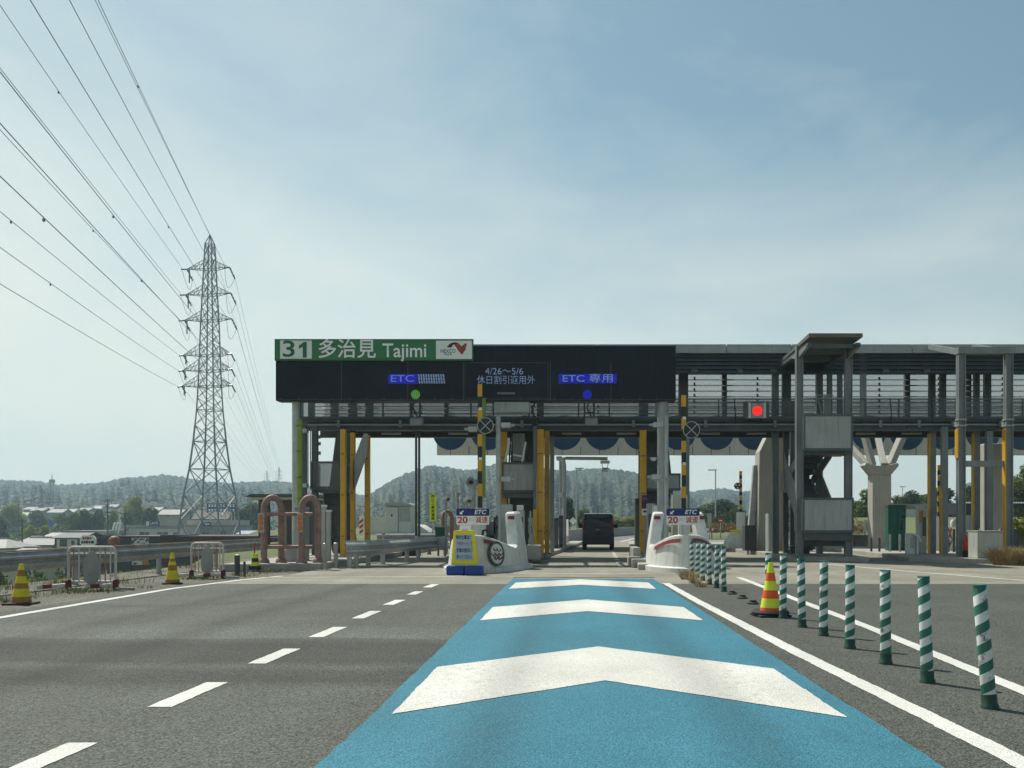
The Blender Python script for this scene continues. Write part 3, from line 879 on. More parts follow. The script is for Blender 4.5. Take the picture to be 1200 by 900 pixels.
# ------------------------------------------------------------------ canopy behind
YC = 44.0
can = thing('toll_canopy', 'pale toll canopy with a row of dark blue round recesses along its edge', 'canopy', (X(860,YC), YC+4, Z(533,YC)))
cx0, cx1 = X(512, YC), X(1330, YC)
zb_, zt_ = Z(533, YC), Z(489, YC)
mb = MB()
mb.prism([(YC, zb_), (YC+0.35, zb_-0.0), (YC+9, zb_+1.0), (YC+9, zt_-0.15), (YC+0.3, zt_), (YC, zt_)], 'x', cx0, cx1)
o = mb.build('shell', canopy_white, can)
xl = X(527.5, YC); k = 0
while xl < cx1-0.8:
    mb = MB(); mb.lathe([(0.0,0.0),(0.66,0.0),(0.80,-0.012),(0.84,-0.05),(0.84,0.0),(0.0,0.01)], (xl, YC-0.004, Z(508,YC)), 32, axis='y')
    mb = MB(); mb.disc((xl, YC-0.02, Z(507,YC)), 0.79, 0.016, 36)
    mb.build('round_recess', canopy_blue, can)
    xl += 44.6*YC/F
mb = MB()
x = cx0+0.6
while x < cx1:
    mb.box(x, x+0.03, YC-0.015, YC-0.003, zb_, Z(523,YC)); x += 0.85
mb.build('panel_seams', conc_dark, can)

def y_column(px, w, label, Y=41.5):
    t = thing('canopy_column', label, 'column', (X(px,Y), Y, 0.0), 'concrete columns carrying the canopy')
    xc = X(px, Y)
    mb = MB()
    zc = Z(557, Y); zk = Z(544.5, Y)
    mb.box(xc-w/2, xc+w/2, Y-0.36, Y+0.36, 0.0, zc)
    mb.prism([(xc-w/2, zc), (xc+w/2, zc), (xc+0.74, zk-0.05), (xc+0.68, zk+0.06), (xc+0.2, zk-0.06), (xc-0.2, zk-0.06), (xc-0.68, zk+0.06), (xc-0.74, zk-0.05)], 'y', Y-0.36, Y+0.36)
    mb.build('shaft', conc_pillar, t, bevel=0.03)
    for x0, x1, y1, wd in ((-0.28, -0.52, Y+0.5, 0.26), (0.46, 1.25, Y+0.5, 0.30), (-0.50, -1.25, Y+2.3, 0.26), (0.22, 0.62, Y+2.3, 0.26)):
        mb = MB(); mb.bar((xc+x0, Y+0.05, zk-0.04), (xc+x1, y1, Z(506, y1)), wd); mb.build('arm', conc_pillar, t, bevel=0.03)
    return t
y_column(1030.5, 0.80, 'concrete column with forked arms left of the green locker')
t = thing('canopy_column', 'broad plain concrete column between the small gate bar and the roofed stair tower', 'column', (X(906,38.5), 38.5, 0), 'concrete columns carrying the canopy')
mb = MB(); xc = X(904.5, 38.5)
mb.prism([(xc-0.62, 0), (xc+0.40, 0), (xc+0.42, Z(560,38.5)), (xc+0.62, Z(520,38.5)), (xc+0.3, Z(506,38.5)), (xc-0.15, Z(506,38.5)), (xc-0.55, Z(530,38.5))], 'y', 38.2, 39.1)
mb.build('shaft', conc_pillar, t, bevel=0.03)
mb = MB(); mb.prism([(X(875.5,38.5), 0), (X(885,38.5), 0), (X(888,38.5), Z(545,38.5)), (X(884,38.5), Z(545,38.5))], 'y', 38.6, 38.9)
mb.build('steel_strut', galv, t)
t = thing('canopy_column', 'wide concrete column behind the grey frame at far right', 'column', (X(1165,37), 37, 0), 'concrete columns carrying the canopy')
mb = MB(); mb.box(X(1152,37), X(1180,37), 36.9, 37.7, 0, Z(520,37)); 
mb.build('shaft', conc_pillar, t, bevel=0.03)
t = thing('canopy_column', 'grey column behind the left stair block between amber posts', 'column', (X(420,42), 42, 0), 'concrete columns carrying the canopy')
mb = MB(); mb.box(X(407,36), X(411,36), 36.0, 36.2, 0.0, zbeam); mb.build('shaft', steel_light, t)

# ------------------------------------------------------------------ stairs
def flight(mb, x0, x1, y0, z0, y1, z1, n):
    # open stair, from (y0,z0) up to (y1,z1)
    for i in range(n):
        a = i/n; b = (i+1)/n
        ya, yb_ = y0+(y1-y0)*a, y0+(y1-y0)*b
        za, zb2 = z0+(z1-z0)*a, z0+(z1-z0)*b
        mb.box(x0, x1, min(ya,yb_), max(ya,yb_), zb2-0.04, zb2)
        mb.box(x0, x1, ya-0.01, ya+0.01, za, zb2-0.04)
def stringer(mb, x, y0, z0, y1, z1, h=0.28, t=0.04):
    mb.prism([(y0, z0-h), (y1, z1-h), (y1, z1+0.06), (y0, z0+0.06)], 'x', x-t/2, x+t/2)
def balustrade(mb, x, y0, z0, y1, z1, h=0.95, t=0.03):
    mb.prism([(y0, z0+0.08), (y1, z1+0.08), (y1, z1+h), (y0, z0+h)], 'x', x-t/2, x+t/2)

# right tower with its own roof
YT = 31.0
tw = thing('stair_tower', 'steel stair tower with an overhanging roof and two grey landing boxes', 'stair tower', (X(970,YT), YT+1.5, 0))
xa, xb = X(936.5,YT), X(994,YT)
for x in (xa, xb):
    for y in (YT, YT+3.6):
        mb = MB(); w = 0.11
        mb.box(x-w, x+w, y-0.012+0.0, y+0.012, 0.12, Z(405,YT)); mb.box(x-w, x-w+0.02, y-w, y+w, 0.12, Z(405,YT)); mb.box(x+w-0.02, x+w, y-w, y+w, 0.12, Z(405,YT))
        mb.build('post', steel_mid, tw)
mb = MB()
zr = Z(401, YT)
mb.add([(X(948,YT-1.2),YT-1.2,Z(390.3,YT-1.2)),(X(1011,YT-1.2),YT-1.2,Z(390.3,YT-1.2)),(xb+0.5,YT+4.2,Z(414,YT)),(xa-0.25,YT+4.2,Z(414,YT)),
        (X(948,YT-1.2),YT-1.2,Z(394,YT-1.2)),(X(1011,YT-1.2),YT-1.2,Z(394,YT-1.2)),(xb+0.5,YT+4.2,Z(418,YT)),(xa-0.25,YT+4.2,Z(418,YT))],
       [(0,1,2,3),(7,6,5,4),(0,4,5,1),(1,5,6,2),(2,6,7,3),(3,7,4,0)])
mb = MB()
zt1, zt0 = Z(390.5, YT-1.2), Z(398, YT)
mb.prism([(YT-1.2, zt1-0.12), (YT-1.2, zt1), (YT+3.4, zt1-0.16), (YT+3.4, zt1-0.26)], 'x', X(948,YT-1.2), X(1011,YT-1.2))
mb.build('roof', M('roof_sheet', (0.12,0.115,0.095), 0.6), tw)
mb = MB()
for x in (X(950,YT-1.2), X(1007,YT-1.2)): mb.box(x-0.07, x+0.07, YT-1.1, YT+3.3, zt1-0.40, zt1-0.27)
for y in (YT-0.9, YT+0.1, YT+1.6, YT+3.0): mb.box(X(951,YT-1.2), X(1006,YT-1.2), y, y+0.1, zt1-0.40, zt1-0.27)
mb.build('roof_beams', steel, tw)
mb = MB()
for x in (xa, xb):
    mb.prism([(YT-1.1, zt1-0.42), (YT-1.1, zt1-0.36), (YT+1.2, zt1-0.36), (YT+0.1, Z(420,YT)), (YT-0.1, Z(420,YT))], 'x', x-0.05, x+0.05)
mb.build('roof_bracket', steel_mid, tw)
def landing(mb, mb2, x0, x1, y0, y1, z0, z1):
    mb.box(x0, x1, y0, y0+0.03, z0, z1)
    mb.box(x0, x0+0.03, y0+0.031, y1, z0, z1); mb.box(x1-0.03, x1, y0+0.031, y1, z0, z1)
    mb2.box(x0+0.032, x1-0.032, y0+0.032, y1, z0-0.02, z0+0.06)
    mb2.box(x0-0.02, x1+0.02, y0-0.03, y0-0.002, z1-0.03, z1+0.04); mb2.box(x0-0.02, x1+0.02, y0-0.03, y0-0.002, z0-0.06, z0+0.02)
    for x in (x0-0.02, x1-0.03): mb2.box(x, x+0.05, y0-0.028, y0-0.002, z0+0.021, z1-0.031)
mb = MB(); mb2 = MB()
landing(mb, mb2, X(942,YT-0.3), X(998,YT-0.3), YT-0.35, YT+0.9, Z(527,YT), Z(488,YT))
mb2.box(X(945,YT), X(994,YT), YT-0.1, YT+0.9, Z(533,YT), Z(528,YT))
lb = mb.build('landing_panel', panel_grey, tw); mb2.build('landing_frame', steel, lb)
mb = MB(); mb2 = MB()
landing(mb, mb2, X(941,YT-0.3), X(999,YT-0.3), YT-0.35, YT+0.9, Z(622,YT), Z(585,YT))
mb2.box(X(941,YT), X(997,YT), YT-0.2, YT-0.0, Z(633,YT), Z(624,YT)); mb2.box(X(941,YT), X(997,YT), YT+0.4, YT+0.5, Z(640,YT), Z(634,YT))
lb = mb.build('landing_panel', panel_grey, tw); mb2.build('landing_frame', steel, lb)
mb = MB()
xm = (xa+xb)/2
flight(mb, xm-0.45, xm+0.42, YT+3.5, Z(552,YT)-0.1, YT+0.9, Z(524,YT), 5)
flight(mb, xm-0.42, xm+0.40, YT+0.9, Z(622,YT)+0.05, YT+3.4, Z(552,YT)-0.1, 9)
flight(mb, xm-0.4, xm+0.4, YT+3.4, 0.15, YT+0.9, Z(624,YT), 5)
mb.build('stair_flight', steel, tw)
mb = MB()
for s in (-1, 1):
    x = xm+s*0.47
    stringer(mb, x, YT+0.9, Z(622,YT)+0.05, YT+3.4, Z(552,YT)-0.1)
    balustrade(mb, x+s*0.05, YT+0.9, Z(622,YT)+0.05, YT+3.4, Z(552,YT)-0.1)
    stringer(mb, x+s*0.02, YT+3.5, Z(552,YT)-0.1, YT+0.9, Z(524,YT))
mb.build('stair_side', steel_mid, tw)
mb = MB(); mb.box(X(942,YT), X(959,YT), YT+3.4, YT+3.45, Z(573,YT), Z(545,YT)); mb.build('side_panel', panel_grey, tw)
mb = MB()
mb.tube([P(944,467,YT+1), P(990,467,YT+1)], 0.025, 6); mb.tube([P(956,490,YT+0.8), P(957,461,YT+0.8), P(964,489,YT+0.8)], 0.03, 6)
mb.tube([P(957,463,YT+0.8), P(976,463,YT+1.8)], 0.025, 6)
mb.build('handrail', steel_light, tw, smooth=True)
for x, y0, y1 in [(967,466,YT+1.2)]:
    mb = MB(); mb.box(X(966,y1), X(974,y1), y1, y1+0.03, Z(487,y1), Z(464,y1)); mb.build('gate_panel', steel_mid, tw)
for px in (970, 982): 
    mb = MB(); mb.box(X(px,YT+3), X(px+5.5,YT+3), YT+3, YT+3.15, Z(490,YT+3), Z(425,YT+3)); mb.build('rear_post', steel, tw)

# left stair block at the end of the walkway
YB = 32.0
ls = thing('walkway_stairs', 'grey steel stairs with a panelled landing under the left end of the walkway', 'stairs', (X(388,YB), YB+1, 0), 'stairs from the walkway')
mb = MB(); mb2 = MB()
landing(mb, mb2, X(364.5,YB), X(400,YB), YB, YB+1.1, Z(572,YB), Z(542,YB))
mb2.box(X(368,YB), X(400,YB), YB+0.1, YB+1.1, Z(577,YB), Z(572.5,YB))
lb = mb.build('landing_panel', perf_panel, ls); mb2.build('landing_frame', steel, lb)
mb = MB()
flight(mb, X(378,YB), X(398,YB), YB+1.1, Z(571,YB), YF+0.3, zdeck-0.1, 11)
flight(mb, X(370,YB), X(398,YB), YF+0.6, 0.15, YB+1.1, Z(573,YB), 10)
mb.build('stair_flight', steel, ls)
mb = MB()
for px in (377, 399):
    stringer(mb, X(px,YB), YB+1.1, Z(571,YB), YF+0.3, zdeck-0.1)
stringer(mb, X(369.5,YB), YF+0.6, 0.15, YB+1.1, Z(573,YB)); stringer(mb, X(399.5,YB), YF+0.6, 0.15, YB+1.1, Z(573,YB))
mb.build('stringer', steel, ls)
mb = MB()
mb.prism([(X(414,YB+1), Z(573,YB+1)), (X(416,YB+1), Z(573,YB+1)), (X(430,YB+1), Z(533,YB+1)), (X(431,YB+1), Z(508,YB+1)), (X(426,YB+1), Z(508,YB+1)), (X(414,YB+1), Z(540,YB+1))], 'y', YB+1.0, YB+1.05)
mb.build('side_panel', panel_grey, ls)
for px, w in ((354.8, 0.14), (368.5, 0.12)):
    mb = MB(); mb.box(X(px,YB)-w, X(px,YB)+w/2, YB+0.1, YB+0.3, 0.1, zbeam); mb.build('post', steel, ls)
mb = MB()
for py in (505, 569): mb.cbox(P(353,py,YB-0.3), 0.42, 0.3, 0.12)
mb.build('lamp_box', galv, ls)
mb = MB()
for px in (373.5, 375): 
    for py in (512, 520, 531): mb.cbox(P(px, py, YB+2.2), 0.05, 0.05, 0.12)
mb.tube([P(364, 503, YB), P(364, 572, YB)], 0.02, 6); mb.tube([P(361, 503, YB), P(361, 572, YB)], 0.02, 6)
mb.build('ladder_fittings', steel_mid, ls)

# stairs on the island left of the express lane
YI = 33.0
is_ = thing('walkway_stairs', 'grey steel stairs with a solid landing box between the amber columns of the middle island', 'stairs', (X(608,YI), YI+1, 0), 'stairs from the walkway')
mb = MB(); mb2 = MB()
landing(mb, mb2, X(589,YI), X(626,YI), YI, YI+1.0, Z(575,YI), Z(543,YI))
mb2.box(X(589,YI), X(627,YI), YI+0.1, YI+1.0, Z(583,YI), Z(575.5,YI))
lb = mb.build('landing_panel', panel_grey, is_); mb2.build('landing_frame', steel, lb)
mb = MB(); flight(mb, X(594,YI), X(624,YI), YI+1.0, Z(573,YI), YR, zdeck-0.1, 10); flight(mb, X(594,YI), X(624,YI), YI+3.4, 0.15, YI+1.0, Z(574,YI), 9)
mb.build('stair_flight', steel, is_)
mb = MB()
for px in (592, 626): stringer(mb, X(px,YI), YI+1.0, Z(573,YI), YR, zdeck-0.1); stringer(mb, X(px,YI), YI+3.4, 0.15, YI+1.0, Z(574,YI))
mb.build('stringer', steel, is_)
mb = MB(); mb.bar(P(592,541,YI), P(597,517,YI), 0.07); mb.bar(P(612,541,YI), P(616,518,YI), 0.07); mb.bar(P(601,533,YI), P(613,535,YI), 0.05)
mb.build('handrail', white_box, is_)
mb = MB(); mb.box(X(601,YI+1.5), X(615,YI+1.5), YI+1.5, YI+1.54, Z(540,YI+1.5), Z(508,YI+1.5)); mb.build('rear_panel', panel_grey, is_)

ir = thing('walkway_stairs', 'narrow grey stairs and landing behind the thick grey sign pole of the right island', 'stairs', (X(783,YI), YI+1, 0), 'stairs from the walkway')
mb = MB(); mb2 = MB()
landing(mb, mb2, X(757,YI+1), X(797,YI+1), YI+1, YI+2, Z(573,YI+1), Z(556,YI+1))
lb = mb.build('landing_panel', panel_grey, ir); mb2.build('landing_frame', steel, lb)
mb = MB(); flight(mb, X(760,YI), X(794,YI), YI+2, Z(573,YI+1), YR+0.6, zdeck-0.1, 9); flight(mb, X(760,YI), X(794,YI), YI+4.2, 0.15, YI+2, Z(574,YI+1), 9)
mb.build('stair_flight', steel, ir)
mb = MB()
for px in (759, 795): stringer(mb, X(px,YI), YI+2, Z(573,YI+1), YR+0.6, zdeck-0.1)
mb.box(X(758,YI), X(797,YI), YI+4, YI+4.05, Z(590,YI), Z(508,YI))
mb.build('stringer', steel, ir)
mb = MB(); mb.prism([(X(762,YI),Z(536,YI)),(X(770,YI),Z(536,YI)),(X(768,YI),Z(540,YI)),(X(764,YI),Z(540,YI))], 'y', YI, YI+0.2); mb.build('lamp', white_box, ir)

# portal frame of bare columns at the far right
fr = thing('elevator_frame', 'bare grey steel frame of tall columns with amber edges at far right', 'steel frame', (X(1150,YT), YT, 0))
for px, y in ((1126, YT), (1181.5, YT)):
    mb = MB(); w = 0.115; x = X(px,y)
    mb.box(x-w, x+w, y-0.012, y+0.012, 0.12, Z(408,y)); mb.box(x-w, x-w+0.02, y-w, y+w, 0.12, Z(408,y)); mb.box(x+w-0.02, x+w, y-w, y+w, 0.12, Z(408,y))
    c = mb.build('column', steel_mid, fr)
    mb = MB(); mb.box(x-w-0.035, x-w-0.003, y-w, y+w, Z(650,y) if px > 1130 else Z(537,y), Z(503,y)); mb.build('edge_strip', yellow_paint, c)
for px, y, yel in ((1092.5, 34.3, 1), (1106.5, 33.6, 1), (1144, 34.5, 1), (1159, 34.0, 0)):
    mb = MB(); w = 0.10; x = X(px,y)
    mb.box(x-w, x+w, y-0.10, y+0.10, 0.12, zbeam+0.1)
    c = mb.build('column', steel_mid, fr)
    if yel:
        za = Z(575 if px == 1106.5 else 508, y)
        mb = MB(); mb.box(x-w-0.04, x-w-0.003, y-0.11, y+0.1, 0.13, za); mb.build('edge_strip', yellow_paint, c)
mb = MB()
mb.box(X(1121,YT), X(1188,YT), YT-0.15, YT+0.15, Z(415,YT), Z(407.5,YT))
for px in (1126, 1181.5):
    mb.prism([(YT+0.16, Z(415,YT)), (YT+0.16, Z(408,YT)), (YF-0.3, Z(405,YF)), (YF-0.3, Z(411,YF))], 'x', X(px,YT)-0.06, X(px,YT)+0.06)
mb.build('top_beam', steel_mid, fr)
mb = MB(); mb.box(X(1126,YT)+0.13, X(1181,YT)-0.12, YT-0.05, YT+0.05, Z(547,YT), Z(540,YT)); mb.build('cross_beam', steel_mid, fr)
mb = MB()
for px in (1126, 1181.5):
    mb.box(X(px,YT)-0.14, X(px,YT)+0.14, YT-0.14, YT+0.14, Z(493,YT), Z(491,YT)); mb.box(X(px,YT)-0.14, X(px,YT)+0.14, YT-0.14, YT+0.14, Z(500,YT), Z(498,YT))
    mb.bar((X(px,YT), YT+0.14, Z(497,YT)), (X(px-10,YF), YF-0.1, Z(497,YF)), 0.16)
mb.build('joint_plate', steel_light, fr)
# slim posts left of the tower
for px, y, h0, lab in [(921.5, 35, 506, 'slim dark post closest to the broad concrete column'), (929.5, 34.2, 470, 'slim dark post with a pipe beside the roofed stair tower')]:
    t = thing('service_post', lab, 'post', (X(px,y), y, 0.1), 'dark posts by the stair tower')
    mb = MB(); mb.box(X(px,y)-0.1, X(px,y)+0.07, y-0.08, y+0.08, 0.1, Z(h0,y)); mb.build('shaft', steel, t)
    mb = MB(); mb.tube([(X(px,y)-0.13, y-0.1, 0.1), (X(px,y)-0.13, y-0.1, Z(h0,y))], 0.025, 6); mb.build('pipe', yellow_dull if px < 925 else steel_light, t)
# ------------------------------------------------------------------ raised islands
def island(pts, h=0.15):
    mb = MB(); mb.prism(pts, 'z', -0.05, h)
    o = mb.build('toll_island', concrete, bevel=0.03); o['kind'] = 'structure'
island([(-3.0, 25.2), (-1.6, 25.2), (-0.9, 33), (0.25, 48), (0.9, 60), (-1.6, 60), (-2.6, 44)])
island([(1.80, 25.2), (3.4, 25.2), (4.0, 33), (5.4, 59), (3.6, 59), (2.25, 33)])
island([(7.15, 31.2), (9.5, 30.5), (10.3, 44), (10.2, 56), (7.6, 56), (6.95, 43), (7.3, 36.6)])
island([(10.9, 30.9), (12.0, 29.2), (14.8, 28.6), (15.4, 44), (15.2, 56), (12.2, 56), (11.4, 37)])
island([(-8.95, 24.7), (-6.5, 25.3), (-6.1, 40), (-5.5, 60), (-9.5, 60)], 0.17)

def nose(label, cx, yf, hw=0.86, rz=-0.05, s=1.0, scale_strip=None, horns=True):
    t = thing('island_nose', label, 'island nose', (cx, yf, 0), 'white concrete noses of the toll islands')
    out = []
    side = (3.3, 3.1, 2.95, 2.8, 2.7, 2.6, 2.5, 2.4, 2.25, 2.05, 1.8, 1.5, 1.2, 0.95, 0.7, 0.5, 0.34, 0.2, 0.1, 0.035)
    wv = lambda v: hw*math.sin(math.pi/2*min(v/2.1, 1.0))**0.60
    for v in side: out.append((-wv(v), v))
    out.append((0.0, 0.0))
    for v in reversed(side): out.append((wv(v), v))
    vs = [0, .3, .6, .95, 1.3, 1.7, 2.1, 2.25, 2.4, 2.5, 2.62, 3.3]
    zs = [.95, .93, .87, .78, .70, .62, .58, .66, .96, 1.26, 1.52, 1.54] if horns else [.97, .95, .9, .8, .7, .6, .55, .5, .5, .5, .5, .5]
    top = lambda v: float(np.interp(v, vs, zs))*s
    ca, sa = math.cos(rz), math.sin(rz)
    def W(u, v, z): return (cx + u*ca - v*sa, yf + u*sa + v*ca, z)
    prof = []   # offsets inward, z fraction
    n = len(out)
    norms = []
    for i, (u, v) in enumerate(out):
        a = out[max(i-1, 0)]; b = out[min(i+1, n-1)]
        tx, ty = b[0]-a[0], b[1]-a[1]; l = math.hypot(tx, ty)
        norms.append((-ty/l, tx/l))     # outline runs left -> front -> right; inward
    # check orientation: at front the inward normal should point +v
    if norms[n//2][1] < 0: norms = [(-a, -b) for a, b in norms]
    rings = []
    for (off, fz) in [(-0.13, 0.0), (-0.13, 0.10), (-0.02, 0.13), (0.0, 0.4), (0.03, 0.75), (0.06, 0.97), (0.10, 1.0), (0.24, 1.0), (0.28, 0.97), (0.28, 0.25)]:
        ring = []
        for (u, v), (nu, nv) in zip(out, norms):
            tz = top(v)
            z = {0.0: 0.0, 0.10: 0.11, 0.13: 0.14}.get(fz, tz*fz if fz != 0.25 else 0.25)
            hf = max(0.0, tz/s-0.62) if v > 1.75 else 0.0
            h2 = max(0.0, min(1.0, (v-1.95)/0.3))
            extra = (0.17*fz*hf + (0.10*h2 if (off >= 0.2 and fz > 0.3) else 0.0)*(1.6-fz))
            ring.append(W(u + nu*(off+extra), v + nv*(off+extra), z))
        rings.append(ring)
    mb = MB()
    v = [p for r in rings for p in r]
    f = []
    for i in range(len(rings)-1):
        for j in range(n-1):
            f.append((i*n+j, i*n+j+1, (i+1)*n+j+1, (i+1)*n+j))
    # back ends
    f.append(tuple(i*n for i in range(len(rings))))
    f.append(tuple(i*n+n-1 for i in reversed(range(len(rings)))))
    f.append(tuple((len(rings)-1)*n + j for j in range(n)))
    mb.add(v, f)
    body = mb.build('body', white_conc, t, smooth=True, autosmooth=28)
    def band(j0, j1, za, zb, nm, mat, off=-0.012):
        mb = MB(); vv = []; ff = []
        js = list(range(j0, j1+1))
        for j in js:
            (u, v_), (nu, nv) = out[j], norms[j]
            tz = top(v_)
            for zz, o2 in ((tz-za, 0.05), (tz-zb, 0.02)):
                e = 0.0
                vv.append(W(u+nu*(o2+off+e), v_+nv*(o2+off+e), zz))
        for k in range(len(js)-1): ff.append((2*k, 2*k+2, 2*k+3, 2*k+1))
        mb.add(vv, ff); mb.build(nm, mat, t)
    return t, out, norms, W, top, band

nA, oA, nrA, WA, topA, bandA = nose('white concrete island nose behind the yellow notice stand, with a round wave emblem', -2.52, 23.35, rz=-0.16, hw=0.88)
nB, oB, nrB, WB, topB, bandB = nose('white concrete island nose with red bands beside the green striped posts', 2.92, 23.6, rz=-0.02, hw=0.88)
bandB(12, 18, 0.10, 0.20, 'red_band', red_reflect, -0.035)
bandB(21, 29, 0.10, 0.20, 'red_band', red_reflect, -0.035)
bandA(24, 27, 0.09, 0.19, 'red_band', red_reflect, -0.035)
# red plates high on the horns (facing the traffic)
def horn_plate(t, W, u):
    c = W(u*0.84, 2.475, 1.37)
    mb = MB(); mb.cbox(c, 0.17, 0.02, 0.09, rx=-0.25); mb.build('red_plate', red_reflect, t)
for t, W in ((nA, WA), (nB, WB)):
    for u in (-0.70, 0.70): horn_plate(t, W, u)
# round wave emblem on the right flank of the left nose
ev = 0.78
_i = 26
c = Vector(WA(oA[_i][0]-nrA[_i][0]*0.02, oA[_i][1]-nrA[_i][1]*0.02, 0.46)); _p = Vector(WA(nrA[_i][0], nrA[_i][1], 0)) - Vector(WA(0, 0, 0)); nrm = Vector((-_p.x, -_p.y, 0.10)).normalized()
def disc_at(c, nrm, r0, r1, off, nm, mat, parent, n=32, sq=1.0):
    a = nrm.cross(Vector((0,0,1))).normalized(); b = a.cross(nrm).normalized()
    mb = MB(); v = []
    for k in range(n):
        an = 2*math.pi*k/n
        d = a*math.cos(an)*sq + b*math.sin(an)
        for r, o in ((r1, off), (r1, off-0.06), (r0, off), ): v.append(c + d*r + nrm*o)
    f = []
    for k in range(n):
        k2 = (k+1) % n
        f += [(3*k, 3*k2, 3*k2+2, 3*k+2), (3*k, 3*k+1, 3*k2+1, 3*k2)]
    mb.add(v, f)
    return mb.build(nm, mat, parent), a, b
emb, ea, eb = disc_at(c, nrm, 0.25, 0.31, 0.035, 'emblem_ring', M('emblem_ring', (0.06,0.085,0.06), 0.6), nA)
e2, _, _ = disc_at(c, nrm, 0.001, 0.25, 0.03, 'emblem_field', white_conc, nA)
def arcs(r, rows, mat, off, nm, th=0.02):
    mb = MB()
    for (x, y) in rows:
        pts = []
        for k in range(9):
            an = math.pi*1.05 + math.pi*0.9*k/8
            pts.append(c + ea*(x + r*math.cos(an)) + eb*(y + r*math.sin(an)) + nrm*off)
        mb.tube(pts, th, 5)
    mb.build(nm, mat, nA)
arcs(0.075, [(-0.10,0.13),(0.05,0.15),(-0.16,0.03),(0.0,0.03),(0.15,0.04),(-0.1,-0.08),(0.06,-0.07)], letter_black, 0.034, 'emblem_waves', 0.012)
arcs(0.075, [(-0.06,0.0),(0.10,0.0),(-0.14,-0.06),(0.02,-0.05)], red_reflect, 0.036, 'emblem_red_waves', 0.012)

# ------------------------------------------------------------------ express lane signs on the noses
def etc_sign(label, px, Y, post_to):
    w = 38.5*Y/F
    xc = X(px, Y)
    t = thing('lane_sign', label, 'sign', (xc, Y, 0), 'speed signs on the island noses')
    z0, zm, z1 = Z(615, Y), Z(604.5, Y), Z(596, Y)
    def rr(x0, x1, a, b, r=0.03):
        return [(x0+r,a),(x1-r,a),(x1-r*.3,a+r*.3),(x1,a+r),(x1,b-r),(x1-r*.3,b-r*.3),(x1-r,b),(x0+r,b),(x0+r*.3,b-r*.3),(x0,b-r),(x0,a+r),(x0+r*.3,a+r*.3)]
    mb = MB(); mb.prism(rr(xc-w/2, xc+w/2, z0, z1), 'y', Y, Y+0.03); b = mb.build('board', white_sign, t)
    mb = MB(); mb.prism(rr(xc-w/2-0.002, xc+w/2+0.002, zm, z1+0.002), 'y', Y-0.006, Y+0.031); b2 = mb.build('blue_field', navy, t)
    zc = (zm+z1)/2; h = z1-zm
    text('ETC', 'lettering', letter_white, t, xc+w*0.22, Y-0.009, zc, h*0.82, bold=0.02, shear=0.25, fit=w*0.37)
    a = xc-w*0.33
    mb = MB()
    q = h*0.28
    mb.prism([(a-q,zc-q),(a+q*0.5,zc-q),(a-q*0.05,zc-q*0.45),(a+q,zc+q*0.6),(a+q*0.6,zc+q),(a-q*0.45,zc-q*0.05),(a-q,zc+q*0.5)], 'y', Y-0.010, Y-0.0075)
    mb.build('arrow', letter_white, t)
    zl = (z0+zm)/2; h2 = zm-z0
    text('20', 'lettering', letter_red, t, xc-w*0.31, Y-0.004, zl, h2*0.98, bold=0.028, fit=w*0.31)
    text('キロ', 'faded_lettering', letter_faint, t, xc-w*0.03, Y-0.004, zl+h2*0.05, h2*0.5, bold=0.0, fit=w*0.16)
    text('減速', 'lettering', letter_red, t, xc+w*0.27, Y-0.004, zl, h2*0.78, bold=0.012, fit=w*0.37)
    mb = MB(); mb.tube([(xc-0.02, Y+0.06, post_to), (xc-0.02, Y+0.06, z1-0.03)], 0.035, 10); mb.build('post', galv, t, smooth=True)
    return t
etc_sign('blue and white lane sign standing behind the yellow notice stand', 554, 24.1, 0.6)
etc_sign('blue and white lane sign on a post in front of the red banded nose', 800.5, 23.75, 0.0)

# yellow notice stand
YA = 22.7
a = thing('notice_stand', 'yellow notice stand with a blue base and black and red lettering', 'notice stand', (X(544,YA), YA, 0))
px_ = lambda p: X(p, YA)
mb = MB()
mb.prism([(px_(528.5), Z(662,YA)), (px_(560.5), Z(662,YA)), (px_(555.5), Z(623,YA)), (px_(553.5), Z(621.5,YA)), (px_(533.5), Z(621.5,YA)), (px_(531.5), Z(623,YA))], 'y', YA, YA+0.10)
mb.build('panel', a_yellow, a, bevel=0.015)
mb = MB()
mb.prism([(px_(533.2), Z(656.5,YA)), (px_(554.6), Z(656.5,YA)), (px_(552.8), Z(626.8,YA)), (px_(534.2), Z(626.8,YA))], 'y', YA-0.008, YA-0.001)
f_ = mb.build('notice_face', a_face, a)
for s, py, m_ in (('非ETC車は、', 630, letter_black), ('「サポート」で', 637.6, letter_red), ('係員の指示に', 645.2, letter_black), ('従ってください', 652.8, letter_black)):
    text(s, 'lettering', m_, a, px_(544), YA-0.012, Z(py,YA), 0.105, bold=0.018, fit=0.35)
mb = MB(); mb.box(px_(540), px_(548), YA+0.02, YA+0.08, Z(621.3,YA), Z(619.5,YA)); mb.build('handle', white_box, a)
mb = MB(); mb.box(px_(523.5), px_(544.2), YA-0.12, YA+0.35, 0.0, 0.22); mb.box(px_(544.8), px_(565.5), YA-0.12, YA+0.35, 0.0, 0.22)
mb.build('weight_base', a_blue, a, bevel=0.03)

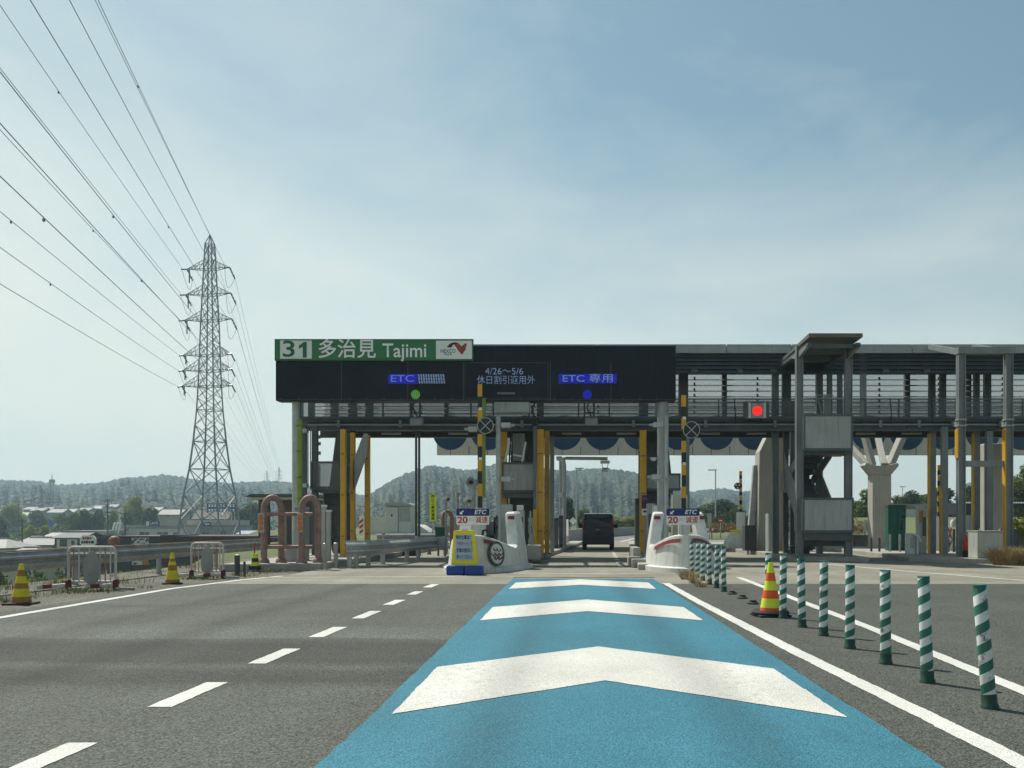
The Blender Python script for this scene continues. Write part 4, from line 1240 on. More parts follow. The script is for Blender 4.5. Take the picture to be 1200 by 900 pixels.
# ------------------------------------------------------------------ raised gate bars
def gate(label, px, Y, top, bot, base_z, dial=None, w=0.085):
    t = thing('barrier_gate', label, 'barrier gate', (X(px,Y), Y, base_z), 'raised barrier gate bars')
    z0, z1 = Z(bot,Y), Z(top,Y)
    n = 10; seg = (z1-z0)/n
    for nm, par, mt in (('yellow_bands', 1, yellow_paint), ('black_bands', 0, black_paint)):
        mb = MB()
        for i in range(n):
            if i % 2 == par: mb.box(X(px,Y)-w, X(px,Y)+w*0.6, Y, Y+0.05, z0+seg*i+0.001, z0+seg*(i+1)-0.001)
        mb.build(nm, mt, t)
    mb = MB()
    for i in (3, 7): mb.box(X(px,Y)-w*0.6, X(px,Y)+w*0.5, Y-0.004, Y-0.001, z0+seg*(i+0.9), z0+seg*(i+1.12))
    mb.build('reflector', white_sign, t)
    mb = MB(); mb.box(X(px,Y)-0.17, X(px,Y)+0.17, Y-0.05, Y+0.3, base_z, z0+0.02); mb.build('gate_housing', white_box, t, bevel=0.02)
    if dial:
        dx, dy, r = dial
        c = Vector((X(dx,Y), Y-0.06, Z(dy,Y)))
        mb = MB(); mb.disc(c, r, 0.05, 28); d = mb.build('round_lamp', black_paint, t)
        mb = MB(); mb.tube([c + Vector((r*0.97*math.cos(2*math.pi*k/28), -0.008, r*0.97*math.sin(2*math.pi*k/28))) for k in range(28)], 0.013, 5, closed=True)
        q = r*0.66
        mb.bar(c+Vector((-q,-0.008,-q)), c+Vector((q,-0.008,q)), 0.022); mb.bar(c+Vector((-q,-0.014,q)), c+Vector((q,-0.014,-q)), 0.022)
        mb.build('cross_mark', galv, d)
    return t
gate('tall raised yellow and black gate bar rising in front of the middle text panel', 563, 29, 450, 596, 0.15, (569, 499, 0.245))
gate('raised yellow and black gate bar right of the end of the black sign', 802, 29, 463, 597, 0.15, (810, 504, 0.255))
gate('small raised gate bar on a white box left of the broad concrete column', 868.5, 43, 552, 601, 0.15, None, 0.075)
c = P(864.5, 569.5, 42.9)
t = thing('lane_lamp', 'small black round lamp with white marks beside the far gate bar', 'signal lamp', c)
mb = MB(); mb.disc(c, 0.15, 0.08, 20); mb.build('lamp', black_paint, t)
mb = MB()
for k in range(3):
    an = 2*math.pi*k/3+0.5; mb.cbox(c+Vector((0.08*math.cos(an), -0.006, 0.08*math.sin(an))), 0.07, 0.01, 0.06)
mb.build('marks', white_sign, t)
gate('raised yellow and black gate bar between the grey posts at far right', 1101, 38, 545, 606, 0.15, None, 0.07)

# ------------------------------------------------------------------ amber columns and tall poles of the islands
def amber_column(label, px0, px1, Y, top, z0, mats=(None,), worn=False, split=None):
    t = thing('amber_column', label, 'column', ((X(px0,Y)+X(px1,Y))/2, Y, z0), 'amber painted guard columns')
    mb = MB()
    x0, x1 = X(px0,Y), X(px1,Y); d = 0.22
    mb.box(x0, x1, Y, Y+0.02, z0, Z(top,Y)); mb.box(x0, x0+0.02, Y+0.021, Y+d, z0, Z(top,Y)); mb.box(x1-0.02, x1, Y+0.021, Y+d, z0, Z(top,Y))
    mb.build('shaft', yellow_dull if worn else yellow_paint, t)
    mb = MB(); mb.box(x0-0.06, x1+0.06, Y-0.05, Y+d+0.05, z0, z0+0.03)
    for k in range(3): mb.box(x0+0.03, x1-0.03, Y-0.012, Y-0.001, z0+0.8+k*1.3, z0+0.83+k*1.3)
    mb.build('base_plate', steel, t)
    return t
amber_column('front amber column of the left island stairs', 398.6, 404.2, 30.5, 503, 0.0)
amber_column('middle amber column beside the light grey post of the left stairs', 410.3, 415.2, 33.0, 507, 0.15)
amber_column('rightmost amber column at the foot of the left stairs', 427.2, 432.6, 33.4, 510, 0.05)
amber_column('amber column left of the landing box behind the crossed lamp', 586, 594, 34.2, 506, 0.15, worn=False)
amber_column('broad bright amber column right of the landing box', 629, 637.2, 32.4, 503, 0.15)
amber_column('worn brown amber column next to the bright one', 638, 644, 33.6, 505, 0.15, worn=True)
amber_column('amber column at the left edge of the right island with a purple notice', 750, 757.5, 33.5, 504, 0.15)

def pole(name, label, cat, px, Y, top, z0, r, mat, group=None, cap=True):
    t = thing(name, label, cat, (X(px,Y), Y, z0), group)
    mb = MB(); mb.tube([(X(px,Y), Y, z0), (X(px,Y), Y, Z(top,Y))], r, 10); mb.build('shaft', mat, t, smooth=True)
    mb = MB(); mb.box(X(px,Y)-r*1.8, X(px,Y)+r*1.8, Y-r*1.8, Y+r*1.8, z0, z0+0.03)
    if cap: mb.tube([(X(px,Y), Y, Z(top,Y)), (X(px,Y), Y, Z(top-1.5,Y))], [r*1.15, r*0.5], 10)
    mb.build('base_plate', mat, t)
    return t
t = pole('lime_pole', 'lime green wrapped pole beside the left support of the black sign', 'pole', 351, 29.0, 492, 0.1, 0.085, lime_pole, 'lime green poles')
mb = MB()
for py in (500, 530, 560, 585, 612, 640): mb.lathe([(0.09,0),(0.105,0.01),(0.105,0.04),(0.09,0.05)], (X(351,29), 29, Z(py,29)), 12)
mb.build('ties', M('tie', (0.12,0.2,0.03)), t)
t = pole('lime_pole', 'lime green wrapped pole right behind the tall gate bar', 'pole', 567, 29.3, 468, Z(583, 29.3), 0.055, lime_pole, 'lime green poles')
t = pole('camera_pole', 'slender light grey pole with side cameras left of the landing box', 'camera pole', 584, 29.4, 488, 0.15, 0.075, galv, 'camera poles')
def side_cam(t, px, py, Y, s):
    mb = MB(); c = P(px, py, Y-0.12)
    mb.cbox(c, 0.28, 0.26, 0.15); mb.tube([c + Vector((s*0.14,0,0)), c+Vector((s*0.27,0,0.01))], [0.055, 0.03], 8)
    mb.tube([c - Vector((s*0.14,0,0)), c - Vector((s*0.26,-0.1,0))], 0.03, 6)
    mb.build('side_camera', galv, t, bevel=0.01)
side_cam(t, 593, 498.5, 29.4, 1); side_cam(t, 593, 561.5, 29.4, 1); side_cam(t, 554.5, 503, 29.4, -1)
t = pole('camera_pole', 'slender light grey pole with side cameras beside the thick sign pole', 'camera pole', 781.2, 29.6, 488, 0.15, 0.06, galv, 'camera poles')
side_cam(t, 771, 498, 29.5, -1); side_cam(t, 773, 561, 29.5, -1); side_cam(t, 769, 559, 29.3, -1)
t = thing('island_post', 'grey square post behind the right gate bar', 'post', (X(804,34), 34, 0.15))
mb = MB(); mb.box(X(802,34), X(808,34), 34, 34.2, 0.15, zbeam); mb.build('shaft', steel_mid, t)
t = thing('island_post', 'blue grey post with an amber lower half left of the bright amber column', 'post', (X(626.5,33), 33, 0.15))
mb = MB(); mb.box(X(625,32.3), X(628.6,32.3), 32.3, 32.4, Z(597,32.3), zbeam); mb.build('upper_shaft', M('blue_grey', (0.10,0.14,0.18), 0.5), t)
mb = MB(); mb.box(X(624.6,32.3), X(629,32.3), 32.28, 32.42, 0.15, Z(597.2,32.3)); mb.build('lower_shaft', yellow_paint, t)
t = thing('island_post', 'pale grey square post right of the worn amber column', 'post', (X(647,36), 36, 0.15))
mb = MB(); mb.box(X(644.5,36), X(649.5,36), 36, 36.25, 0.15, zbeam); mb.build('shaft', steel_light, t)

# antenna arm over the express lane
YM = 44.0
t = thing('antenna_gantry', 'grey pipe mast bent over the express lane carrying an antenna box', 'antenna mast', (X(658,YM), YM, 0.15))
mb = MB(); mb.tube([P(661,645,YM), P(661,545,YM), P(660,540,YM), P(657,537,YM), P(652,537.5,YM)], 0.10, 10); mb.build('mast', galv, t, smooth=True)
mb = MB(); mb.tube([P(657,645,YM+0.3), P(657,538,YM+0.3), P(664,537,YM+0.3), P(712,537.5,YM+0.3)], 0.075, 10); mb.build('arm', galv, t, smooth=True)
mb = MB(); mb.cbox(P(709,541.5,YM+0.2), 0.42, 0.4, 0.12); mb.cbox(P(709,550.5,YM+0.2), 0.26, 0.3, 0.13, rx=0.3)
for px in (705, 713): mb.bar(P(px,540,YM+0.2), P(709+(px-709)*0.7,549,YM+0.2), 0.03)
mb.build('antenna_box', galv, t)
mb = MB(); mb.cbox(P(657,580,YM-0.2), 0.2, 0.3, 0.16, rx=0.3); mb.build('camera', white_box, t, bevel=0.02)
mb = MB(); mb.cbox(P(659,600,YM-0.15), 0.12, 0.06, 0.32); mb.build('notice', white_sign, t)

# ------------------------------------------------------------------ cabinets and machines
def cabinet(name, label, cat, px0, px1, Y, py0, z0, d, mat, parts=(), group=None, bevel=0.012):
    x0, x1 = X(px0,Y), X(px1,Y)
    t = thing(name, label, cat, ((x0+x1)/2, Y, z0), group)
    mb = MB(); mb.box(x0, x1, Y, Y+d, z0, Z(py0,Y)); mb.build('housing', mat, t, bevel=bevel)
    w = x1-x0; h = Z(py0,Y)-z0
    for nm, fx0, fx1, fz0, fz1, m_ in parts:
        mb = MB(); mb.box(x0+w*fx0, x0+w*fx1, Y-0.015, Y-0.002, z0+h*fz0, z0+h*fz1); mb.build(nm, m_, t)
    return t
t = cabinet('toll_machine', 'tall white toll machine with a square top box behind the left nose horn', 'toll machine', 605, 614, 29.2, 598, 0.15, 0.5, beige_box,
        [('slot', .35, .6, .55, .72, dark_box), ('screen', .2, .85, .76, .86, dark_box), ('door', .1, .9, .05, .5, white_box)], 'toll machines')
mb = MB(); mb.box(X(605.5,29.1), X(613,29.1), 29.15, 29.5, Z(597.9,29.1), Z(592,29.1)); mb.build('top_box', white_box, t, bevel=0.01)
cabinet('toll_machine', 'narrow grey toll machine left of the blue grey post', 'toll machine', 619, 624.5, 30.8, 607, 0.15, 0.5, steel_light, [('panel', .2, .8, .6, .8, dark_box)], 'toll machines')
t = thing('card_reader', 'thin pale reader box on a stalk between the toll machines', 'card reader', (X(621,30), 30, 0.2))
mb = MB(); mb.box(X(620.5,30), X(622.5,30), 30, 30.1, 0.2, Z(599,30)); mb.build('stalk', steel_light, t)
mb = MB(); mb.tube([P(616.5,615,30), P(618.5,612,30), P(617,620,30), P(619,628,30), P(617,634,30)], 0.04, 6); mb.build('hose', rubber, t, smooth=True)
t = cabinet('control_box', 'grey box rising behind the left nose horn', 'control box', 587, 600, 27.6, 591, 0.2, 0.4, steel_light, [('label_plate', .2, .8, .1, .3, panel_grey)])
t = thing('kerb_block', 'low pale concrete block at the kerb in front of the amber columns', 'concrete block', (X(620,28.7), 28.7, 0.1), 'kerb blocks')
mb = MB(); mb.prism([(X(608,28.5), 0.10), (X(616,28.5), 0.10), (X(616,28.5), 0.48), (X(609,28.5), 0.50)], 'y', 28.0, 28.45); mb.build('block', concrete, t, bevel=0.02)
t = thing('kerb_block', 'longer concrete block behind the first on the left island kerb', 'concrete block', (X(626,29.8), 29.8, 0.1), 'kerb blocks')
mb = MB(); mb.box(X(617,29.8), X(634,29.8), 29.2, 30.4, 0.12, 0.55); mb.build('block', concrete, t, bevel=0.02)
for px0, px1, Y, py0, lab in [(649.5, 653, 41, 607, 'low dark cabinet beside the pale grey square post'), (655, 658, 43, 604, 'dark cabinet at the foot of the antenna mast')]:
    cabinet('lane_cabinet', lab, 'cabinet', px0, px1+1.5, Y, py0, 0.15, 0.6, dark_box, [('door', .1, .9, .1, .9, steel)], 'dark lane cabinets')
t = thing('kerb_nose', 'small white sloped block at the far end of the left express lane island', 'concrete block', (X(663,52), 52, 0), 'kerb blocks')
mb = MB(); mb.prism([(51.5, 0.1), (53.2, 0.1), (53.2, 1.35), (52.6, 1.45), (51.7, 0.55)], 'x', X(660.5,52), X(666.5,52)); mb.build('block', white_conc, t, bevel=0.03)
# right island
cabinet('lane_cabinet', 'tall dark cabinet at the left kerb of the right island, left of the purple notice', 'cabinet', 744.5, 749.5, 35.5, 584, 0.15, 0.5, dark_box, [('door', .1, .9, .1, .9, steel)], 'dark lane cabinets')
t = cabinet('toll_machine', 'grey toll machine between the purple notice and the white horn', 'toll machine', 759, 768, 31.5, 590, 0.15, 0.5, panel_grey, [('panel', .1, .5, .55, .8, steel), ('door', .55, .95, .1, .9, beige_box)], 'toll machines')
t = cabinet('control_box', 'pale control box with a white top corner behind the right nose', 'control box', 766, 779, 28.6, 591.5, 0.2, 0.4, steel_light, [('plate', .0, .35, .8, .98, white_box)])
cabinet('control_box', 'light grey box right of the thick sign pole behind the lane sign', 'control box', 788, 806, 29.6, 580, 0.2, 0.5, beige_box, [('door', .08, .92, .1, .9, beige_box), ('meter', .3, .6, .6, .75, dark_box)])
t = thing('purple_notice', 'purple and white notice plate on the amber column of the right island', 'notice', (X(756,33), 33, 0.15))
mb = MB(); mb.box(X(752,33.1), X(759.5,33.1), 33.15, 33.18, Z(596,33.1), Z(580,33.1)); p_ = mb.build('purple_plate', purple_sign, t)
mb = MB(); mb.box(X(752.3,33.1), X(759.2,33.1), 33.15, 33.18, Z(604,33.1), Z(596.3,33.1)); w_ = mb.build('white_plate', white_sign, t)
mb = MB(); mb.box(X(754,33.1), X(757.5,33.1), 33.14, 33.148, Z(600.5,33.1), Z(598,33.1)); mb.build('car_mark', dark_box, w_)
text('ETC', 'lettering', M('pale_violet', (0.3,0.25,0.4)), p_, X(755.7,33.1), 33.145, Z(584.5,33.1), 0.09)
mb = MB(); mb.box(X(755,33.1), X(757,33.1), 33.2, 33.24, 0.15, Z(596,33.1)); mb.build('post', steel_light, t)
for i, (dx, dz) in enumerate(((0.0, 0.32), (0.10, 0.24), (0.2, 0.18))):
    pass
t = thing('kerb_block', 'stepped white kerb block at the foot of the right white nose', 'concrete block', (X(750,27.5), 27.5, 0), 'kerb blocks')
mb = MB()
mb.box(1.72, 2.10, 26.4, 28.6, 0.0, 0.24); mb.box(1.90, 2.12, 28.62, 30.5, 0.0, 0.5)
mb.build('block', concrete, t, bevel=0.025)

# things on poles near the left nose
def cam_on_post(label, px, py, Y, z0):
    t = thing('traffic_camera', label, 'camera', (X(px,Y), Y, z0), 'white traffic cameras')
    mb = MB(); mb.tube([(X(px,Y), Y, z0), (X(px,Y), Y, Z(py+4,Y))], 0.035, 8); mb.build('post', galv_dull, t, smooth=True)
    mb = MB(); c = P(px+1, py, Y); mb.cbox(c, 0.17, 0.40, 0.15, rx=-0.2, rz=0.5); mb.build('camera_body', white_box, t, bevel=0.02)
    mb = MB(); mb.cbox(P(px+2.6, py+2.0, Y-0.16), 0.08, 0.1, 0.08, rx=-0.2, rz=0.5); mb.build('lens_hood', black_paint, t)
cam_on_post('white camera on a thin post above the red brown hoop', 522.5, 583.5, 34, 0.2)
cam_on_post('white camera on a post just left of the tall striped gate bar', 547, 585, 33, 0.2)
t = thing('loudspeaker', 'round grey loudspeaker on a post behind the left lane sign', 'loudspeaker', (X(553,33), 33, 0.15))
mb = MB(); mb.tube([P(554.5,640,33), P(554.5,570,33)], 0.085, 10); mb.build('post', galv, t, smooth=True)
mb = MB(); mb.lathe([(0.04,0.25),(0.07,0.1),(0.16,-0.08),(0.17,-0.12),(0.13,-0.10),(0.05,0.0)], (X(552.5,33), 32.85, Z(565.3,33)), 20, axis='y'); mb.build('horn', galv, t, smooth=True)
mb = MB(); mb.lathe([(0.0,0.0),(0.06,0.0),(0.06,-0.1),(0.0,-0.12)], (X(552.5,33), 32.82, Z(565.3,33)), 14, axis='y'); mb.build('driver', letter_black, t)
mb = MB(); mb.cbox(P(556.5,566,33.1), 0.2, 0.2, 0.22); mb.build('bracket_box', galv, t)
t = thing('grey_pipe', 'short grey post between the two white cameras', 'post', (X(536,40), 40, 0))
mb = MB(); mb.tube([P(536,640,40), P(536,577,40)], 0.06, 8); mb.tube([P(536,581,40), P(536,577,40)], 0.09, 8); mb.build('shaft', galv_dull, t, smooth=True)
t = thing('white_box', 'white box under the left lane sign', 'cabinet', (X(545,25.5), 25.5, 0.3))
mb = MB(); mb.box(X(538.5,25.5), X(552.5,25.5), 25.5, 25.8, 0.25, Z(613,25.5)); mb.build('housing', white_box, t, bevel=0.02)
mb = MB(); mb.box(X(539.5,25.5), X(551.5,25.5), 25.48, 25.497, 0.3, Z(616,25.5)); mb.build('door', white_sign, t)
t = thing('meter_cluster', 'dark jumble of hoses and meters between the lane sign and the left white horn', 'meters', (X(575,27.5), 27.5, 0.3))
mb = MB()
for px, py, w, h in [(577,622,0.2,0.5),(572,615,0.1,0.35),(581,616,0.12,0.5),(575,633,0.25,0.3)]:
    mb.cbox(P(px,py,27.5), w, 0.2, h)
mb.build('meter_box', steel, t, bevel=0.01)
mb = MB(); mb.tube([P(565,629,27.3), P(566,622,27.3), P(570,621,27.3), P(572,626,27.3), P(570,632,27.3), P(575,634,27.3), P(578,628,27.3)], 0.035, 6)
mb.tube([P(582,606,27.4), P(579,611,27.4), P(582,618,27.4), P(580,626,27.4)], 0.03, 6); mb.build('hose', rubber, t, smooth=True)
mb = MB(); mb.tube([P(573,640,27.5), P(573,607,27.5)], 0.04, 6); mb.tube([P(582,640,27.5), P(582,604,27.5)], 0.03, 6); mb.build('stand_pipe', steel, t)

# ---- right side machines
t = cabinet('gate_base', 'white sloped block with a yellow top rail beside the broad concrete column', 'concrete block', 866, 871, 42.5, 600, 0.15, 0.6, white_box)
mb = MB(); mb.prism([(X(852,42.2), 0.12), (X(868,42.2), 0.12), (X(866.5,42.2), Z(624.5,42.2)), (X(860.5,42.2), Z(625,42.2)), (X(853.5,42.2), Z(635,42.2))], 'y', 42.0, 43.4); mb.build('sloped_block', white_conc, t, bevel=0.03)
mb = MB(); mb.tube([P(857.5,626,42), P(858,622.5,42), P(866,622,42), P(867,625,42)], 0.06, 6); mb.build('yellow_rail', cone_yellow, t, smooth=True)
cabinet('lane_cabinet', 'dark cabinet standing in front of the broad concrete column', 'cabinet', 873, 886.5, 37.8, 615.5, 0.15, 0.6, dark_box, [('door', .08, .92, .05, .95, dark_box), ('handle', .1, .14, .4, .6, steel_light)], 'dark lane cabinets')
cabinet('lane_cabinet', 'pale tall cabinet edge right in front of the broad concrete column', 'cabinet', 900, 911, 36.8, 602, 0.15, 0.5, panel_grey, [('edge_trim', .0, .12, .0, 1.0, white_box)], 'dark lane cabinets')
YG = 38.0
t = cabinet('green_locker', 'tall dark green locker right of the forked concrete column', 'locker', 1041, 1061.5, YG, 593, 0.0, 0.4, green_cab, [('door', .06, .48, .03, .96, green_cab), ('door', .52, .94, .03, .96, green_cab), ('red_label', .80, .92, .76, .79, letter_red), ('notice', .72, .78, .52, .66, white_sign), ('notice', .36, .4, .52, .58, white_sign)])
mb = MB(); mb.box(X(1040,YG), X(1062.5,YG), YG-0.05, YG+0.45, Z(592.8,YG), Z(591.5,YG)); mb.build('top_cover', steel, t)
for i, px in enumerate((1030.5, 1043, 1054.5, 1021)):
    t = thing('guard_post', 'slim grey guard post in front of the green locker' if i in (1, 2) else 'slim grey guard post at the foot of the forked column', 'guard post', (X(px,36.8), 36.8, 0), 'slim guard posts')
    t['label'] = ['right slim guard post at the foot of the forked column', 'left slim guard post in front of the green locker', 'right slim guard post in front of the green locker', 'left slim guard post at the foot of the forked column'][i]
    mb = MB(); mb.tube([P(px,654,36.8), P(px,626 if i in (1,2) else 630,36.8)], 0.045, 8); mb.build('shaft', galv_dull if i in (1,2) else steel, t, smooth=True)
t = cabinet('toll_machine', 'white toll machine with an upright beige pillar right of the green locker', 'toll machine', 1065, 1073, 33.5, 625, 0.15, 0.4, white_box, [('panel', .2, .8, .3, .8, beige_box)], 'toll machines')
mb = MB(); mb.box(X(1074.5,33.4), X(1076.5,33.4), 33.4, 33.7, 0.15, Z(626,33.4)); mb.tube([P(1069,626,33.4), P(1076,629,33.4), P(1079,635,33.4)], 0.05, 6); mb.build('lever', white_box, t)
t = thing('toll_machine', 'tall curved beige and white machine pillar left of the amber edged posts', 'toll machine', (X(1080,34), 34, 0.15), 'toll machines')
mb = MB(); mb.prism([(X(1078,34), 0.15), (X(1086.5,34), 0.15), (X(1086.5,34), Z(598,34)), (X(1083,34), Z(593,34)), (X(1079,34), Z(591,34)), (X(1077,34), Z(595,34))], 'y', 34, 34.4); mb.build('housing', beige_box, t, bevel=0.03)
mb = MB(); mb.box(X(1081,34), X(1085,34), 33.98, 33.997, Z(628,34), Z(606,34)); mb.build('screen_panel', steel, t)
mb = MB(); mb.box(X(1079,33.8), X(1081.5,33.8), 33.8, 33.96, Z(612,33.8), Z(598,33.8)); mb.build('side_plate', cone_brown, t)
t = cabinet('control_box', 'large pale cabinet beside the dry grass clump at far right', 'cabinet', 1145.5, 1175.5, 29.3, 623, 0.15, 0.7, beige_box, [('door', .06, .94, .05, .95, beige_box)], None, 0.02)
mb = MB(); mb.box(X(1145,29.3), X(1176,29.3), 29.25, 30.05, Z(622.9,29.3), Z(621.8,29.3))
for px in (1148.5, 1171.5): mb.tube([P(px,622,29.5), P(px,619.5,29.5)], 0.03, 8)
mb.build('lid', beige_box, t)
cabinet('lane_cabinet', 'dark cabinet behind the pale cabinet at far right', 'cabinet', 1182, 1194, 33, 620, 0.15, 0.6, steel, [('door', .1, .9, .1, .9, steel)], 'dark lane cabinets')
t = thing('red_canister', 'red canister standing by the grey frame column', 'canister', (X(1131.5,30.5), 30.5, 0.15))
mb = MB(); mb.lathe([(0.0,0.22),(0.06,0.22),(0.07,0.28),(0.065,0.55),(0.05,0.66),(0.03,0.72),(0.0,0.72)], (X(1131.5,30.5), 30.5, 0.15), 14); mb.build('body', ext_red, t, smooth=True)
mb = MB(); mb.tube([P(1131,646,30.4), P(1133,652,30.4), P(1134,657,30.4)], 0.03, 6); mb.lathe([(0.07,0),(0.09,0.02),(0.09,0.2),(0.06,0.22)], (X(1131.5,30.5), 30.5, 0.15), 12); mb.build('stand', rubber, t)
t = thing('hazard_board', 'white board with a red crossed mark behind the amber edged posts', 'sign', (X(1112,36), 36, 0.15))
mb = MB(); mb.box(X(1110,36), X(1116,36), 36, 36.05, Z(632,36), Z(618,36)); mb.build('board', white_sign, t)
mb = MB(); mb.prism([(X(1110.5,36), Z(631,36)), (X(1112.8,36), Z(625,36)), (X(1110.5,36), Z(619.5,36)), (X(1112,36), Z(619.5,36)), (X(1113,36), Z(623,36)), (X(1114,36), Z(619.5,36)), (X(1115.6,36), Z(619.5,36)), (X(1113.6,36), Z(625,36)), (X(1115.6,36), Z(631,36)), (X(1114,36), Z(631,36)), (X(1113,36), Z(627.5,36)), (X(1112,36), Z(631,36))], 'y', 35.985, 35.997); mb.build('red_mark', letter_red, t)
mb = MB(); mb.box(X(1112.4,36), X(1113.6,36), 36.06, 36.1, 0.15, Z(632,36)); mb.build('post', steel, t)
t = thing('kerb_nose', 'white sloped gate block behind the amber edged posts', 'concrete block', (X(1115,40), 40, 0.15), 'kerb blocks')
mb = MB(); mb.prism([(X(1109,39), 0.15), (X(1120,39), 0.15), (X(1119,39), Z(627,39)), (X(1114,39), Z(627,39)), (X(1109,39), Z(648,39))], 'y', 39, 40); mb.box(X(1099,39), X(1104,39), 39.2, 40, 0.15, Z(638,39)); mb.build('block', white_conc, t, bevel=0.03)
t = thing('lane_camera', 'white and dark camera head behind the amber edged posts', 'camera', (X(1118,36), 36, 1.5))
mb = MB(); mb.lathe([(0,-0.1),(0.12,-0.08),(0.14,0.1),(0.08,0.2),(0,0.2)], P(1118,615,36), 14); mb.build('dome', white_box, t, smooth=True)
mb = MB(); mb.tube([P(1118,650,36), P(1118,620,36)], 0.05, 8); mb.build('post', steel, t)
cabinet('lane_cabinet', 'pale ribbed box behind the posts left of the pale cabinet', 'cabinet', 1133.5, 1139.5, 34, 604, 0.15, 0.5, beige_box, [('rib', .45, .55, 0.02, .98, steel_light)], 'dark lane cabinets')
t = cabinet('concrete_wall', 'low grey concrete wall between the stair tower and the forked column', 'wall', 950, 1022, 46, 627, 0.0, 0.2, conc_dark, [('joint', .5, .52, 0.02, .98, conc_dark)])
t = thing('white_post', 'short white post on the low concrete wall', 'post', (X(1014,46), 46, 1))
mb = MB(); mb.box(X(1013,46), X(1015,46), 46.02, 46.1, 0.2, Z(609,46)); mb.build('shaft', white_box, t)
# ================================================================== ROAD FURNITURE
def stripe_mat():
    m = bpy.data.materials.new('spiral_bands'); m.use_nodes = True
    t = m.node_tree; b = t.nodes['Principled BSDF']; b.inputs['Roughness'].default_value = 0.42
    N = t.nodes.new; K = t.links.new
    c = N('ShaderNodeTexCoord'); s = N('ShaderNodeSeparateXYZ'); K(c.outputs['Object'], s.inputs[0])
    at = N('ShaderNodeMath'); at.operation = 'ARCTAN2'; K(s.outputs['X'], at.inputs[0]); K(s.outputs['Y'], at.inputs[1])
    d = N('ShaderNodeMath'); d.operation = 'DIVIDE'; d.inputs[1].default_value = 2*math.pi; K(at.outputs[0], d.inputs[0])
    z = N('ShaderNodeMath'); z.operation = 'DIVIDE'; z.inputs[1].default_value = 0.128; K(s.outputs['Z'], z.inputs[0])
    a = N('ShaderNodeMath'); a.operation = 'ADD'; K(d.outputs[0], a.inputs[0]); K(z.outputs[0], a.inputs[1])
    f = N('ShaderNodeMath'); f.operation = 'FRACT'; K(a.outputs[0], f.inputs[0])
    g = N('ShaderNodeMath'); g.operation = 'GREATER_THAN'; g.inputs[1].default_value = 0.50; K(f.outputs[0], g.inputs[0])
    mx = N('ShaderNodeMix'); mx.data_type = 'RGBA'
    mx.inputs['A'].default_value = (0.60, 0.62, 0.60, 1); mx.inputs['B'].default_value = (0.008, 0.12, 0.075, 1)
    K(g.outputs[0], mx.inputs['Factor'])
    oi = N('ShaderNodeObjectInfo')
    va = N('ShaderNodeVectorMath'); va.operation = 'ADD'; K(c.outputs['Object'], va.inputs[0]); K(oi.outputs['Location'], va.inputs[1])
    n = N('ShaderNodeTexNoise'); n.inputs['Scale'].default_value = 11; n.inputs['Detail'].default_value = 7; n.inputs['Roughness'].default_value = 0.7
    K(va.outputs[0], n.inputs['Vector'])
    r = N('ShaderNodeMapRange'); r.inputs['From Min'].default_value = 0.54; r.inputs['From Max'].default_value = 0.66; r.inputs['To Max'].default_value = 0.85
    K(n.outputs['Fac'], r.inputs['Value'])
    m2 = N('ShaderNodeMix'); m2.data_type = 'RGBA'; m2.inputs['B'].default_value = (0.05, 0.055, 0.045, 1)
    K(mx.outputs['Result'], m2.inputs['A']); K(r.outputs['Result'], m2.inputs['Factor'])
    K(m2.outputs['Result'], b.inputs['Base Color'])
    return m
spiral = stripe_mat()
post0 = thing('lane_post', '', 'delineator post', (0, 0, 0), 'green and white striped posts beside the blue lane')
mb = MB(); mb.lathe([(0.0,0.085),(0.047,0.085),(0.045,0.30),(0.044,0.795),(0.040,0.80),(0.0,0.797)], (0,0,0), 22); mb.build('striped_tube', spiral, post0, smooth=True)
mb = MB(); mb.lathe([(0.0,0.0),(0.058,0.0),(0.058,0.02),(0.050,0.03),(0.050,0.085),(0.048,0.095),(0.0,0.112)], (0,0,0), 22); mb.build('foot', post_base, post0, smooth=True)
mb = MB(); mb.lathe([(0.030,0.7985),(0.046,0.7985),(0.046,0.806),(0.030,0.804)], (0,0,0), 22); mb.build('rim', green_band, post0, smooth=True)
stub0 = thing('post_stub', '', 'post stub', (0,0,0), 'black stubs of missing striped posts')
mb = MB(); mb.lathe([(0.0,0.0),(0.085,0.0),(0.085,0.02),(0.055,0.035),(0.05,0.06),(0.0,0.06)], (0,0,0), 16); mb.build('stub', rubber, stub0, smooth=True)
ordn = ['nearest striped post, leaning a little to the left', 'second nearest striped post, with black scuff marks', 'third nearest striped post, with a white topmost band', 'fourth nearest striped post, scuffed near its middle', 'fifth nearest striped post, third to the right of the cone', 'second striped post right of the orange and lime cone', 'striped post touching the right side of the orange and lime cone', 'striped post right behind the orange and lime cone',
        'nearest post of the tight far row by the white nose', 'second post of the tight far row by the white nose', 'third post of the tight far row by the white nose', 'fourth post of the tight far row by the white nose', 'fifth post of the tight far row by the white nose', 'farthest striped post against the white nose']
bases = [(1160,830),(1087,800),(1038,778),(996,760),(965,745),(940,735),(917.5,724.5),(900,716.5),(848.4,693.3),(839.6,689),(831.5,685),(823.5,680.5),(817,677),(811,674.4)]
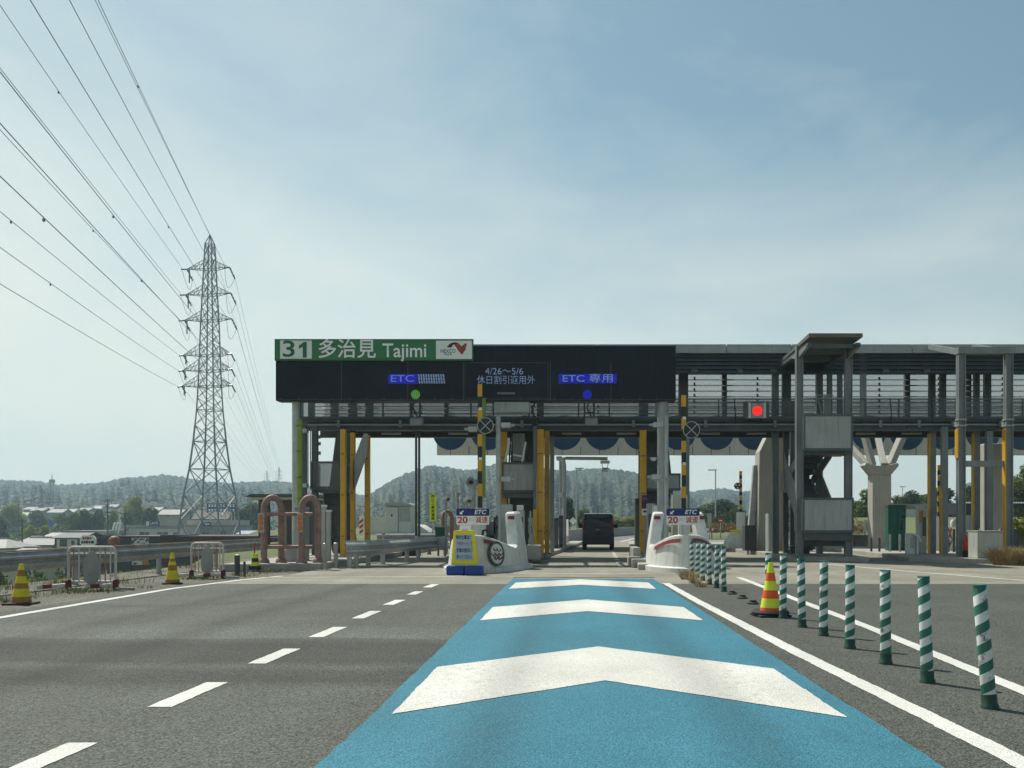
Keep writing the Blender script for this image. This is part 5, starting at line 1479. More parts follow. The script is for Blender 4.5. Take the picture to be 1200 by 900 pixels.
for i, b in enumerate(bases):
    g = G(*b)
    p = post0 if i == 0 else copy_tree(post0)
    p.location = g; p['label'] = 'green and white ' + ordn[i]
    lx = [-4.4, -2.2, -0.8, 0.4, 0.3, -0.6, 0.5, 0.3, -0.8, 1.0, -0.6, 0.5, 1.2, -0.7][i]
    q = Matrix.Rotation(R(lx), 4, 'Y') @ Matrix.Rotation(R(0.7*((i*7) % 5-2)), 4, 'X') @ Matrix.Rotation(R([20, 75, 130, 15, 250, 60, 190, 300, 40, 110, 200, 280, 330, 90][i]), 4, 'Z')
    p.rotation_euler = q.to_euler()
for i, b in enumerate([(858,696.5),(870,701.5),(882.5,708)]):
    p = stub0 if i == 0 else copy_tree(stub0)
    p.location = G(*b); p['label'] = ['black rubber stub farthest from the cone in the gap of the post row', 'black rubber stub in the middle of the gap in the post row', 'black rubber stub closest to the cone in the gap of the post row'][i]

def cone(label, loc, h, mats, bands, base_w=0.40, weight=None, top_cut=1.0, r0=0.145, rz=0.0):
    t = thing('traffic_cone', label, 'traffic cone', loc, 'traffic cones')
    x, y, z = loc
    r = lambda f: r0 + (0.028-r0)*f
    mb = MB()
    prev = 0.04
    for i, (f0, f1, mi) in enumerate(bands):
        mb.lathe([(r(f0), 0.035+f0*(h-0.035)), (r(f1), 0.035+f1*(h-0.035))], (x, y, z), 22, mi)
    mb2 = MB(); mb2.v = mb.v; mb2.f = mb.f; mb2.m = mb.m
    mb2.build('shell', mats, t, smooth=True)
    mb = MB(); mb.cbox((x, y, z+0.016), base_w, base_w, 0.032, rz=rz); mb.build('base', rubber, t, bevel=0.008)
    if weight:
        mb = MB(); mb.lathe([(0.15,0.033),(0.235,0.033),(0.245,0.055),(0.22,0.085),(0.15,0.075)], (x, y, z), 24); mb.build('weight_ring', rubber, t, smooth=True)
    return t
c3 = [cone_red, cone_lime]
cone('clean red and lime striped traffic cone with a black weight among the striped posts', tuple(G(903,722)), 0.70, c3, [(0,.12,0),(.12,.30,1),(.30,.46,0),(.46,.64,1),(.64,.80,0),(.80,1.0,1)], 0.42, True, rz=0.15)
cy = [cone_brown, cone_yellow]
cone('faded orange and yellow cone on the dusty shoulder at the left edge', tuple(G(25,706)+Vector((0,0,-0.03))), 0.62, cy, [(0,.15,0),(.15,.36,1),(.36,.50,0),(.50,.68,1),(.68,.84,0),(.84,1.0,1)], 0.40, rz=0.1)
cone('faded orange and yellow cone beside the second white pipe fence', tuple(G(202,682.5)+Vector((0,0,-0.03))), 0.64, cy, [(0,.10,0),(.10,.40,1),(.40,.58,0),(.58,.70,1),(.70,.80,0),(.80,1.0,1)], 0.40, rz=0.4)
t = thing('marker_post', 'short lime and black marker block on the kerb beside the red brown hoops', 'marker', (X(299,24.9), 24.9, 0.0), 'kerb markers')
mb = MB(); mb.box(X(293,24.9), X(305,24.9), 24.8, 25.1, 0.02, 0.12); mb.build('base', rubber, t)
mb = MB(); x = X(299,24.9); mb.lathe([(0.11,0.12),(0.10,0.22)], (x,24.9,0), 14); mb.lathe([(0.08,0.32),(0.07,0.44)], (x,24.9,0), 14); mb.build('lime_rings', cone_lime, t)
mb = MB(); mb.lathe([(0.095,0.22),(0.082,0.32)], (x,24.9,0), 14); mb.build('black_ring', black_paint, t)
mb = MB(); mb.tube([(x-0.02,24.9,0.44),(x-0.0,24.9,0.72)], 0.018, 6); mb.build('red_stem', letter_red, t)

# pipe fences
def pipe_fence(label, xc, Y, w, h, oval, rz=0.0, lean=0.0, z0=-0.03):
    t = thing('pipe_fence', label, 'safety fence', (xc, Y, z0), 'white pipe fences')
    pts = [(-w/2, 0.05), (-w/2, h-0.08), (-w/2+0.025, h-0.025), (-w/2+0.08, h), (w/2-0.08, h), (w/2-0.025, h-0.025), (w/2, h-0.08), (w/2, 0.05)]
    W = lambda u, z: (xc + u*math.cos(rz) , Y + u*math.sin(rz) + z*lean, z0+z)
    mb = MB(); mb.tube([W(*p) for p in pts], 0.024, 10); mb.build('frame', fence_white, t, smooth=True)
    mb = MB(); mb.tube([W(-w/2, 0.16), W(w/2, 0.16)], 0.02, 8); mb.tube([W(-w/2, h-0.12), W(w/2, h-0.12)], 0.013, 8); mb.build('rail', fence_white, t, smooth=True)
    k = 9
    for i in range(1, k):
        u = -w/2 + w*i/k
        mb = MB(); mb.tube([W(u, 0.16), W(u, h-0.0)], 0.013, 8); mb.build('bar', fence_rust if i % 2 else fence_white, t, smooth=True)
    mb = MB()
    cc = Vector(W(0, h*0.50)); n = 28
    v = []
    for k2 in range(n):
        an = 2*math.pi*k2/n
        v.append((cc.x + oval*math.cos(an)*math.cos(rz), cc.y-0.03 + oval*math.cos(an)*math.sin(rz), cc.z + h*0.40*math.sin(an)))
    v2 = [(a, b+0.02, c) for a, b, c in v]
    mb.add(v+v2, [tuple(range(n)), tuple(reversed(range(n, 2*n)))] + [(i, (i+1) % n, n+(i+1) % n, n+i) for i in range(n)])
    mb.build('oval_plate', M('oval_plate', (0.30,0.305,0.28), 0.6, 0, 0.15, 5, streak=0.3), t)
    for s in (-1, 1):
        mb = MB(); p = W(s*w/2, 0)
        mb.cbox((p[0], p[1], z0+0.10), 0.10, 0.16, 0.2, rz=0.4); mb.build('foot_clamp', M('maroon_clamp', (0.13,0.02,0.03), 0.6), t, bevel=0.02)
        mb = MB(); mb.bar((p[0]-0.5, p[1]-0.16, z0+0.06), (p[0]-0.02, p[1]-0.02, z0+0.10), 0.09, 0.07); mb.build('foot_bar', fence_white, t, bevel=0.015)
        mb = MB(); mb.bar((p[0]+0.05, p[1]-0.1, z0+0.04), (p[0]+0.38, p[1]-0.05, z0+0.03), 0.07, 0.05); mb.build('foot_weight', concrete, t, bevel=0.015)
        mb = MB(); mb.bar((p[0]-0.40, p[1]-0.13, z0+0.072), (p[0]-0.25, p[1]-0.085, z0+0.088), 0.096, 0.076); mb.build('red_sleeve', red_reflect, t)
pipe_fence('near white pipe fence with a large oval plate on the dusty shoulder', X(108,17.9), 17.9, 0.84, 0.80, 0.155, 0.10)
pipe_fence('farther white pipe fence with an oval plate beside the faded cone', X(243,21.7), 21.7, 0.70, 0.80, 0.135, 0.06)

# small posts on the shoulder
for px, py0, py1, lab in [(278, 669, 650.5, 'dull green post with a pale top left of the hoops'), (286.5, 671, 658, 'short dark stub post beside the dull green post')]:
    Y = 22.9
    t = thing('shoulder_post', lab, 'post', (X(px,Y), Y, -0.03), 'posts on the shoulder')
    mb = MB(); r = 0.065 if px < 280 else 0.03
    mb.lathe([(0,-0.03),(r,-0.03),(r,Z(py1,Y)),(0,Z(py1,Y))], (X(px,Y), Y, 0), 12); mb.build('shaft', M('dull_green', (0.07,0.09,0.08)) if px < 280 else steel, t, smooth=True)
    if px < 280:
        mb = MB(); mb.lathe([(0,0),(r*0.9,0),(0.02,0.015),(0,0.015)], (X(px,Y), Y, Z(py1,Y)+0.001), 12); mb.build('cap', white_box, t)

# red brown protective hoops
YH = 25.6
t = thing('protective_hoops', 'two weathered red brown pipe hoops joined by rails on the left island', 'crash hoops', (X(340,YH), YH, 0.15))
def hoop(px0, px1, Y, top):
    x0, x1 = X(px0,Y), X(px1,Y); r = (x1-x0)/2; xc = (x0+x1)/2
    zt = Z(top,Y); pts = [(x0, Y-0.12, 0.17)]
    for k in range(13):
        a = math.pi - math.pi*k/12
        pts.append((xc + r*math.cos(a), Y - 0.12 + 0.24*(k/12), zt - r*1.5 + r*1.5*math.sin(a)))
    pts.append((x1, Y+0.12, 0.17))
    return pts
for a, b in ((311, 328), (355, 371.5)):
    mb = MB(); mb.tube(hoop(a, b, YH, 583), 0.085, 12); mb.build('hoop', pinkpipe, t, smooth=True)
    mb = MB()
    for px, dy in ((a, -0.12), (b, 0.12)):
        mb.lathe([(0.0,0.15),(0.15,0.15),(0.15,0.21),(0.12,0.27),(0.09,0.30),(0.0,0.30)], (X(px,YH), YH+dy, 0.0), 16)
    mb.build('base_collar', pinkpipe, t, smooth=True)
for py in (602.5, 641):
    mb = MB(); mb.tube([P(312,py,YH-0.15), P(366,py,YH-0.0)], 0.052, 10); mb.build('rail', pinkpipe, t, smooth=True)
for px in (309.5, 354.5):
    mb = MB(); mb.box(X(px-3.5,YH), X(px+3.5,YH), YH-0.27, YH-0.22, Z(624,YH), Z(601.5,YH)); pl = mb.build('reflector_plate', galv_dull, t, bevel=0.006)
    for py in (606.5, 612.8, 619):
        mb = MB(); mb.lathe([(0.0,-0.03),(0.04,-0.025),(0.062,-0.008),(0.062,0.0)], (X(px,YH), YH-0.273, Z(py,YH)), 18, axis='y'); mb.build('amber_reflector', amber, pl, smooth=True)
for px, py, w, lab in [(377.5, 594, 0.16, 'white capped post right of the red brown hoops'), (384.5, 600, 0.10, 'thinner pale post beside the white capped post')]:
    Y = 27.0
    p = thing('island_post', lab, 'post', (X(px,Y), Y, 0.17))
    mb = MB(); mb.box(X(px,Y)-w/2, X(px,Y)+w/2, Y, Y+0.15, 0.17, Z(py,Y)); mb.build('shaft', beige_box, p)
    mb = MB(); mb.box(X(px,Y)-w/2-0.02, X(px,Y)+w/2+0.02, Y-0.02, Y+0.17, Z(py,Y)+0.001, Z(py-2.5,Y)); mb.build('cap', white_box, p)
for px, py, lab in [(381, 638, 'left short grey bollard at the front of the left island'), (393.5, 637.5, 'right short grey bollard at the front of the left island')]:
    Y = 25.3 if px < 390 else 26.2
    p = thing('bollard', lab, 'bollard', (X(px,Y), Y, 0.0), 'grey bollards at the left island')
    mb = MB(); mb.tube([(X(px,Y), Y, 0.0), (X(px,Y), Y, Z(py,Y))], 0.062, 12); mb.build('shaft', galv_dull, p, smooth=True)
    mb = MB(); mb.lathe([(0,0),(0.066,0),(0.066,0.02),(0.04,0.04),(0,0.042)], (X(px,Y), Y, Z(py,Y)), 12); mb.build('cap', steel_light, p, smooth=True)
c_ = cabinet('control_box', 'grey cabinet standing between the red brown hoops and the lime pole', 'control box', 345, 357, 27.2, 594, 0.15, 0.5, steel_mid, [('door', .08, .92, .05, .95, panel_grey)])
t = thing('grey_cover', 'crumpled pale cover lying beside the foot of the lime pole', 'cover', (X(338,26.4), 26.4, 0.17))
mb = MB(); mb.prism([(X(331,26.4), 0.17), (X(345,26.4), 0.17), (X(344,26.4), 0.55), (X(339,26.4), 0.62), (X(335,26.4), 0.5)], 'y', 26.3, 26.7); mb.build('cover', steel_light, t, bevel=0.03)

# guardrails
def wbeam(path, ztop, h=0.34, depth=0.08):
    prof = [(0.0, 0.0), (depth*.2, -0.03), (depth, -0.08), (depth, -0.12), (depth*.2, -0.16), (depth*.2, -0.18), (depth, -0.22), (depth, -0.26), (depth*.2, -0.31), (0.0, -h)]
    return prof
def guardrail(name, label, path, ztop, side, posts, mat, post_mat=None, rust=False, end=True, sc_=1.0, z0=-0.06):
    t = thing(name, label, 'guardrail', (path[0][0], path[0][1], z0), 'guardrails')
    prof = wbeam(path, ztop)
    rows = []
    n = len(path)
    for i, p in enumerate(path):
        a = Vector(path[max(i-1,0)][:2]); b = Vector(path[min(i+1,n-1)][:2])
        tv = (b-a).normalized(); nv = Vector((tv.y, -tv.x))*side
        rows.append([(p[0]+nv.x*d*sc_, p[1]+nv.y*d*sc_, ztop+z*sc_) for d, z in prof] + [(p[0]+nv.x*(d-0.012)*sc_, p[1]+nv.y*(d-0.012)*sc_, ztop+z*sc_) for d, z in reversed(prof)])
    k = len(rows[0])
    v = [q for r_ in rows for q in r_]; f = []
    for i in range(n-1):
        for j in range(k): f.append((i*k+j, i*k+(j+1) % k, (i+1)*k+(j+1) % k, (i+1)*k+j))
    f.append(tuple(range(k))); f.append(tuple((n-1)*k+j for j in range(k)))
    mb = MB(); mb.add(v, f); mb.build('beam', mat, t)
    if rust:
        mb = MB()
        for i in range(n-1):
            p, q = path[i], path[i+1]
            mb.bar((p[0], p[1], ztop+0.02), (q[0], q[1], ztop+0.02), 0.05, 0.03)
        mb.build('top_cap', M('rusty_cap', (0.36,0.27,0.20), 0.7, 0, 0.35, 3), t)
    for (x, y) in posts:
        mb = MB(); mb.tube([(x - 0.06*side, y, z0-0.2), (x - 0.06*side, y, ztop+0.0)], 0.06*sc_, 10); mb.build('post', post_mat or mat, t, smooth=True)
    return t
guardrail('edge_guardrail', 'long weathered guardrail with a rusty top edge along the left road edge', [(-9.9, 6), (-9.92, 12), (-9.95, 16), (-9.97, 20), (-9.98, 25), (-10.0, 31.5)], 0.69, 1, [(-9.98, y) for y in (8, 12, 15.6, 19.6, 23.6, 27.4)], galv_dull, rust=True)
tl = [(X(402,28),28), (X(418,27.6),27.6), (X(440,28.5),28.5), (X(485,31),31), (X(508,33),33)]
guardrail('lane_guardrail', 'front grey guardrail starting at the amber columns of the left lane', [(X(404,26.2),26.2), (X(425,26.6),26.6), (X(462,28.8),28.8), (X(496,32),32), (X(524,36),36)], 0.74, 1,
          [(X(412,26.4),26.4), (X(420,26.8),26.8), (X(434,27.6),27.6), (X(451,28.6),28.6), (X(479,31),31), (X(492,32.4),32.4)], galv, sc_=1.15, z0=0.0)
guardrail('lane_guardrail', 'rear grey guardrail behind the front one on the left lane', [(X(441,38),38), (X(470,38.4),38.4), (X(510,39),39), (X(530,40),40)], 0.86, 1, [(X(450,38),38.1), (X(489,38.5),38.6), (X(525,40),40)], galv, sc_=1.1, z0=0.0)
t = thing('guardrail_terminal', 'rounded steel guardrail end by the green box', 'guardrail', (X(520,34),34,0))
mb = MB(); mb.prism([(X(501,34), Z(642,34)), (X(524,34), Z(642,34)), (X(524,34), Z(629,34)), (X(505,34), Z(629.5,34)), (X(501,34), Z(632,34))], 'y', 34, 34.05); mb.build('plate', galv, t)
for px in (503, 522):
    mb = MB(); mb.tube([P(px,650,34.2), P(px,631,34.2)], 0.07, 8); mb.build('post', galv_dull, t)
t = cabinet('green_box', 'small green box on the guardrail left of the yellow notice stand', 'box', 510, 523.5, 36, 617.5, 0.6, 0.4, green_cab, [('lid', .0, 1, .86, .99, green_cab)])
mb = MB(); mb.box(X(512,36), X(514,36), 36.1, 36.2, 0, 0.6); mb.box(X(520,36), X(522,36), 36.1, 36.2, 0, 0.6); mb.build('leg', steel, t)
t = thing('single_hoop', 'weathered red brown pipe hoop behind the green box', 'crash hoops', (X(524,38),38,0))
mb = MB(); mb.tube(hoop(519.5, 529, 38, 599.5), 0.085, 10); mb.build('hoop', pinkpipe, t, smooth=True)
mb = MB(); mb.box(X(530,39), X(537,39), 39, 39.4, 0, Z(607,39)); mb.build('grey_plate', panel_grey, t)
t = thing('lime_notice', 'tall narrow lime yellow notice with black vertical writing', 'sign', (X(507,42),42,0))
mb = MB(); mb.box(X(503.4,42), X(511.2,42), 42, 42.04, Z(610.5,42), Z(579.5,42)); mb.build('board', lime_sign, t)
for i, ch in enumerate('関係者専用通路'):
    text(ch, 'lettering', letter_black, t, X(507.3,42), 41.99, Z(582.3+i*4.25,42), 0.145, bold=0.02)
mb = MB(); mb.box(X(506,42), X(508,42), 42.05, 42.1, 0, Z(610,42)); mb.build('post', galv, t)
for Y0, x0, x1, lab in [(34.0, 423, 437, 'left dark kerb slab under the front guardrail'), (36.0, 466, 491, 'right dark kerb slab under the front guardrail')]:
    t = thing('kerb_slab', lab, 'kerb slab', (X((x0+x1)/2,Y0),Y0,0), 'dark kerb slabs')
    mb = MB(); mb.box(X(x0,Y0), X(x1,Y0), Y0, Y0+0.5, 0.0, 0.26); mb.build('slab', dark_box, t, bevel=0.02)

# weeds and dry grass
def tuft(mb, c, n, h, spread, lean=0.5):
    for i in range(n):
        a = random.uniform(0, 2*math.pi); r = spread*math.sqrt(random.random())
        b = Vector((c[0]+r*math.cos(a), c[1]+r*math.sin(a), c[2]))
        hh = h*random.uniform(0.5, 1.0)
        d = Vector((math.cos(a)*lean*random.uniform(0.2,1)*hh, math.sin(a)*lean*random.uniform(0.2,1)*hh, hh))
        s = Vector((-math.sin(a+random.uniform(-1,1)), math.cos(a), 0))*0.0045*(1+h)
        m_ = b + d*0.55 + Vector((0,0,hh*0.12))
        e = b + d
        mb.add([b-s, b+s, m_+s*0.7, m_-s*0.7, e], [(0,1,2,3),(3,2,4)])
mb = MB(); tuft(mb, (X(1184,28.3), 28.3, 0.0), 1500, 0.60, 0.46, 1.1)
o = mb.build('dry_grass_clump', dry_grass_m, origin=(X(1181,29),29,0)); tag(o, 'dry straw coloured grass clump growing by the pale cabinet', 'grass clump')
mb = MB(); tuft(mb, (2.60, 20.9, 0), 150, 0.22, 0.17, 1.3); tuft(mb, (2.55, 19.5, 0), 110, 0.16, 0.12, 1.4); tuft(mb, (2.52, 18.4, 0), 70, 0.13, 0.10, 1.4); tuft(mb, (2.75, 22.3, 0), 120, 0.22, 0.18, 1.2)
o = mb.build('dry_grass', dry_grass_m); o['kind'] = 'stuff'; o['label'] = 'dry grass at the foot of the striped posts'
mb = MB()
for (px, Y, n, h) in [(60,17.0,40,.22),(90,17.3,90,.2),(130,17.9,60,.2),(165,18.5,40,.14),(40,16.0,40,.14),(112,17.2,60,.14),(10,15.0,60,.25),(235,21.4,70,.18),(262,21.8,80,.22),(280,22.5,70,.2),(300,24.0,60,.2),(318,24.4,60,.2),(150,20,50,.3),(0,18,50,.4),(70,19.5,60,.3)]:
    for k in range(5): tuft(mb, (X(px+random.uniform(-16,16),Y), Y+random.uniform(-.3,.3), -0.03), n//4, h*0.6, 0.2, 1.3)
for k in range(110):
    y = random.uniform(9, 29); tuft(mb, (random.uniform(-11.3,-10.0), y, -0.06), 12, random.uniform(.06,.2), 0.2, 1.2)
o = mb.build('shoulder_weeds', weed_m); o['kind'] = 'stuff'; o['label'] = 'low weeds on the dusty shoulder'

# ================================================================== VEHICLES
def van(label, x, y, mat, W_=1.475, H=1.70, L_=3.3, wheel_r=0.28, rz=0.0):
    t = thing('van', label, 'van', (0,0,0), None)
    # side profile (y,z) with rear at y=0
    prof = [(0.02, 0.24), (0.0, 0.45), (0.0, 0.98), (0.10, 1.45), (0.20, 1.66), (0.32, H-0.03), (0.6, H), (1.9, H), (2.3, 1.62), (2.72, 1.12), (3.2, 0.98), (3.3, 0.8), (3.3, 0.3), (3.2, 0.22)]
    secs = []
    def halfw(z): return W_/2 * (1.0 if z < 1.0 else 1.0 - 0.11*((z-1.0)/(H-1.0))**1.3)
    mb = MB(); n = len(prof); v = []
    rows = [(-1, 1.0), (-1, 0.93), (1, 0.93), (1, 1.0)]
    for s, k in ((-1, 0.985), (-1, 0.90), (1, 0.90), (1, 0.985)):
        for (yy, zz) in prof:
            ins = 0.05 if abs(k) > 0.95 else 0.0
            cy_, cz_ = 1.6, 0.9
            y2 = yy + (ins if yy < cy_ else -ins); z2 = zz - (ins*0.8 if zz > 1.5 else 0)
            v.append((s*halfw(zz)*k/0.985, y2, z2))
    f = []
    for i in range(3):
        for j in range(n): f.append((i*n+j, i*n+(j+1) % n, (i+1)*n+(j+1) % n, (i+1)*n+j))
    f.append(tuple(range(n))); f.append(tuple(reversed(range(3*n, 4*n))))
    mb.add(v, f); mb.build('body', mat, t, smooth=True, bevel=0.035, autosmooth=30)
    def rear(yf, zf, pts, nm, m_, off=0.012):
        mb = MB()
        q = []
        for (xx, zz) in pts:
            yy = float(np.interp(zz, [0.24, 0.45, 0.98, 1.45, 1.66], [0.02, 0.0, 0.0, 0.10, 0.20]))
            q.append((xx, yy-off, zz))
        k = len(q); mb.add(q + [(a, b+0.03, c) for a, b, c in q], [tuple(range(k)), tuple(reversed(range(k, 2*k)))] + [(i, (i+1) % k, k+(i+1) % k, k+i) for i in range(k)])
        return mb.build(nm, m_, t)
    w = W_/2
    rear(0,0,[(-w*0.80,1.05),(w*0.80,1.05),(w*0.78,1.35),(w*0.70,1.60),(-w*0.70,1.60),(-w*0.78,1.35)], 'rear_window', glass_dark)
    for s in (-1, 1):
        rear(0,0,[(s*w*0.86,0.82),(s*w*0.99,0.82),(s*w*0.975,1.2),(s*w*0.93,1.42),(s*w*0.85,1.42)], 'tail_light', tail_red)
        mb = MB(); mb.box(s*(w+0.02), s*(w+0.22), 2.3, 2.42, 1.0, 1.2); mb.bar((s*w*0.95, 2.36, 1.05), (s*(w+0.05), 2.36, 1.06), 0.05); mb.build('mirror', black_paint, t, bevel=0.03)
        for yy in (0.55, 2.65):
            mb = MB(); mb.lathe([(0.0,-0.08),(0.19,-0.08),(wheel_r-0.02,-0.085),(wheel_r,-0.06),(wheel_r,0.06),(wheel_r-0.02,0.085),(0.0,0.08)], (s*(w-0.10), yy, wheel_r), 24, axis='x'); wh = mb.build('wheel', rubber, t, smooth=True)
            mb = MB(); mb.lathe([(0.0,0.0),(0.17,0.0),(0.18,0.02*s),(0.0,0.03*s)], (s*(w-0.014), yy, wheel_r), 18, axis='x'); mb.build('rim', galv, wh)
        mb = MB(); mb.add([(s*(w+0.004),0.4,1.05),(s*(w+0.004),2.3,1.05),(s*(w-0.045),2.0,1.5),(s*(w-0.045),0.5,1.5)], [(0,1,2,3)]); mb.build('side_window', glass_dark, t)
    mb = MB(); mb.box(-w*0.97, w*0.97, -0.05, 0.06, 0.25, 0.50); mb.build('bumper', mat, t, bevel=0.03)
    rear(0,0,[(-0.17,0.66),(0.17,0.66),(0.17,0.83),(-0.17,0.83)], 'blank_plate', black_paint, 0.02)
    mb = MB(); mb.box(-0.10, 0.06, -0.02, -0.012, 0.92, 0.95); mb.build('tailgate_badge', galv, t)
    mb = MB(); mb.bar((-0.12, 0.05, 1.06), (0.22, 0.10, 1.22), 0.02); mb.build('wiper', black_paint, t)
    mb = MB(); mb.tube([(0.0, 0.5, H-0.01), (0.0, 0.42, H+0.14)], 0.012, 6); mb.build('aerial', black_paint, t)
    t.location = (x, y, 0.0); t.rotation_euler = (0, 0, rz)
    return t
van('dark navy boxy van driving away through the express lane', X(701,44.5), 44.5, navy_car, rz=-0.03)
van('white boxy van half hidden behind the amber column beyond the express lane', X(759.5,78), 78, white_car, rz=0.0)
# ================================================================== PYLON AND WIRES
GV = -9.0
PX, PY_, PZ = X(246, 233), 233.0, -9.1
LA = Vector((math.cos(-0.1527), math.sin(-0.1527), 0)); LD = Vector((-LA.y, LA.x, 0))
def zy(py): return Z(py, PY_)
pyl = thing('transmission_pylon', 'tall lattice transmission pylon with six pairs of crossarms beyond the left guardrail', 'pylon', (PX, PY_, PZ), 'lattice pylons')
prof_p = [(PZ, 66), (zy(625), 62), (zy(580), 51), (zy(550), 40), (zy(518), 32.5), (zy(481), 26), (zy(453), 23), (zy(417), 20.5), (zy(376), 18), (zy(346), 15), (zy(316), 12.5), (zy(286), 9.5)]
def hw(z): return float(np.interp(z, [p[0] for p in prof_p], [p[1] for p in prof_p]))*0.2062/1.22/2
def corner(i, z):
    s, t = ((-1,-1),(1,-1),(1,1),(-1,1))[i]
    h = hw(z); return Vector((PX, PY_, 0)) + LA*(s*h) + LD*(t*h) + Vector((0,0,z))
levels = [PZ, zy(610), zy(580), zy(550), zy(518), zy(499), zy(481), zy(467), zy(453), zy(435), zy(417), zy(403), zy(390), zy(376), zy(361), zy(346), zy(331), zy(316), zy(301), zy(286)]
apex = Vector((PX, PY_, zy(275)))
for i in range(4):
    mb = MB()
    for a, b in zip(levels[:-1], levels[1:]):
        w = 0.34 if a < zy(500) else 0.26
        mb.bar(corner(i, a), corner(i, b), w)
    mb.bar(corner(i, levels[-1]), apex, 0.2)
    mb.build('leg', pylon_m, pyl)
for i in range(4):
    mb = MB(); j = (i+1) % 4
    for k, (a, b) in enumerate(zip(levels[:-1], levels[1:])):
        w = 0.17 if a < zy(500) else 0.13
        mb.bar(corner(i, a), corner(j, b), w); mb.bar(corner(j, a), corner(i, b), w)
        if k and (k in (3, 4, 6, 8, 9, 10, 13, 15, 17, 19)): mb.bar(corner(i, a), corner(j, a), w)
    mb.bar(corner(i, levels[-1]), corner(j, levels[-1]), 0.1)
    mb.build('bracing', pylon_m, pyl)
arms = []
for n_, (py, tl_, tr_) in enumerate([(316, 217.5, 270.5), (346, 216, 272), (376, 214.5, 273), (417, 213, 272.5), (435, 212, 272.8), (453.5, 211, 273.2)]):
    big = n_ < 3
    for s in (-1, 1):
        z = zy(py)
        half = (246-tl_ if s < 0 else tr_-246)*0.2062/LA.x
        tip = Vector((PX, PY_, z+0.35)) + LA*(s*half)
        mb = MB()
        rise = 11*0.2062 if big else 13*0.2062
        idx = (0, 3) if s < 0 else (1, 2)
        for i in idx:
            lo = corner(i, z); hi = corner(i, z+rise)
            mb.bar(lo, tip, 0.13); mb.bar(hi, tip, 0.11)
            for f_ in (0.25, 0.5, 0.75):
                p_ = lo.lerp(tip, f_); q_ = hi.lerp(tip, f_); r_ = hi.lerp(tip, max(0, f_-0.25))
                mb.bar(p_, q_, 0.07); mb.bar(p_, r_, 0.07)
        for f_ in (0.0, 0.3, 0.6): mb.bar(corner(idx[0], z).lerp(tip, f_), corner(idx[1], z).lerp(tip, f_), 0.07)
        arm = mb.build('crossarm', pylon_m, pyl)
        mb = MB()
        sl = 3.2 if big else 2.2
        for d in (-1, 1):
            e = tip + LD*(d*sl*0.75) + Vector((0,0,-sl*(0.2 if d < 0 else 0.65)))
            mb.tube([tip.lerp(e, q) for q in (0, .15, .3, .45, .6, .75, .9, 1)], [0.10, 0.24, 0.12, 0.24, 0.12, 0.24, 0.12, 0.22], 6)
        if s < 0: mb.tube([tip + LA*0.6, tip + LA*0.6 - Vector((0,0,sl*1.05))], 0.16, 6)
        mb.build('insulators', insul, arm)
        mb = MB()
        a_ = tip - LD*sl*0.75 - Vector((0,0,sl*0.2)); b_ = tip + LD*sl*0.75 - Vector((0,0,sl*0.65))
        pts = []
        for q in range(9):
            f_ = q/8; p_ = a_.lerp(b_, f_); p_.z -= sl*1.1*math.sin(math.pi*f_); p_ += LA*(-s*0.5*math.sin(math.pi*f_)); pts.append(p_)
        mb.tube(pts, 0.045, 5); mb.build('jumper_wire', wire_m, arm)
        arms.append((n_, s, tip))
arms.append((-1, 0, apex))
nxt = Vector((X(327, 1320), 1320, 0))
FP = nxt - Vector((PX, PY_, 0))
far_top = Z(547, 1320)
words = ['highest', 'second highest', 'third highest', 'third lowest', 'second lowest', 'lowest']
for n_, s, tip in arms:
    if n_ < 0: lab = 'overhead earth wire strung over the very tip of the tall pylon'
    else: lab = 'power wire held by the %s %s crossarm of the tall pylon' % (words[n_], 'left' if s < 0 else 'right')
    t = thing('power_wire', lab, 'power wire', tip, 'wires of the power line')
    mb = MB()
    prev = tip + Vector((0.25307, -1, 0))*340 + Vector((0, 0, -0.0422*340))
    pts = []
    off = LD*(-2.2) if n_ >= 0 else LD*0
    for k in range(49):
        f_ = k/48; p_ = (tip+off).lerp(prev, f_); p_.z -= 4*1.76*f_*(1-f_) + (0.3 if n_ >= 0 else 0); pts.append(p_)
    mb.tube(pts, 0.04, 5); mb.build('near_span', wire_m, t)
    mb = MB(); pts = []
    zfar = far_top - (tip.z - apex.z)*-1.0
    end = Vector((tip.x, tip.y, 0)) + FP + Vector((0,0, far_top + (tip.z-apex.z)))
    for k in range(41):
        f_ = k/40; p_ = (tip - off).lerp(end, f_); p_.z -= 4*4.0*f_*(1-f_) + (1.2 if n_ >= 0 else 0); pts.append(p_)
    mb.tube(pts, 0.034, 5); mb.build('far_span', wire_m, t)
    for dist in ((88, 112)[n_ % 2],):
        f_ = dist/340*(1 + 0.12*((n_*5+s*2) % 4)); p_ = (tip+off).lerp(prev, f_); p_.z -= 4*1.76*f_*(1-f_) + 0.5
        mb = MB(); mb.cbox(p_, 0.12, 0.22, 0.24); mb.build('damper', insul, t)
p2 = place(pyl, nxt + Vector((0, 0, far_top - 0.8*(apex.z - PZ))), scale=0.8, label='tiny far pylon standing on the left ridge beside the left pole of the black sign')
p3 = place(pyl, Vector((X(313, 1380), 1380, Z(551, 1380) - 0.7*(apex.z-PZ))), scale=0.7, label='second tiny pylon on the left ridge, left of the other one')

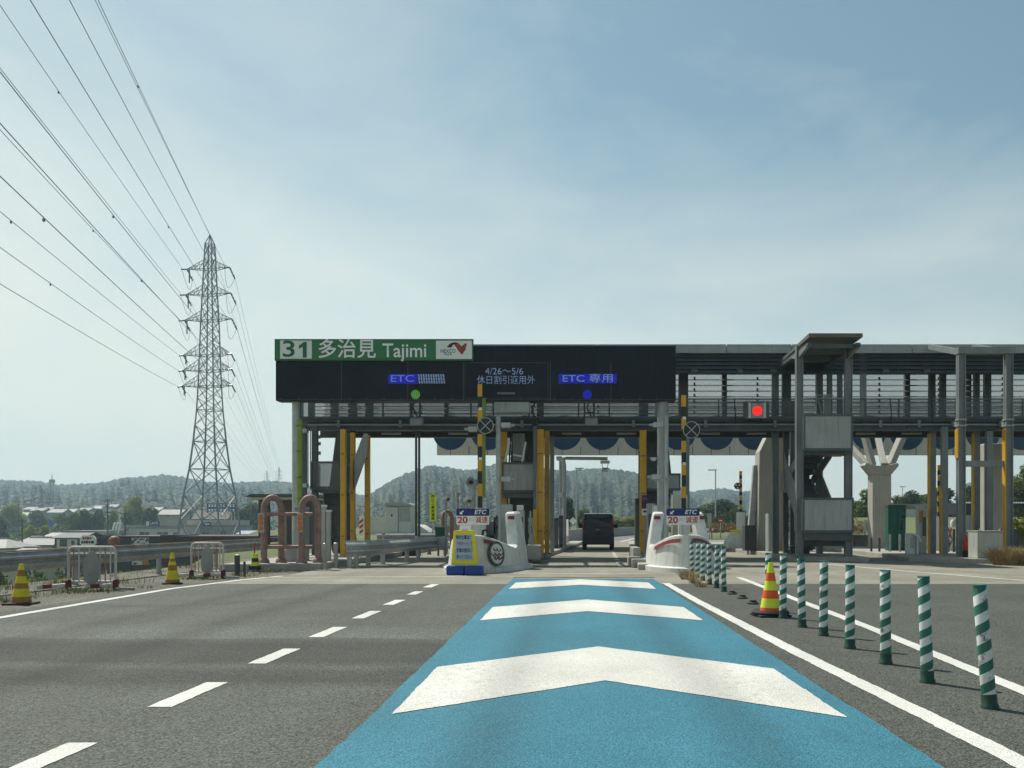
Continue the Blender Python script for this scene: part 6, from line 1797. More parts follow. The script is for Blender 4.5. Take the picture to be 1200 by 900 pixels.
# ================================================================== BUILDINGS
GV = -9.0
def windows(t, wins, Y, frame=wall_white):
    for (a, b, c, d) in wins:
        mb = MB(); x0, x1, z0, z1 = X(a,Y), X(b,Y), Z(d,Y), Z(c,Y)
        fw = 0.06
        mb.box(x0-fw, x1+fw, Y-0.05, Y-0.002, z0-fw, z0); mb.box(x0-fw, x1+fw, Y-0.05, Y-0.002, z1, z1+fw)
        mb.box(x0-fw, x0, Y-0.05, Y-0.002, z0, z1); mb.box(x1, x1+fw, Y-0.05, Y-0.002, z0, z1)
        mb.box((x0+x1)/2-0.03, (x0+x1)/2+0.03, Y-0.045, Y-0.002, z0, z1)
        w = mb.build('window', frame, t)
        mb = MB(); mb.box(x0, (x0+x1)/2-0.03, Y-0.02, Y-0.002, z0, z1); mb.box((x0+x1)/2+0.03, x1, Y-0.02, Y-0.002, z0, z1); mb.build('pane', glass_dark, w)
def house(label, px0, px1, Y, eave, ridge, depth, wall, roof, axis='x', wins=(), base=GV, over=0.5, name='house', cat='house', group=None, flat=False):
    x0, x1 = X(px0,Y), X(px1,Y); ze, zr = Z(eave,Y), Z(ridge,Y)
    t = thing(name, label, cat, ((x0+x1)/2, Y+depth/2, base), group)
    mb = MB()
    mb.box(x0, x1, Y, Y+depth, base-0.3, ze)
    if not flat:
        if axis == 'hip': pass
        elif axis == 'x':
            for x in (x0, x1-0.1): mb.prism([(Y, ze), (Y+depth, ze), (Y+depth/2, zr-0.15)], 'x', x, x+0.1)
        else:
            for y in (Y, Y+depth-0.1): mb.prism([(x0, ze), (x1, ze), ((x0+x1)/2, zr-0.15)], 'y', y, y+0.1)
    mb.build('wall', wall, t)
    mb = MB(); th = 0.16
    if flat:
        mb.box(x0-over, x1+over, Y-over, Y+depth+over, ze+0.002, zr)
    elif axis == 'hip':
        q = min((x1-x0)*0.32, depth*0.5); ym = Y+depth/2; o_ = over
        v = [(x0-o_,Y-o_,ze-.15),(x1+o_,Y-o_,ze-.15),(x1+o_,Y+depth+o_,ze-.15),(x0-o_,Y+depth+o_,ze-.15),(x0+q,ym,zr),(x1-q,ym,zr),
             (x0-o_,Y-o_,ze-.3),(x1+o_,Y-o_,ze-.3),(x1+o_,Y+depth+o_,ze-.3),(x0-o_,Y+depth+o_,ze-.3)]
        mb.add(v, [(0,1,5,4),(1,2,5),(2,3,4,5),(3,0,4),(6,7,1,0),(7,8,2,1),(8,9,3,2),(9,6,0,3),(9,8,7,6)])
        mb.box(x0+q-0.1, x1-q+0.1, ym-0.14, ym+0.14, zr-0.05, zr+0.16)
    elif axis == 'x':
        k = (zr-ze)/(depth/2); yo = over
        mb.prism([(Y-yo, ze-k*yo), (Y+depth/2, zr), (Y+depth+yo, ze-k*yo), (Y+depth+yo, ze-k*yo+th), (Y+depth/2, zr+th), (Y-yo, ze-k*yo+th)], 'x', x0-over, x1+over)
        mb.box(x0-over, x1+over, Y+depth/2-0.15, Y+depth/2+0.15, zr+th*0.6, zr+th+0.14)
    else:
        k = (zr-ze)/((x1-x0)/2); xc = (x0+x1)/2
        mb.prism([(x0-over, ze-k*over), (xc, zr), (x1+over, ze-k*over), (x1+over, ze-k*over+th), (xc, zr+th), (x0-over, ze-k*over+th)], 'y', Y-over, Y+depth+over)
        mb.box(xc-0.15, xc+0.15, Y-over, Y+depth+over, zr+th*0.6, zr+th+0.14)
    mb.build('roof', roof, t)
    windows(t, wins, Y)
    return t
G1 = 'houses in the valley behind the left guardrail'
house('pale roofed house cut off at the left edge, nearest the guardrail', -45, 5, 150, 641, 632, 9, wall_grey, roof_pale, 'hip', [(-4, 2, 645, 650)], group=G1)
house('house with a broad pale grey roof low behind the left cone', -6, 38, 138, 652, 642.5, 9, wall_cream, roof_grey, 'hip', [(12, 20, 655, 662)], group=G1)
house('pale roofed house with its ridge above the small gabled house', 13, 52, 205, 639, 628.5, 8, wall_white, roof_pale, 'hip', [(20, 24, 641, 645)], group=G1)
house('small house with a dark gable between the pale roofs', 26, 61, 180, 638.5, 631.5, 7, wall_cream, roof_grey, 'x', [(43, 48, 643, 647), (51, 55, 643, 647)], group=G1)
t = house('brown house with a white front panel left of the octagonal shop sign', 64, 95, 175, 630.5, 625, 9, brick_brown, roof_dark, 'x', [], group=G1)
mb = MB(); mb.box(X(67.5,175), X(91,175), 174.7, 174.99, Z(645,175), Z(631.8,175)); mb.build('white_panel', wall_white, t)
windows(t, [(70.5, 78, 632.5, 640), (84, 87, 634, 638)], 174.69, brick_brown)
house('long low building with a bright white flat roof behind the octagonal sign', 79, 124, 240, 626.5, 621.8, 10, roof_dark, roof_pale, flat=True, wins=[(85, 92, 629, 633), (100, 108, 629, 633)], group=G1)
house('low grey roofed house beside the brown house', 53, 63, 215, 629, 625, 8, wall_grey, roof_pale, 'x', group=G1)
house('small house with an orange roof at the left among the trees', 4, 22, 400, 617.5, 613.5, 9, wall_white, roof_orange, 'x', [(9, 13, 618.5, 621)], group=G1)
house('small pale roofed house behind the orange roofed one', 16, 26, 430, 615, 611.5, 8, wall_white, roof_pale, 'x', group=G1)
# far houses on the rise
fh = [(22,34,445,604,600.5,0),(36,50,472,598.5,595.5,1),(48,58,486,598,594.5,0),(56,73,459,600.5,596.5,1),(28,40,513,597,594,1),(76,86,486,600,596.5,0),(92,104,513,598,595,1),(108,118,540,596,592.5,0),(127,136,567,594,591,1),(186,210,310,603,597,2),(176,186,405,598,594.5,0),(205,216,405,601,598,1)]
fl = ['white walled house with a grey roof left of the roadside trees', 'dark roofed house high on the far slope at left', 'pale roofed house just right of the dark roofed far house', 'wide pale roofed house below the dark mast', 'farthest grey roofed house left of the dark mast', 'pale roofed house right of the dark mast', 'grey roofed house between the mast and the utility pole', 'small white roofed house above the utility pole crossarm', 'far grey roofed house beside the yellow green tree', 'broad two storey house with a pale roof right of the yellow green tree', 'small pale house partly behind the yellow green tree', 'small grey roofed house at the left pylon leg']
for (a, b, Y, e, r_, k), lab in zip(fh, fl):
    house(lab, a, b, Y, e, r_, 9, [wall_white, wall_grey, wall_cream][k], [roof_pale, roof_grey, roof_grey][k], 'x', [((a+b)/2-2.5, (a+b)/2+1, e+0.8, e+2.2)] if k != 1 else (), base=GV + (0 if Y < 340 else 2), group='houses on the far slope')
# white shop building with roof sign
t = house('long white shop building with a dark blue roof sign', 141, 214, 250, 617, 615.5, 14, wall_white, wall_grey, flat=True, over=0.2, wins=[(163.5, 175, 623.5, 629), (184, 197, 623.5, 629), (203, 210, 624, 629)], name='shop_building', cat='shop')
mb = MB(); mb.box(X(142,250), X(213,250), 249.7, 249.99, Z(619.5,250), Z(617,250)); mb.build('parapet', wall_grey, t)
t2 = thing('roof_sign', 'dark blue roof sign with white letters on the long white shop', 'sign', (X(180,249.4), 249.4, Z(616.5,249.4)))
mb = MB(); mb.box(X(175,249.4), X(187,249.4), 249.1, 249.35, Z(616,249.4), Z(610.5,249.4)); mb.build('board', navy, t2)
mb = MB(); mb.box(X(172,249.4), X(174.9,249.4), 249.1, 249.35, Z(616,249.4), Z(611,249.4)); mb.build('white_field', white_sign, t2)
text('LATS', 'lettering', letter_white, t2, X(181,249.4), 249.05, Z(613.4,249.4), 0.9, bold=0.02, fit=2.0)
for px in (174, 186):
    mb = MB(); mb.box(X(px,249.5), X(px+0.8,249.5), 249.46, 249.6, Z(617.5,249.4), Z(611,249.4)); mb.build('bracket', steel, t2)
t = thing('outdoor_stair', 'slanted white stair frame at the left end of the long white shop', 'stairs', (X(136,244), 244, GV))
for px in (131, 134.5, 138):
    mb = MB(); mb.bar(P(px,627,244), P(px+3.5,612.5,244), 0.4); mb.build('rail', white_sign, t)
mb = MB()
for k in range(7): mb.bar(P(131+k*0.5,627-k*2.05,244), P(138+k*0.5,627-k*2.05,244), 0.25)
mb.box(X(129,244), X(140,244), 244.2, 245, GV, Z(626,244)); mb.build('treads', wall_grey, t)
t = house('two tier grey building under the pylon with a small dark blue sign', 222, 279, 262, 617, 615.5, 12, wall_grey, roof_grey, flat=True, over=0.2, wins=[(236.5, 245, 624, 628), (258, 266, 622, 628)], name='shop_building', cat='shop')
mb = MB(); mb.box(X(214,262), X(274,262), 265, 275, Z(616,262), Z(609.5,262)); mb.build('upper_storey', wall_cream, t)
mb = MB(); mb.box(X(238.5,262), X(248,262), 261.4, 261.8, Z(616.5,262), Z(611.8,262)); mb.build('sign_board', navy, t)
mb = MB()
for k in range(4): mb.box(X(240.5+k*1.6,262), X(241.6+k*1.6,262), 261.3, 261.39, Z(615,262), Z(613.3,262))
mb.build('sign_letters', letter_white, t)
house('brown gabled house behind the blue road sign', 226, 266, 330, 608, 597, 12, brick_brown, M('brown_roof', (0.11,0.085,0.07), 0.8), 'x', [(236, 239, 606, 608.5)], group=G1)
house('low pale blue shed right of the pylon foot', 279, 295, 255, 626, 622.5, 8, wall_white, M('pale_blue_roof', (0.25,0.32,0.38), 0.6), 'x', group=G1)
# brown and navy commercial block along the slope
YK = 100.0
t = thing('dark_commercial_block', 'long dark block with brown and navy panels and a mosaic panel behind the guardrail', 'commercial building', (X(215,YK), YK+4, GV))
mb = MB(); mb.box(X(126,YK), X(318,YK), YK, YK+14, GV-0.3, Z(630,YK)); mb.build('wall', brick_brown, t)
mb = MB(); mb.box(X(125,YK), X(307,YK), YK-0.1, YK+14.1, Z(630,YK)+0.002, Z(628.2,YK)); mb.build('roof', M('brown_black', (0.05,0.03,0.03), 0.7), t)
for a, b in ((143.5,154.5),(175.5,187.5),(208,221),(114,125.5)):
    mb = MB(); mb.box(X(a,YK), X(b,YK), YK-0.06, YK-0.002, Z(668,YK), Z(630.5,YK)); mb.build('navy_panel', M('navy_wall', (0.03,0.04,0.05), 0.6), t)
mb = MB(); mb.box(X(188,YK), X(207,YK), YK-0.08, YK+6, Z(632,YK), Z(626.8,YK)); mb.build('raised_parapet', brick_brown, t)
def mosaic():
    m = bpy.data.materials.new('mosaic'); m.use_nodes = True
    tt = m.node_tree; b = tt.nodes['Principled BSDF']; b.inputs['Roughness'].default_value = 0.7
    c = tt.nodes.new('ShaderNodeTexCoord'); v = tt.nodes.new('ShaderNodeTexVoronoi'); v.inputs['Scale'].default_value = 5.5
    tt.links.new(c.outputs['Object'], v.inputs['Vector'])
    s = tt.nodes.new('ShaderNodeSeparateColor'); tt.links.new(v.outputs['Color'], s.inputs[0])
    r = tt.nodes.new('ShaderNodeValToRGB'); e = r.color_ramp.elements; r.color_ramp.interpolation = 'CONSTANT'
    e[0].color = (0.52,0.50,0.47,1); e[1].position = 0.68; e[1].color = (0.06,0.055,0.06,1)
    tt.links.new(s.outputs[0], r.inputs[0]); tt.links.new(r.outputs[0], b.inputs['Base Color'])
    return m
mos = mosaic()
mb = MB(); mb.box(X(155,YK), X(174.8,YK), YK-0.1, YK-0.003, Z(662,YK), Z(628.8,YK)); mb.build('mosaic_panel', mos, t)
mb = MB(); mb.box(X(167,YK), X(174.5,YK), YK-0.12, YK-0.102, Z(662,YK), Z(652,YK)); mb.build('orange_corner', cone_brown, t)
t = thing('round_lantern', 'large faded orange and red round lantern behind the near pipe fence', 'lantern', (X(134,92), 92, GV))
mb = MB(); mb.lathe([(0.0,0.55),(0.25,0.50),(0.45,0.34),(0.54,0.05),(0.52,-0.2),(0.40,-0.46),(0.0,-0.52)], P(134,634.5,92), 18); mb.build('globe', M('faded_orange', (0.26,0.09,0.055), 0.6, 0, 0.35, 5), t, smooth=True)
mb = MB(); mb.tube([Vector((X(134,92),92,GV)), P(134,641,92)], 0.1, 8); mb.build('post', steel, t)
t = thing('octagon_sign', 'white octagonal shop sign with red and black script above the near pipe fence', 'sign', (X(103,85), 85, GV))
mb = MB(); oc = [(93.5,637),(93.5,631),(97,627.3),(109,627.3),(112.3,631),(112.3,637),(109,640.5),(97,640.5)]
mb.prism([(X(a,85), Z(b,85)) for a, b in oc], 'y', 85, 85.15); mb.build('board', white_sign, t)
mb = MB()
for k, (a, b) in enumerate([(97,99.2),(100,101.6),(102.2,104.4),(105.2,107)]): mb.box(X(a,85), X(b,85), 84.95, 84.99, Z(632.2-(k % 2)*.4,85), Z(629.4,85))
mb.build('red_script', letter_red, t)
mb = MB()
for k, (a, b) in enumerate([(95.5,97.5),(98.4,100.4),(101.2,103),(104,106),(107,110)]): mb.box(X(a,85), X(b,85), 84.95, 84.99, Z(636.8-(k % 2)*.3,85), Z(634.2-(k % 3)*.3,85))
mb.build('black_script', letter_black, t)
mb = MB(); mb.box(X(102,85), X(104,85), 85.2, 85.4, GV, Z(640,85)); mb.build('post', steel, t)
# blue road direction signs far behind the pylon
for a, b, lab, n in [(242.5, 265.8, 'wide dark blue board with two rows of white characters behind the pylon', 6), (267.2, 277.2, 'narrow dark blue board right of the wide one behind the pylon leg', 2)]:
    Y = 270
    t = thing('blue_board', lab, 'billboard', (X((a+b)/2,Y), Y, GV), 'blue billboards')
    mb = MB(); mb.box(X(a,Y), X(b,Y), Y, Y+0.2, Z(599.8,Y), Z(589.8,Y)); mb.build('board', blue_sign, t)
    mb = MB()
    st = (b-a-3)/n
    for row, (p0, p1) in enumerate(((591.2, 594.0), (596.6, 599.2))):
        for k in range(n):
            u = a+1.8+st*k
            mb.box(X(u,Y), X(u+st*0.62,Y), Y-0.04, Y-0.01, Z(p0+0.9,Y), Z(p0,Y)); mb.box(X(u+st*.2,Y), X(u+st*0.42,Y), Y-0.04, Y-0.01, Z(p1,Y), Z(p0+0.9,Y)); mb.box(X(u,Y), X(u+st*0.66,Y), Y-0.05, Y-0.041, Z(p1,Y), Z(p1-0.7,Y))
    mb.build('white_characters', letter_white, t)
    for u in (a+3, b-3):
        mb = MB(); mb.box(X(u,Y), X(u+0.8,Y), Y+0.21, Y+0.5, GV, Z(599,Y)); mb.build('post', galv, t)
# pavilion behind the hoops
YP = 60.0
t = thing('flat_roof_pavilion', 'brown pavilion with a thin dark overhanging roof behind the red brown hoops', 'pavilion', (X(325,YP), YP+3, -1))
mb = MB(); mb.prism([(X(290.5,YP), Z(582.5,YP)), (X(297,YP), Z(579.2,YP)), (X(372,YP), Z(579.2,YP)), (X(372,YP), Z(582.5,YP))], 'y', YP-0.6, YP+6); mb.build('roof', roof_dark, t)
mb = MB(); mb.box(X(296,YP), X(368,YP), YP-0.4, YP+5.8, Z(585.5,YP), Z(582.8,YP)); mb.build('ceiling', wall_white, t)
mb = MB(); mb.box(X(312,YP), X(366,YP), YP+2.5, YP+5, -5.5, Z(586,YP)); mb.build('wall', M('brown_board', (0.15,0.12,0.09), 0.7), t)
mb = MB(); mb.box(X(318,YP), X(332,YP), YP+2.45, YP+2.49, Z(640,YP), Z(600,YP)); mb.build('pale_door', wall_cream, t)
for px in (305, 313, 338, 366):
    mb = MB(); mb.box(X(px,YP)-0.12, X(px,YP)+0.12, YP, YP+0.25, -4.5, Z(586,YP)); mb.build('post', M('brown_post', (0.09,0.065,0.05), 0.7), t)
# white kiosk and low white buildings beyond the left lane
YW = 110.0
t = thing('white_kiosk', 'small white kiosk with a rounded roof beyond the left lane guardrails', 'kiosk', (X(468,YW), YW, -0.1))
mb = MB(); mb.box(X(452.5,YW), X(481.5,YW), YW, YW+4, -0.2, Z(592,YW)); mb.build('wall', wall_white, t)
mb = MB(); 
pts = [(X(451,YW), Z(592.5,YW))] + [(X(466.5 - 15.8*math.cos(math.pi*k/10),YW), Z(592 - 3.6*math.sin(math.pi*k/10),YW)) for k in range(11)] + [(X(482.5,YW), Z(592.5,YW))]
mb.prism(pts, 'y', YW-0.2, YW+4.3); mb.build('roof', steel_light, t)
mb = MB(); mb.box(X(458,YW), X(460.2,YW), YW-0.03, YW-0.002, Z(605.5,YW), Z(602.5,YW)); mb.build('window', glass_dark, t)
mb = MB(); mb.box(X(467.3,YW), X(480.5,YW), YW-0.03, YW-0.002, Z(611,YW), Z(595.5,YW)); mb.build('shutter', panel_grey, t)
mb = MB(); mb.box(X(452,YW), X(482,YW), YW-0.05, YW-0.031, Z(594.5,YW), Z(593,YW)); mb.box(X(466.3,YW), X(467.2,YW), YW-0.04, YW-0.002, -0.2, Z(594.6,YW)); mb.build('trim', steel_mid, t)
house('low white hut left of the white kiosk', 431, 452, 116, 608, 606, 6, wall_white, wall_white, flat=True, over=0.05, base=-1, name='hut', cat='hut')
t = thing('white_shelter', 'low white sloping shelter roof right of the white kiosk', 'shelter', (X(494,120), 120, -1))
mb = MB(); mb.prism([(X(482,120), Z(627,120)), (X(482,120), Z(614.5,120)), (X(490,120), Z(615,120)), (X(501,120), Z(622,120)), (X(504,120), Z(627,120))], 'y', 120, 126); mb.build('roof', wall_white, t, smooth=True)
mb = MB(); mb.box(X(483,120), X(503,120), 120.2, 125.8, -1, Z(627,120)); mb.build('wall', wall_grey, t)
house('long low white roofed shed behind the lime yellow notice', 484, 548, 150, 617, 614, 8, wall_grey, roof_pale, flat=True, base=-2, name='shed', cat='shed')
t = thing('striped_marker', 'small red and white striped board between the amber columns', 'marker', (X(424,45), 45, 0))
mb = MB(); mb.box(X(421,45), X(426,45), 45, 45.05, Z(628,45), Z(604,45)); mb.build('board', white_sign, t)
mb = MB()
for k in range(3): mb.prism([(X(421.2,45), Z(611+k*6,45)), (X(425.8,45), Z(607.5+k*6,45)), (X(425.8,45), Z(610.5+k*6,45)), (X(421.2,45), Z(614+k*6,45))], 'y', 44.985, 44.997)
mb.build('red_stripes', letter_red, t)
# right background buildings
t = house('long low grey building behind the green locker', 1046, 1112, 110, 594, 590.5, 8, wall_grey, steel_mid, flat=True, base=-0.2, over=0.3, name='service_building', cat='building')
for a, b in ((1062, 1078), (1084, 1094)):
    mb = MB(); mb.box(X(a,110), X(b,110), 109.9, 109.99, 0.4, Z(597,110)); mb.build('wall_panel', wall_white, t)
mb = MB(); mb.box(X(1102,110), X(1106,110), 109.9, 109.99, 0, Z(597,110)); mb.build('dark_door', dark_box, t)
t = thing('dark_shelter', 'dark shelter with a white dotted roof edge at far right', 'shelter', (X(1165,90), 90, 0))
mb = MB(); mb.box(X(1128,90), X(1290,90), 90, 96, Z(602,90), Z(590,90)); mb.build('fascia', M('navy_black', (0.012,0.014,0.025), 0.6), t)
mb = MB()
px = 1129.0
while px < 1288:
    mb.box(X(px,90), X(px+2.0,90), 89.9, 90.3, Z(589.8,90), Z(588.3,90)); px += 3.1
mb.build('roof_edge', white_box, t)
for px in (1150, 1230):
    mb = MB(); mb.box(X(px,90), X(px+2,90), 90.5, 90.8, 0, Z(602,90)); mb.build('post', steel, t)

# street lamps and small signs
def lamp(label, px, Y, top, s):
    t = thing('street_lamp', label, 'street lamp', (X(px,Y), Y, 0), 'street lamps beyond the toll gate')
    x = X(px,Y); z = Z(top,Y)
    mb = MB(); mb.tube([(x,Y,-0.2),(x,Y,z)], [0.13,0.08], 8); mb.build('pole', galv, t, smooth=True)
    mb = MB(); mb.cbox((x+s*0.45, Y, z+0.03), 1.3, 0.35, 0.16); mb.build('lamp_head', galv, t, bevel=0.03)
lamp('street lamp seen between the antenna mast and the navy van', 675.5, 135, 549, 1)
lamp('street lamp above the right side of the navy van', 727, 205, 568.5, 1)
lamp('street lamp left of the small striped gate bar', 838.5, 140, 551, -1)
lamp('small far street lamp right of the forked column', 1057.5, 205, 570.5, 0)
for px, py, Y, kind, lab in [(671.5, 610.5, 70, 0, 'small white diamond sign left of the navy van'), (876.5, 610, 75, 1, 'small round red no entry sign left of the far gate bar'), (832, 609, 75, 2, 'grey back of a road sign left of the far trees')]:
    t = thing('road_sign', lab, 'road sign', (X(px,Y), Y, 0)); 
    if kind == 1:
        px = 844.5
        t.location.x = X(px,Y); ORG[t.name] = Vector(t.location)
    if kind == 2: px = 831.5
    c = P(px, py, Y)
    mb = MB(); mb.tube([(c.x, Y+0.05, 0), (c.x, Y+0.05, c.z)], 0.04, 6); mb.build('post', galv, t)
    mb = MB()
    if kind == 0: mb.prism([(c.x-.28,c.z),(c.x,c.z-.28),(c.x+.28,c.z),(c.x,c.z+.28)], 'y', Y, Y+0.03); mb.build('plate', white_sign, t)
    elif kind == 1:
        mb.disc(c, 0.18, 0.03); pl = mb.build('plate', letter_red, t)
        mb = MB(); mb.box(c.x-.12, c.x+.12, Y-0.01, Y-0.002, c.z-.035, c.z+.035); mb.build('white_bar', white_sign, pl)
    else: mb.box(c.x-.16, c.x+.16, Y, Y+0.03, c.z-.5, c.z+.5); mb.build('plate', panel_grey, t)
t = thing('striped_barrier', 'low red and white barrier beam among the trees right of the white nose', 'barrier', (X(828,74), 74, 0))
mb = MB(); mb.box(X(824,74), X(836,74), 74, 74.06, Z(622,74), Z(619,74)); mb.build('beam', white_sign, t)
mb = MB()
for a in (825, 831): mb.box(X(a,74), X(a+3,74), 73.98, 73.997, Z(622,74), Z(619,74))
mb.build('red_bands', letter_red, t)
mb = MB(); mb.box(X(825,74), X(826,74), 74.1, 74.2, 0, Z(619,74)); mb.build('post', steel, t)
mb = MB(); mb.box(X(834,74), X(835,74), 74.1, 74.2, 0, Z(619,74)); mb.build('post', steel, t)
for pts, lab in [([(-0.4, 58), (1.1, 78), (7.0, 104), (18, 135)], 'low concrete parapet along the left of the exit road'), ([(9.6, 118), (20, 150), (40, 190)], 'far low concrete parapet crossing behind the navy van')]:
    mb = MB()
    for a, b in zip(pts[:-1], pts[1:]):
        mb.bar((a[0], a[1], 0.4), (b[0], b[1], 0.4), 0.25, 0.85)
    o = mb.build('concrete_parapet', concrete, origin=(pts[0][0], pts[0][1], 0)); tag(o, lab, 'parapet', 'concrete parapets')
# utility poles and mast on the left
def upole(label, px, Y, top, arms_, h0=GV):
    t = thing('utility_pole', label, 'utility pole', (X(px,Y), Y, h0), 'utility poles in the valley')
    x = X(px,Y)
    mb = MB(); mb.tube([(x,Y,h0),(x,Y,Z(top,Y))], [0.17,0.11], 8); mb.build('pole', M('pole_dark', (0.09,0.09,0.085), 0.8) if px != 126 else bpy.data.materials['weathered_concrete'], t, smooth=True)
    for k in range(arms_):
        mb = MB(); z = Z(top,Y)-0.5-k*1.0
        mb.box(x-0.9, x+0.9, Y-0.12, Y-0.02, z, z+0.1)
        for dx in (-0.8,-0.3,0.3,0.8): mb.tube([(x+dx,Y-0.07,z+0.1),(x+dx,Y-0.07,z+0.3)], 0.05, 5)
        mb.build('crossarm', steel, t)
    if arms_ > 1:
        mb = MB(); mb.lathe([(0,0),(0.26,0.02),(0.26,0.75),(0,0.78)], (x+0.42, Y, Z(top,Y)-3.6), 12); mb.build('transformer', steel_mid, t, smooth=True)
upole('tall utility pole with crossarms left of the yellow green tree', 126, 165, 584, 3)
upole('shorter utility pole with a transformer beside the slanted white stair frame', 146.5, 175, 599, 2)
upole('thin utility pole among the roofs at the left', 26, 170, 608, 1)
upole('thin utility pole in front of the far trees at the left edge', 22, 340, 586, 2)
upole('thin utility pole right of the octagonal sign, far away', 158, 280, 603, 1)
Y = 800
t = thing('radio_mast', 'dark lattice radio mast on the left hillside', 'mast', (X(61,Y), Y, Z(600,Y)))
mb = MB()
for s in (-1,1): mb.bar((X(61,Y)+s*1.4, Y, Z(600,Y)), (X(61,Y)+s*1.1, Y, Z(562,Y)), 0.7)
for k in range(12): mb.bar((X(61,Y)-1.2, Y, Z(600-k*3.1,Y)), (X(61,Y)+1.2, Y, Z(597-k*3.1,Y)), 0.35)
mb.build('lattice', steel, t)
mb = MB(); mb.box(X(61,Y)-2, X(61,Y)+2, Y-1, Y+1, Z(566,Y), Z(562,Y)); mb.tube([P(61,562,Y), P(61,556,Y)], 0.35, 6); mb.build('head', steel, t)
t = thing('blue_plate', 'small bright blue board in front of the valley trees at the left', 'sign', (X(59,300), 300, GV))
mb = MB(); mb.box(X(57,300), X(61.5,300), 300, 300.2, Z(616.5,300), Z(610,300)); mb.build('board', M('bright_blue', (0.02,0.12,0.38), 0.5), t)
mb = MB(); mb.box(X(59,300), X(59.6,300), 300.21, 300.4, GV, Z(616,300)); mb.build('post', steel, t)
# ================================================================== TREES
def np_mesh(name, verts, faces_n, k, mat, tint=None):
    # verts (N,3) grouped k per face
    n = len(verts)
    me = bpy.data.meshes.new(name)
    me.vertices.add(n); me.vertices.foreach_set('co', verts.astype(np.float32).ravel())
    nf = n // k
    me.loops.add(n); me.loops.foreach_set('vertex_index', np.arange(n, dtype=np.int32))
    me.polygons.add(nf); me.polygons.foreach_set('loop_start', np.arange(0, n, k, dtype=np.int32))
    me.update(calc_edges=True)
    me.materials.append(mat)
    if tint is not None:
        a = me.attributes.new('tint', 'FLOAT', 'FACE'); a.data.foreach_set('value', tint.astype(np.float32))
    return me
def crown_mesh(name, h, w, n, leaf, mat, seed, lobes=11, bottom=0.28, tall=False):
    r = np.random.default_rng(seed)
    cs = []; rs = []
    for i in range(lobes):
        f = i/(lobes-1)
        zz = bottom + (0.92-bottom)*f
        wid = math.sin(math.pi*(0.18+0.74*f))**0.7
        a = r.uniform(0, 2*math.pi); rad = r.uniform(0.15, 0.62)*w/2*wid
        cs.append((rad*math.cos(a), rad*math.sin(a), zz*h)); rs.append(w/2*r.uniform(0.30, 0.52)*(0.6+0.5*wid))
    cs = np.array(cs); rs = np.array(rs)
    pick = r.choice(lobes, n, p=(rs**2)/np.sum(rs**2))
    d = r.normal(size=(n,3)); d /= np.linalg.norm(d, axis=1)[:,None]
    rad = r.uniform(0.45, 1.08, n)**0.6
    # clumps: push leaves towards a set of twig directions
    tw = r.normal(size=(60,3)); tw /= np.linalg.norm(tw, axis=1)[:,None]
    j = r.integers(0, 60, n); d = d*0.55 + tw[j]*0.6; d /= np.linalg.norm(d, axis=1)[:,None]
    c = cs[pick] + d*(rs[pick]*rad)[:,None]*np.array([1,1,0.85])
    keep = c[:,2] > bottom*h*0.55
    c = c[keep]; d = d[keep]; n = len(c); rad = rad[keep]; pick = pick[keep]; j = j[keep]
    nrm = d*0.6 + r.normal(size=(n,3))*0.55 + np.array([0,0,0.35]); nrm /= np.linalg.norm(nrm, axis=1)[:,None]
    t = np.cross(nrm, r.normal(size=(n,3))); t /= np.linalg.norm(t, axis=1)[:,None]
    b = np.cross(nrm, t)
    s = leaf*r.uniform(0.6, 1.3, n)[:,None]
    v = np.stack([c - t*s*0.9, c - b*s*0.5, c + t*s*0.9, c + b*s*0.5], 1).reshape(-1,3)
    tint = np.clip(0.45 + 0.28*r.normal(size=n) + 0.25*(r.random(lobes)[pick]-0.5) + 0.2*(r.random(60)[j]-0.5), 0, 1)
    return np_mesh(name, v, n, 4, mat, tint)
TREE_SRC = {}
def tree(label, px, Y, top, h, w, kind, group, base=None, leaf=None, n=None, name='tree', seed=1):
    mat = {'d': leaf_dark, 'm': leaf_mid, 's': leaf_spring}[kind]
    z_top = Z(top, Y)
    if base is None: base = z_top - h
    t = thing(name, label, 'tree', (X(px,Y), Y, base), group)
    key = (kind, seed % 4, name)
    if key not in TREE_SRC:
        cm = crown_mesh('crown', 10.0, 8.0, 5200, 0.30, mat, 100+seed % 4*7+ord(kind))
        mb = MB(); rr = random.Random(seed)
        mb.tube([(0,0,-0.5),(0.05,0.03,2.0),(0.1,-0.05,4.5),(0.0,0.1,7.5)], [0.26,0.2,0.15,0.05], 7)
        for k in range(6):
            a = rr.uniform(0, 6.28); z = rr.uniform(2.2, 5.5); l = rr.uniform(1.4, 2.8)
            mb.tube([(0.05,0,z),(l*0.5*math.cos(a), l*0.5*math.sin(a), z+0.7),(l*math.cos(a), l*math.sin(a), z+1.8)], [0.10,0.07,0.03], 5)
        tm = mb.build('trunk', bark)
        me = tm.data; bpy.data.objects.remove(tm)
        TREE_SRC[key] = (cm, me)
    cm, me = TREE_SRC[key]
    hh = z_top - base
    for nm, m_ in (('crown', cm), ('trunk', me)):
        o = bpy.data.objects.new(nm, m_); COL.objects.link(o); o.parent = t
        o.scale = (w/8.0, w/8.0, hh/10.0)
    t.rotation_euler = (0, 0, (seed*1.7) % 6.28)
    return t
G2 = 'trees in the valley at the left'; G3 = 'trees beyond the toll gate'; G4 = 'trees on the right'
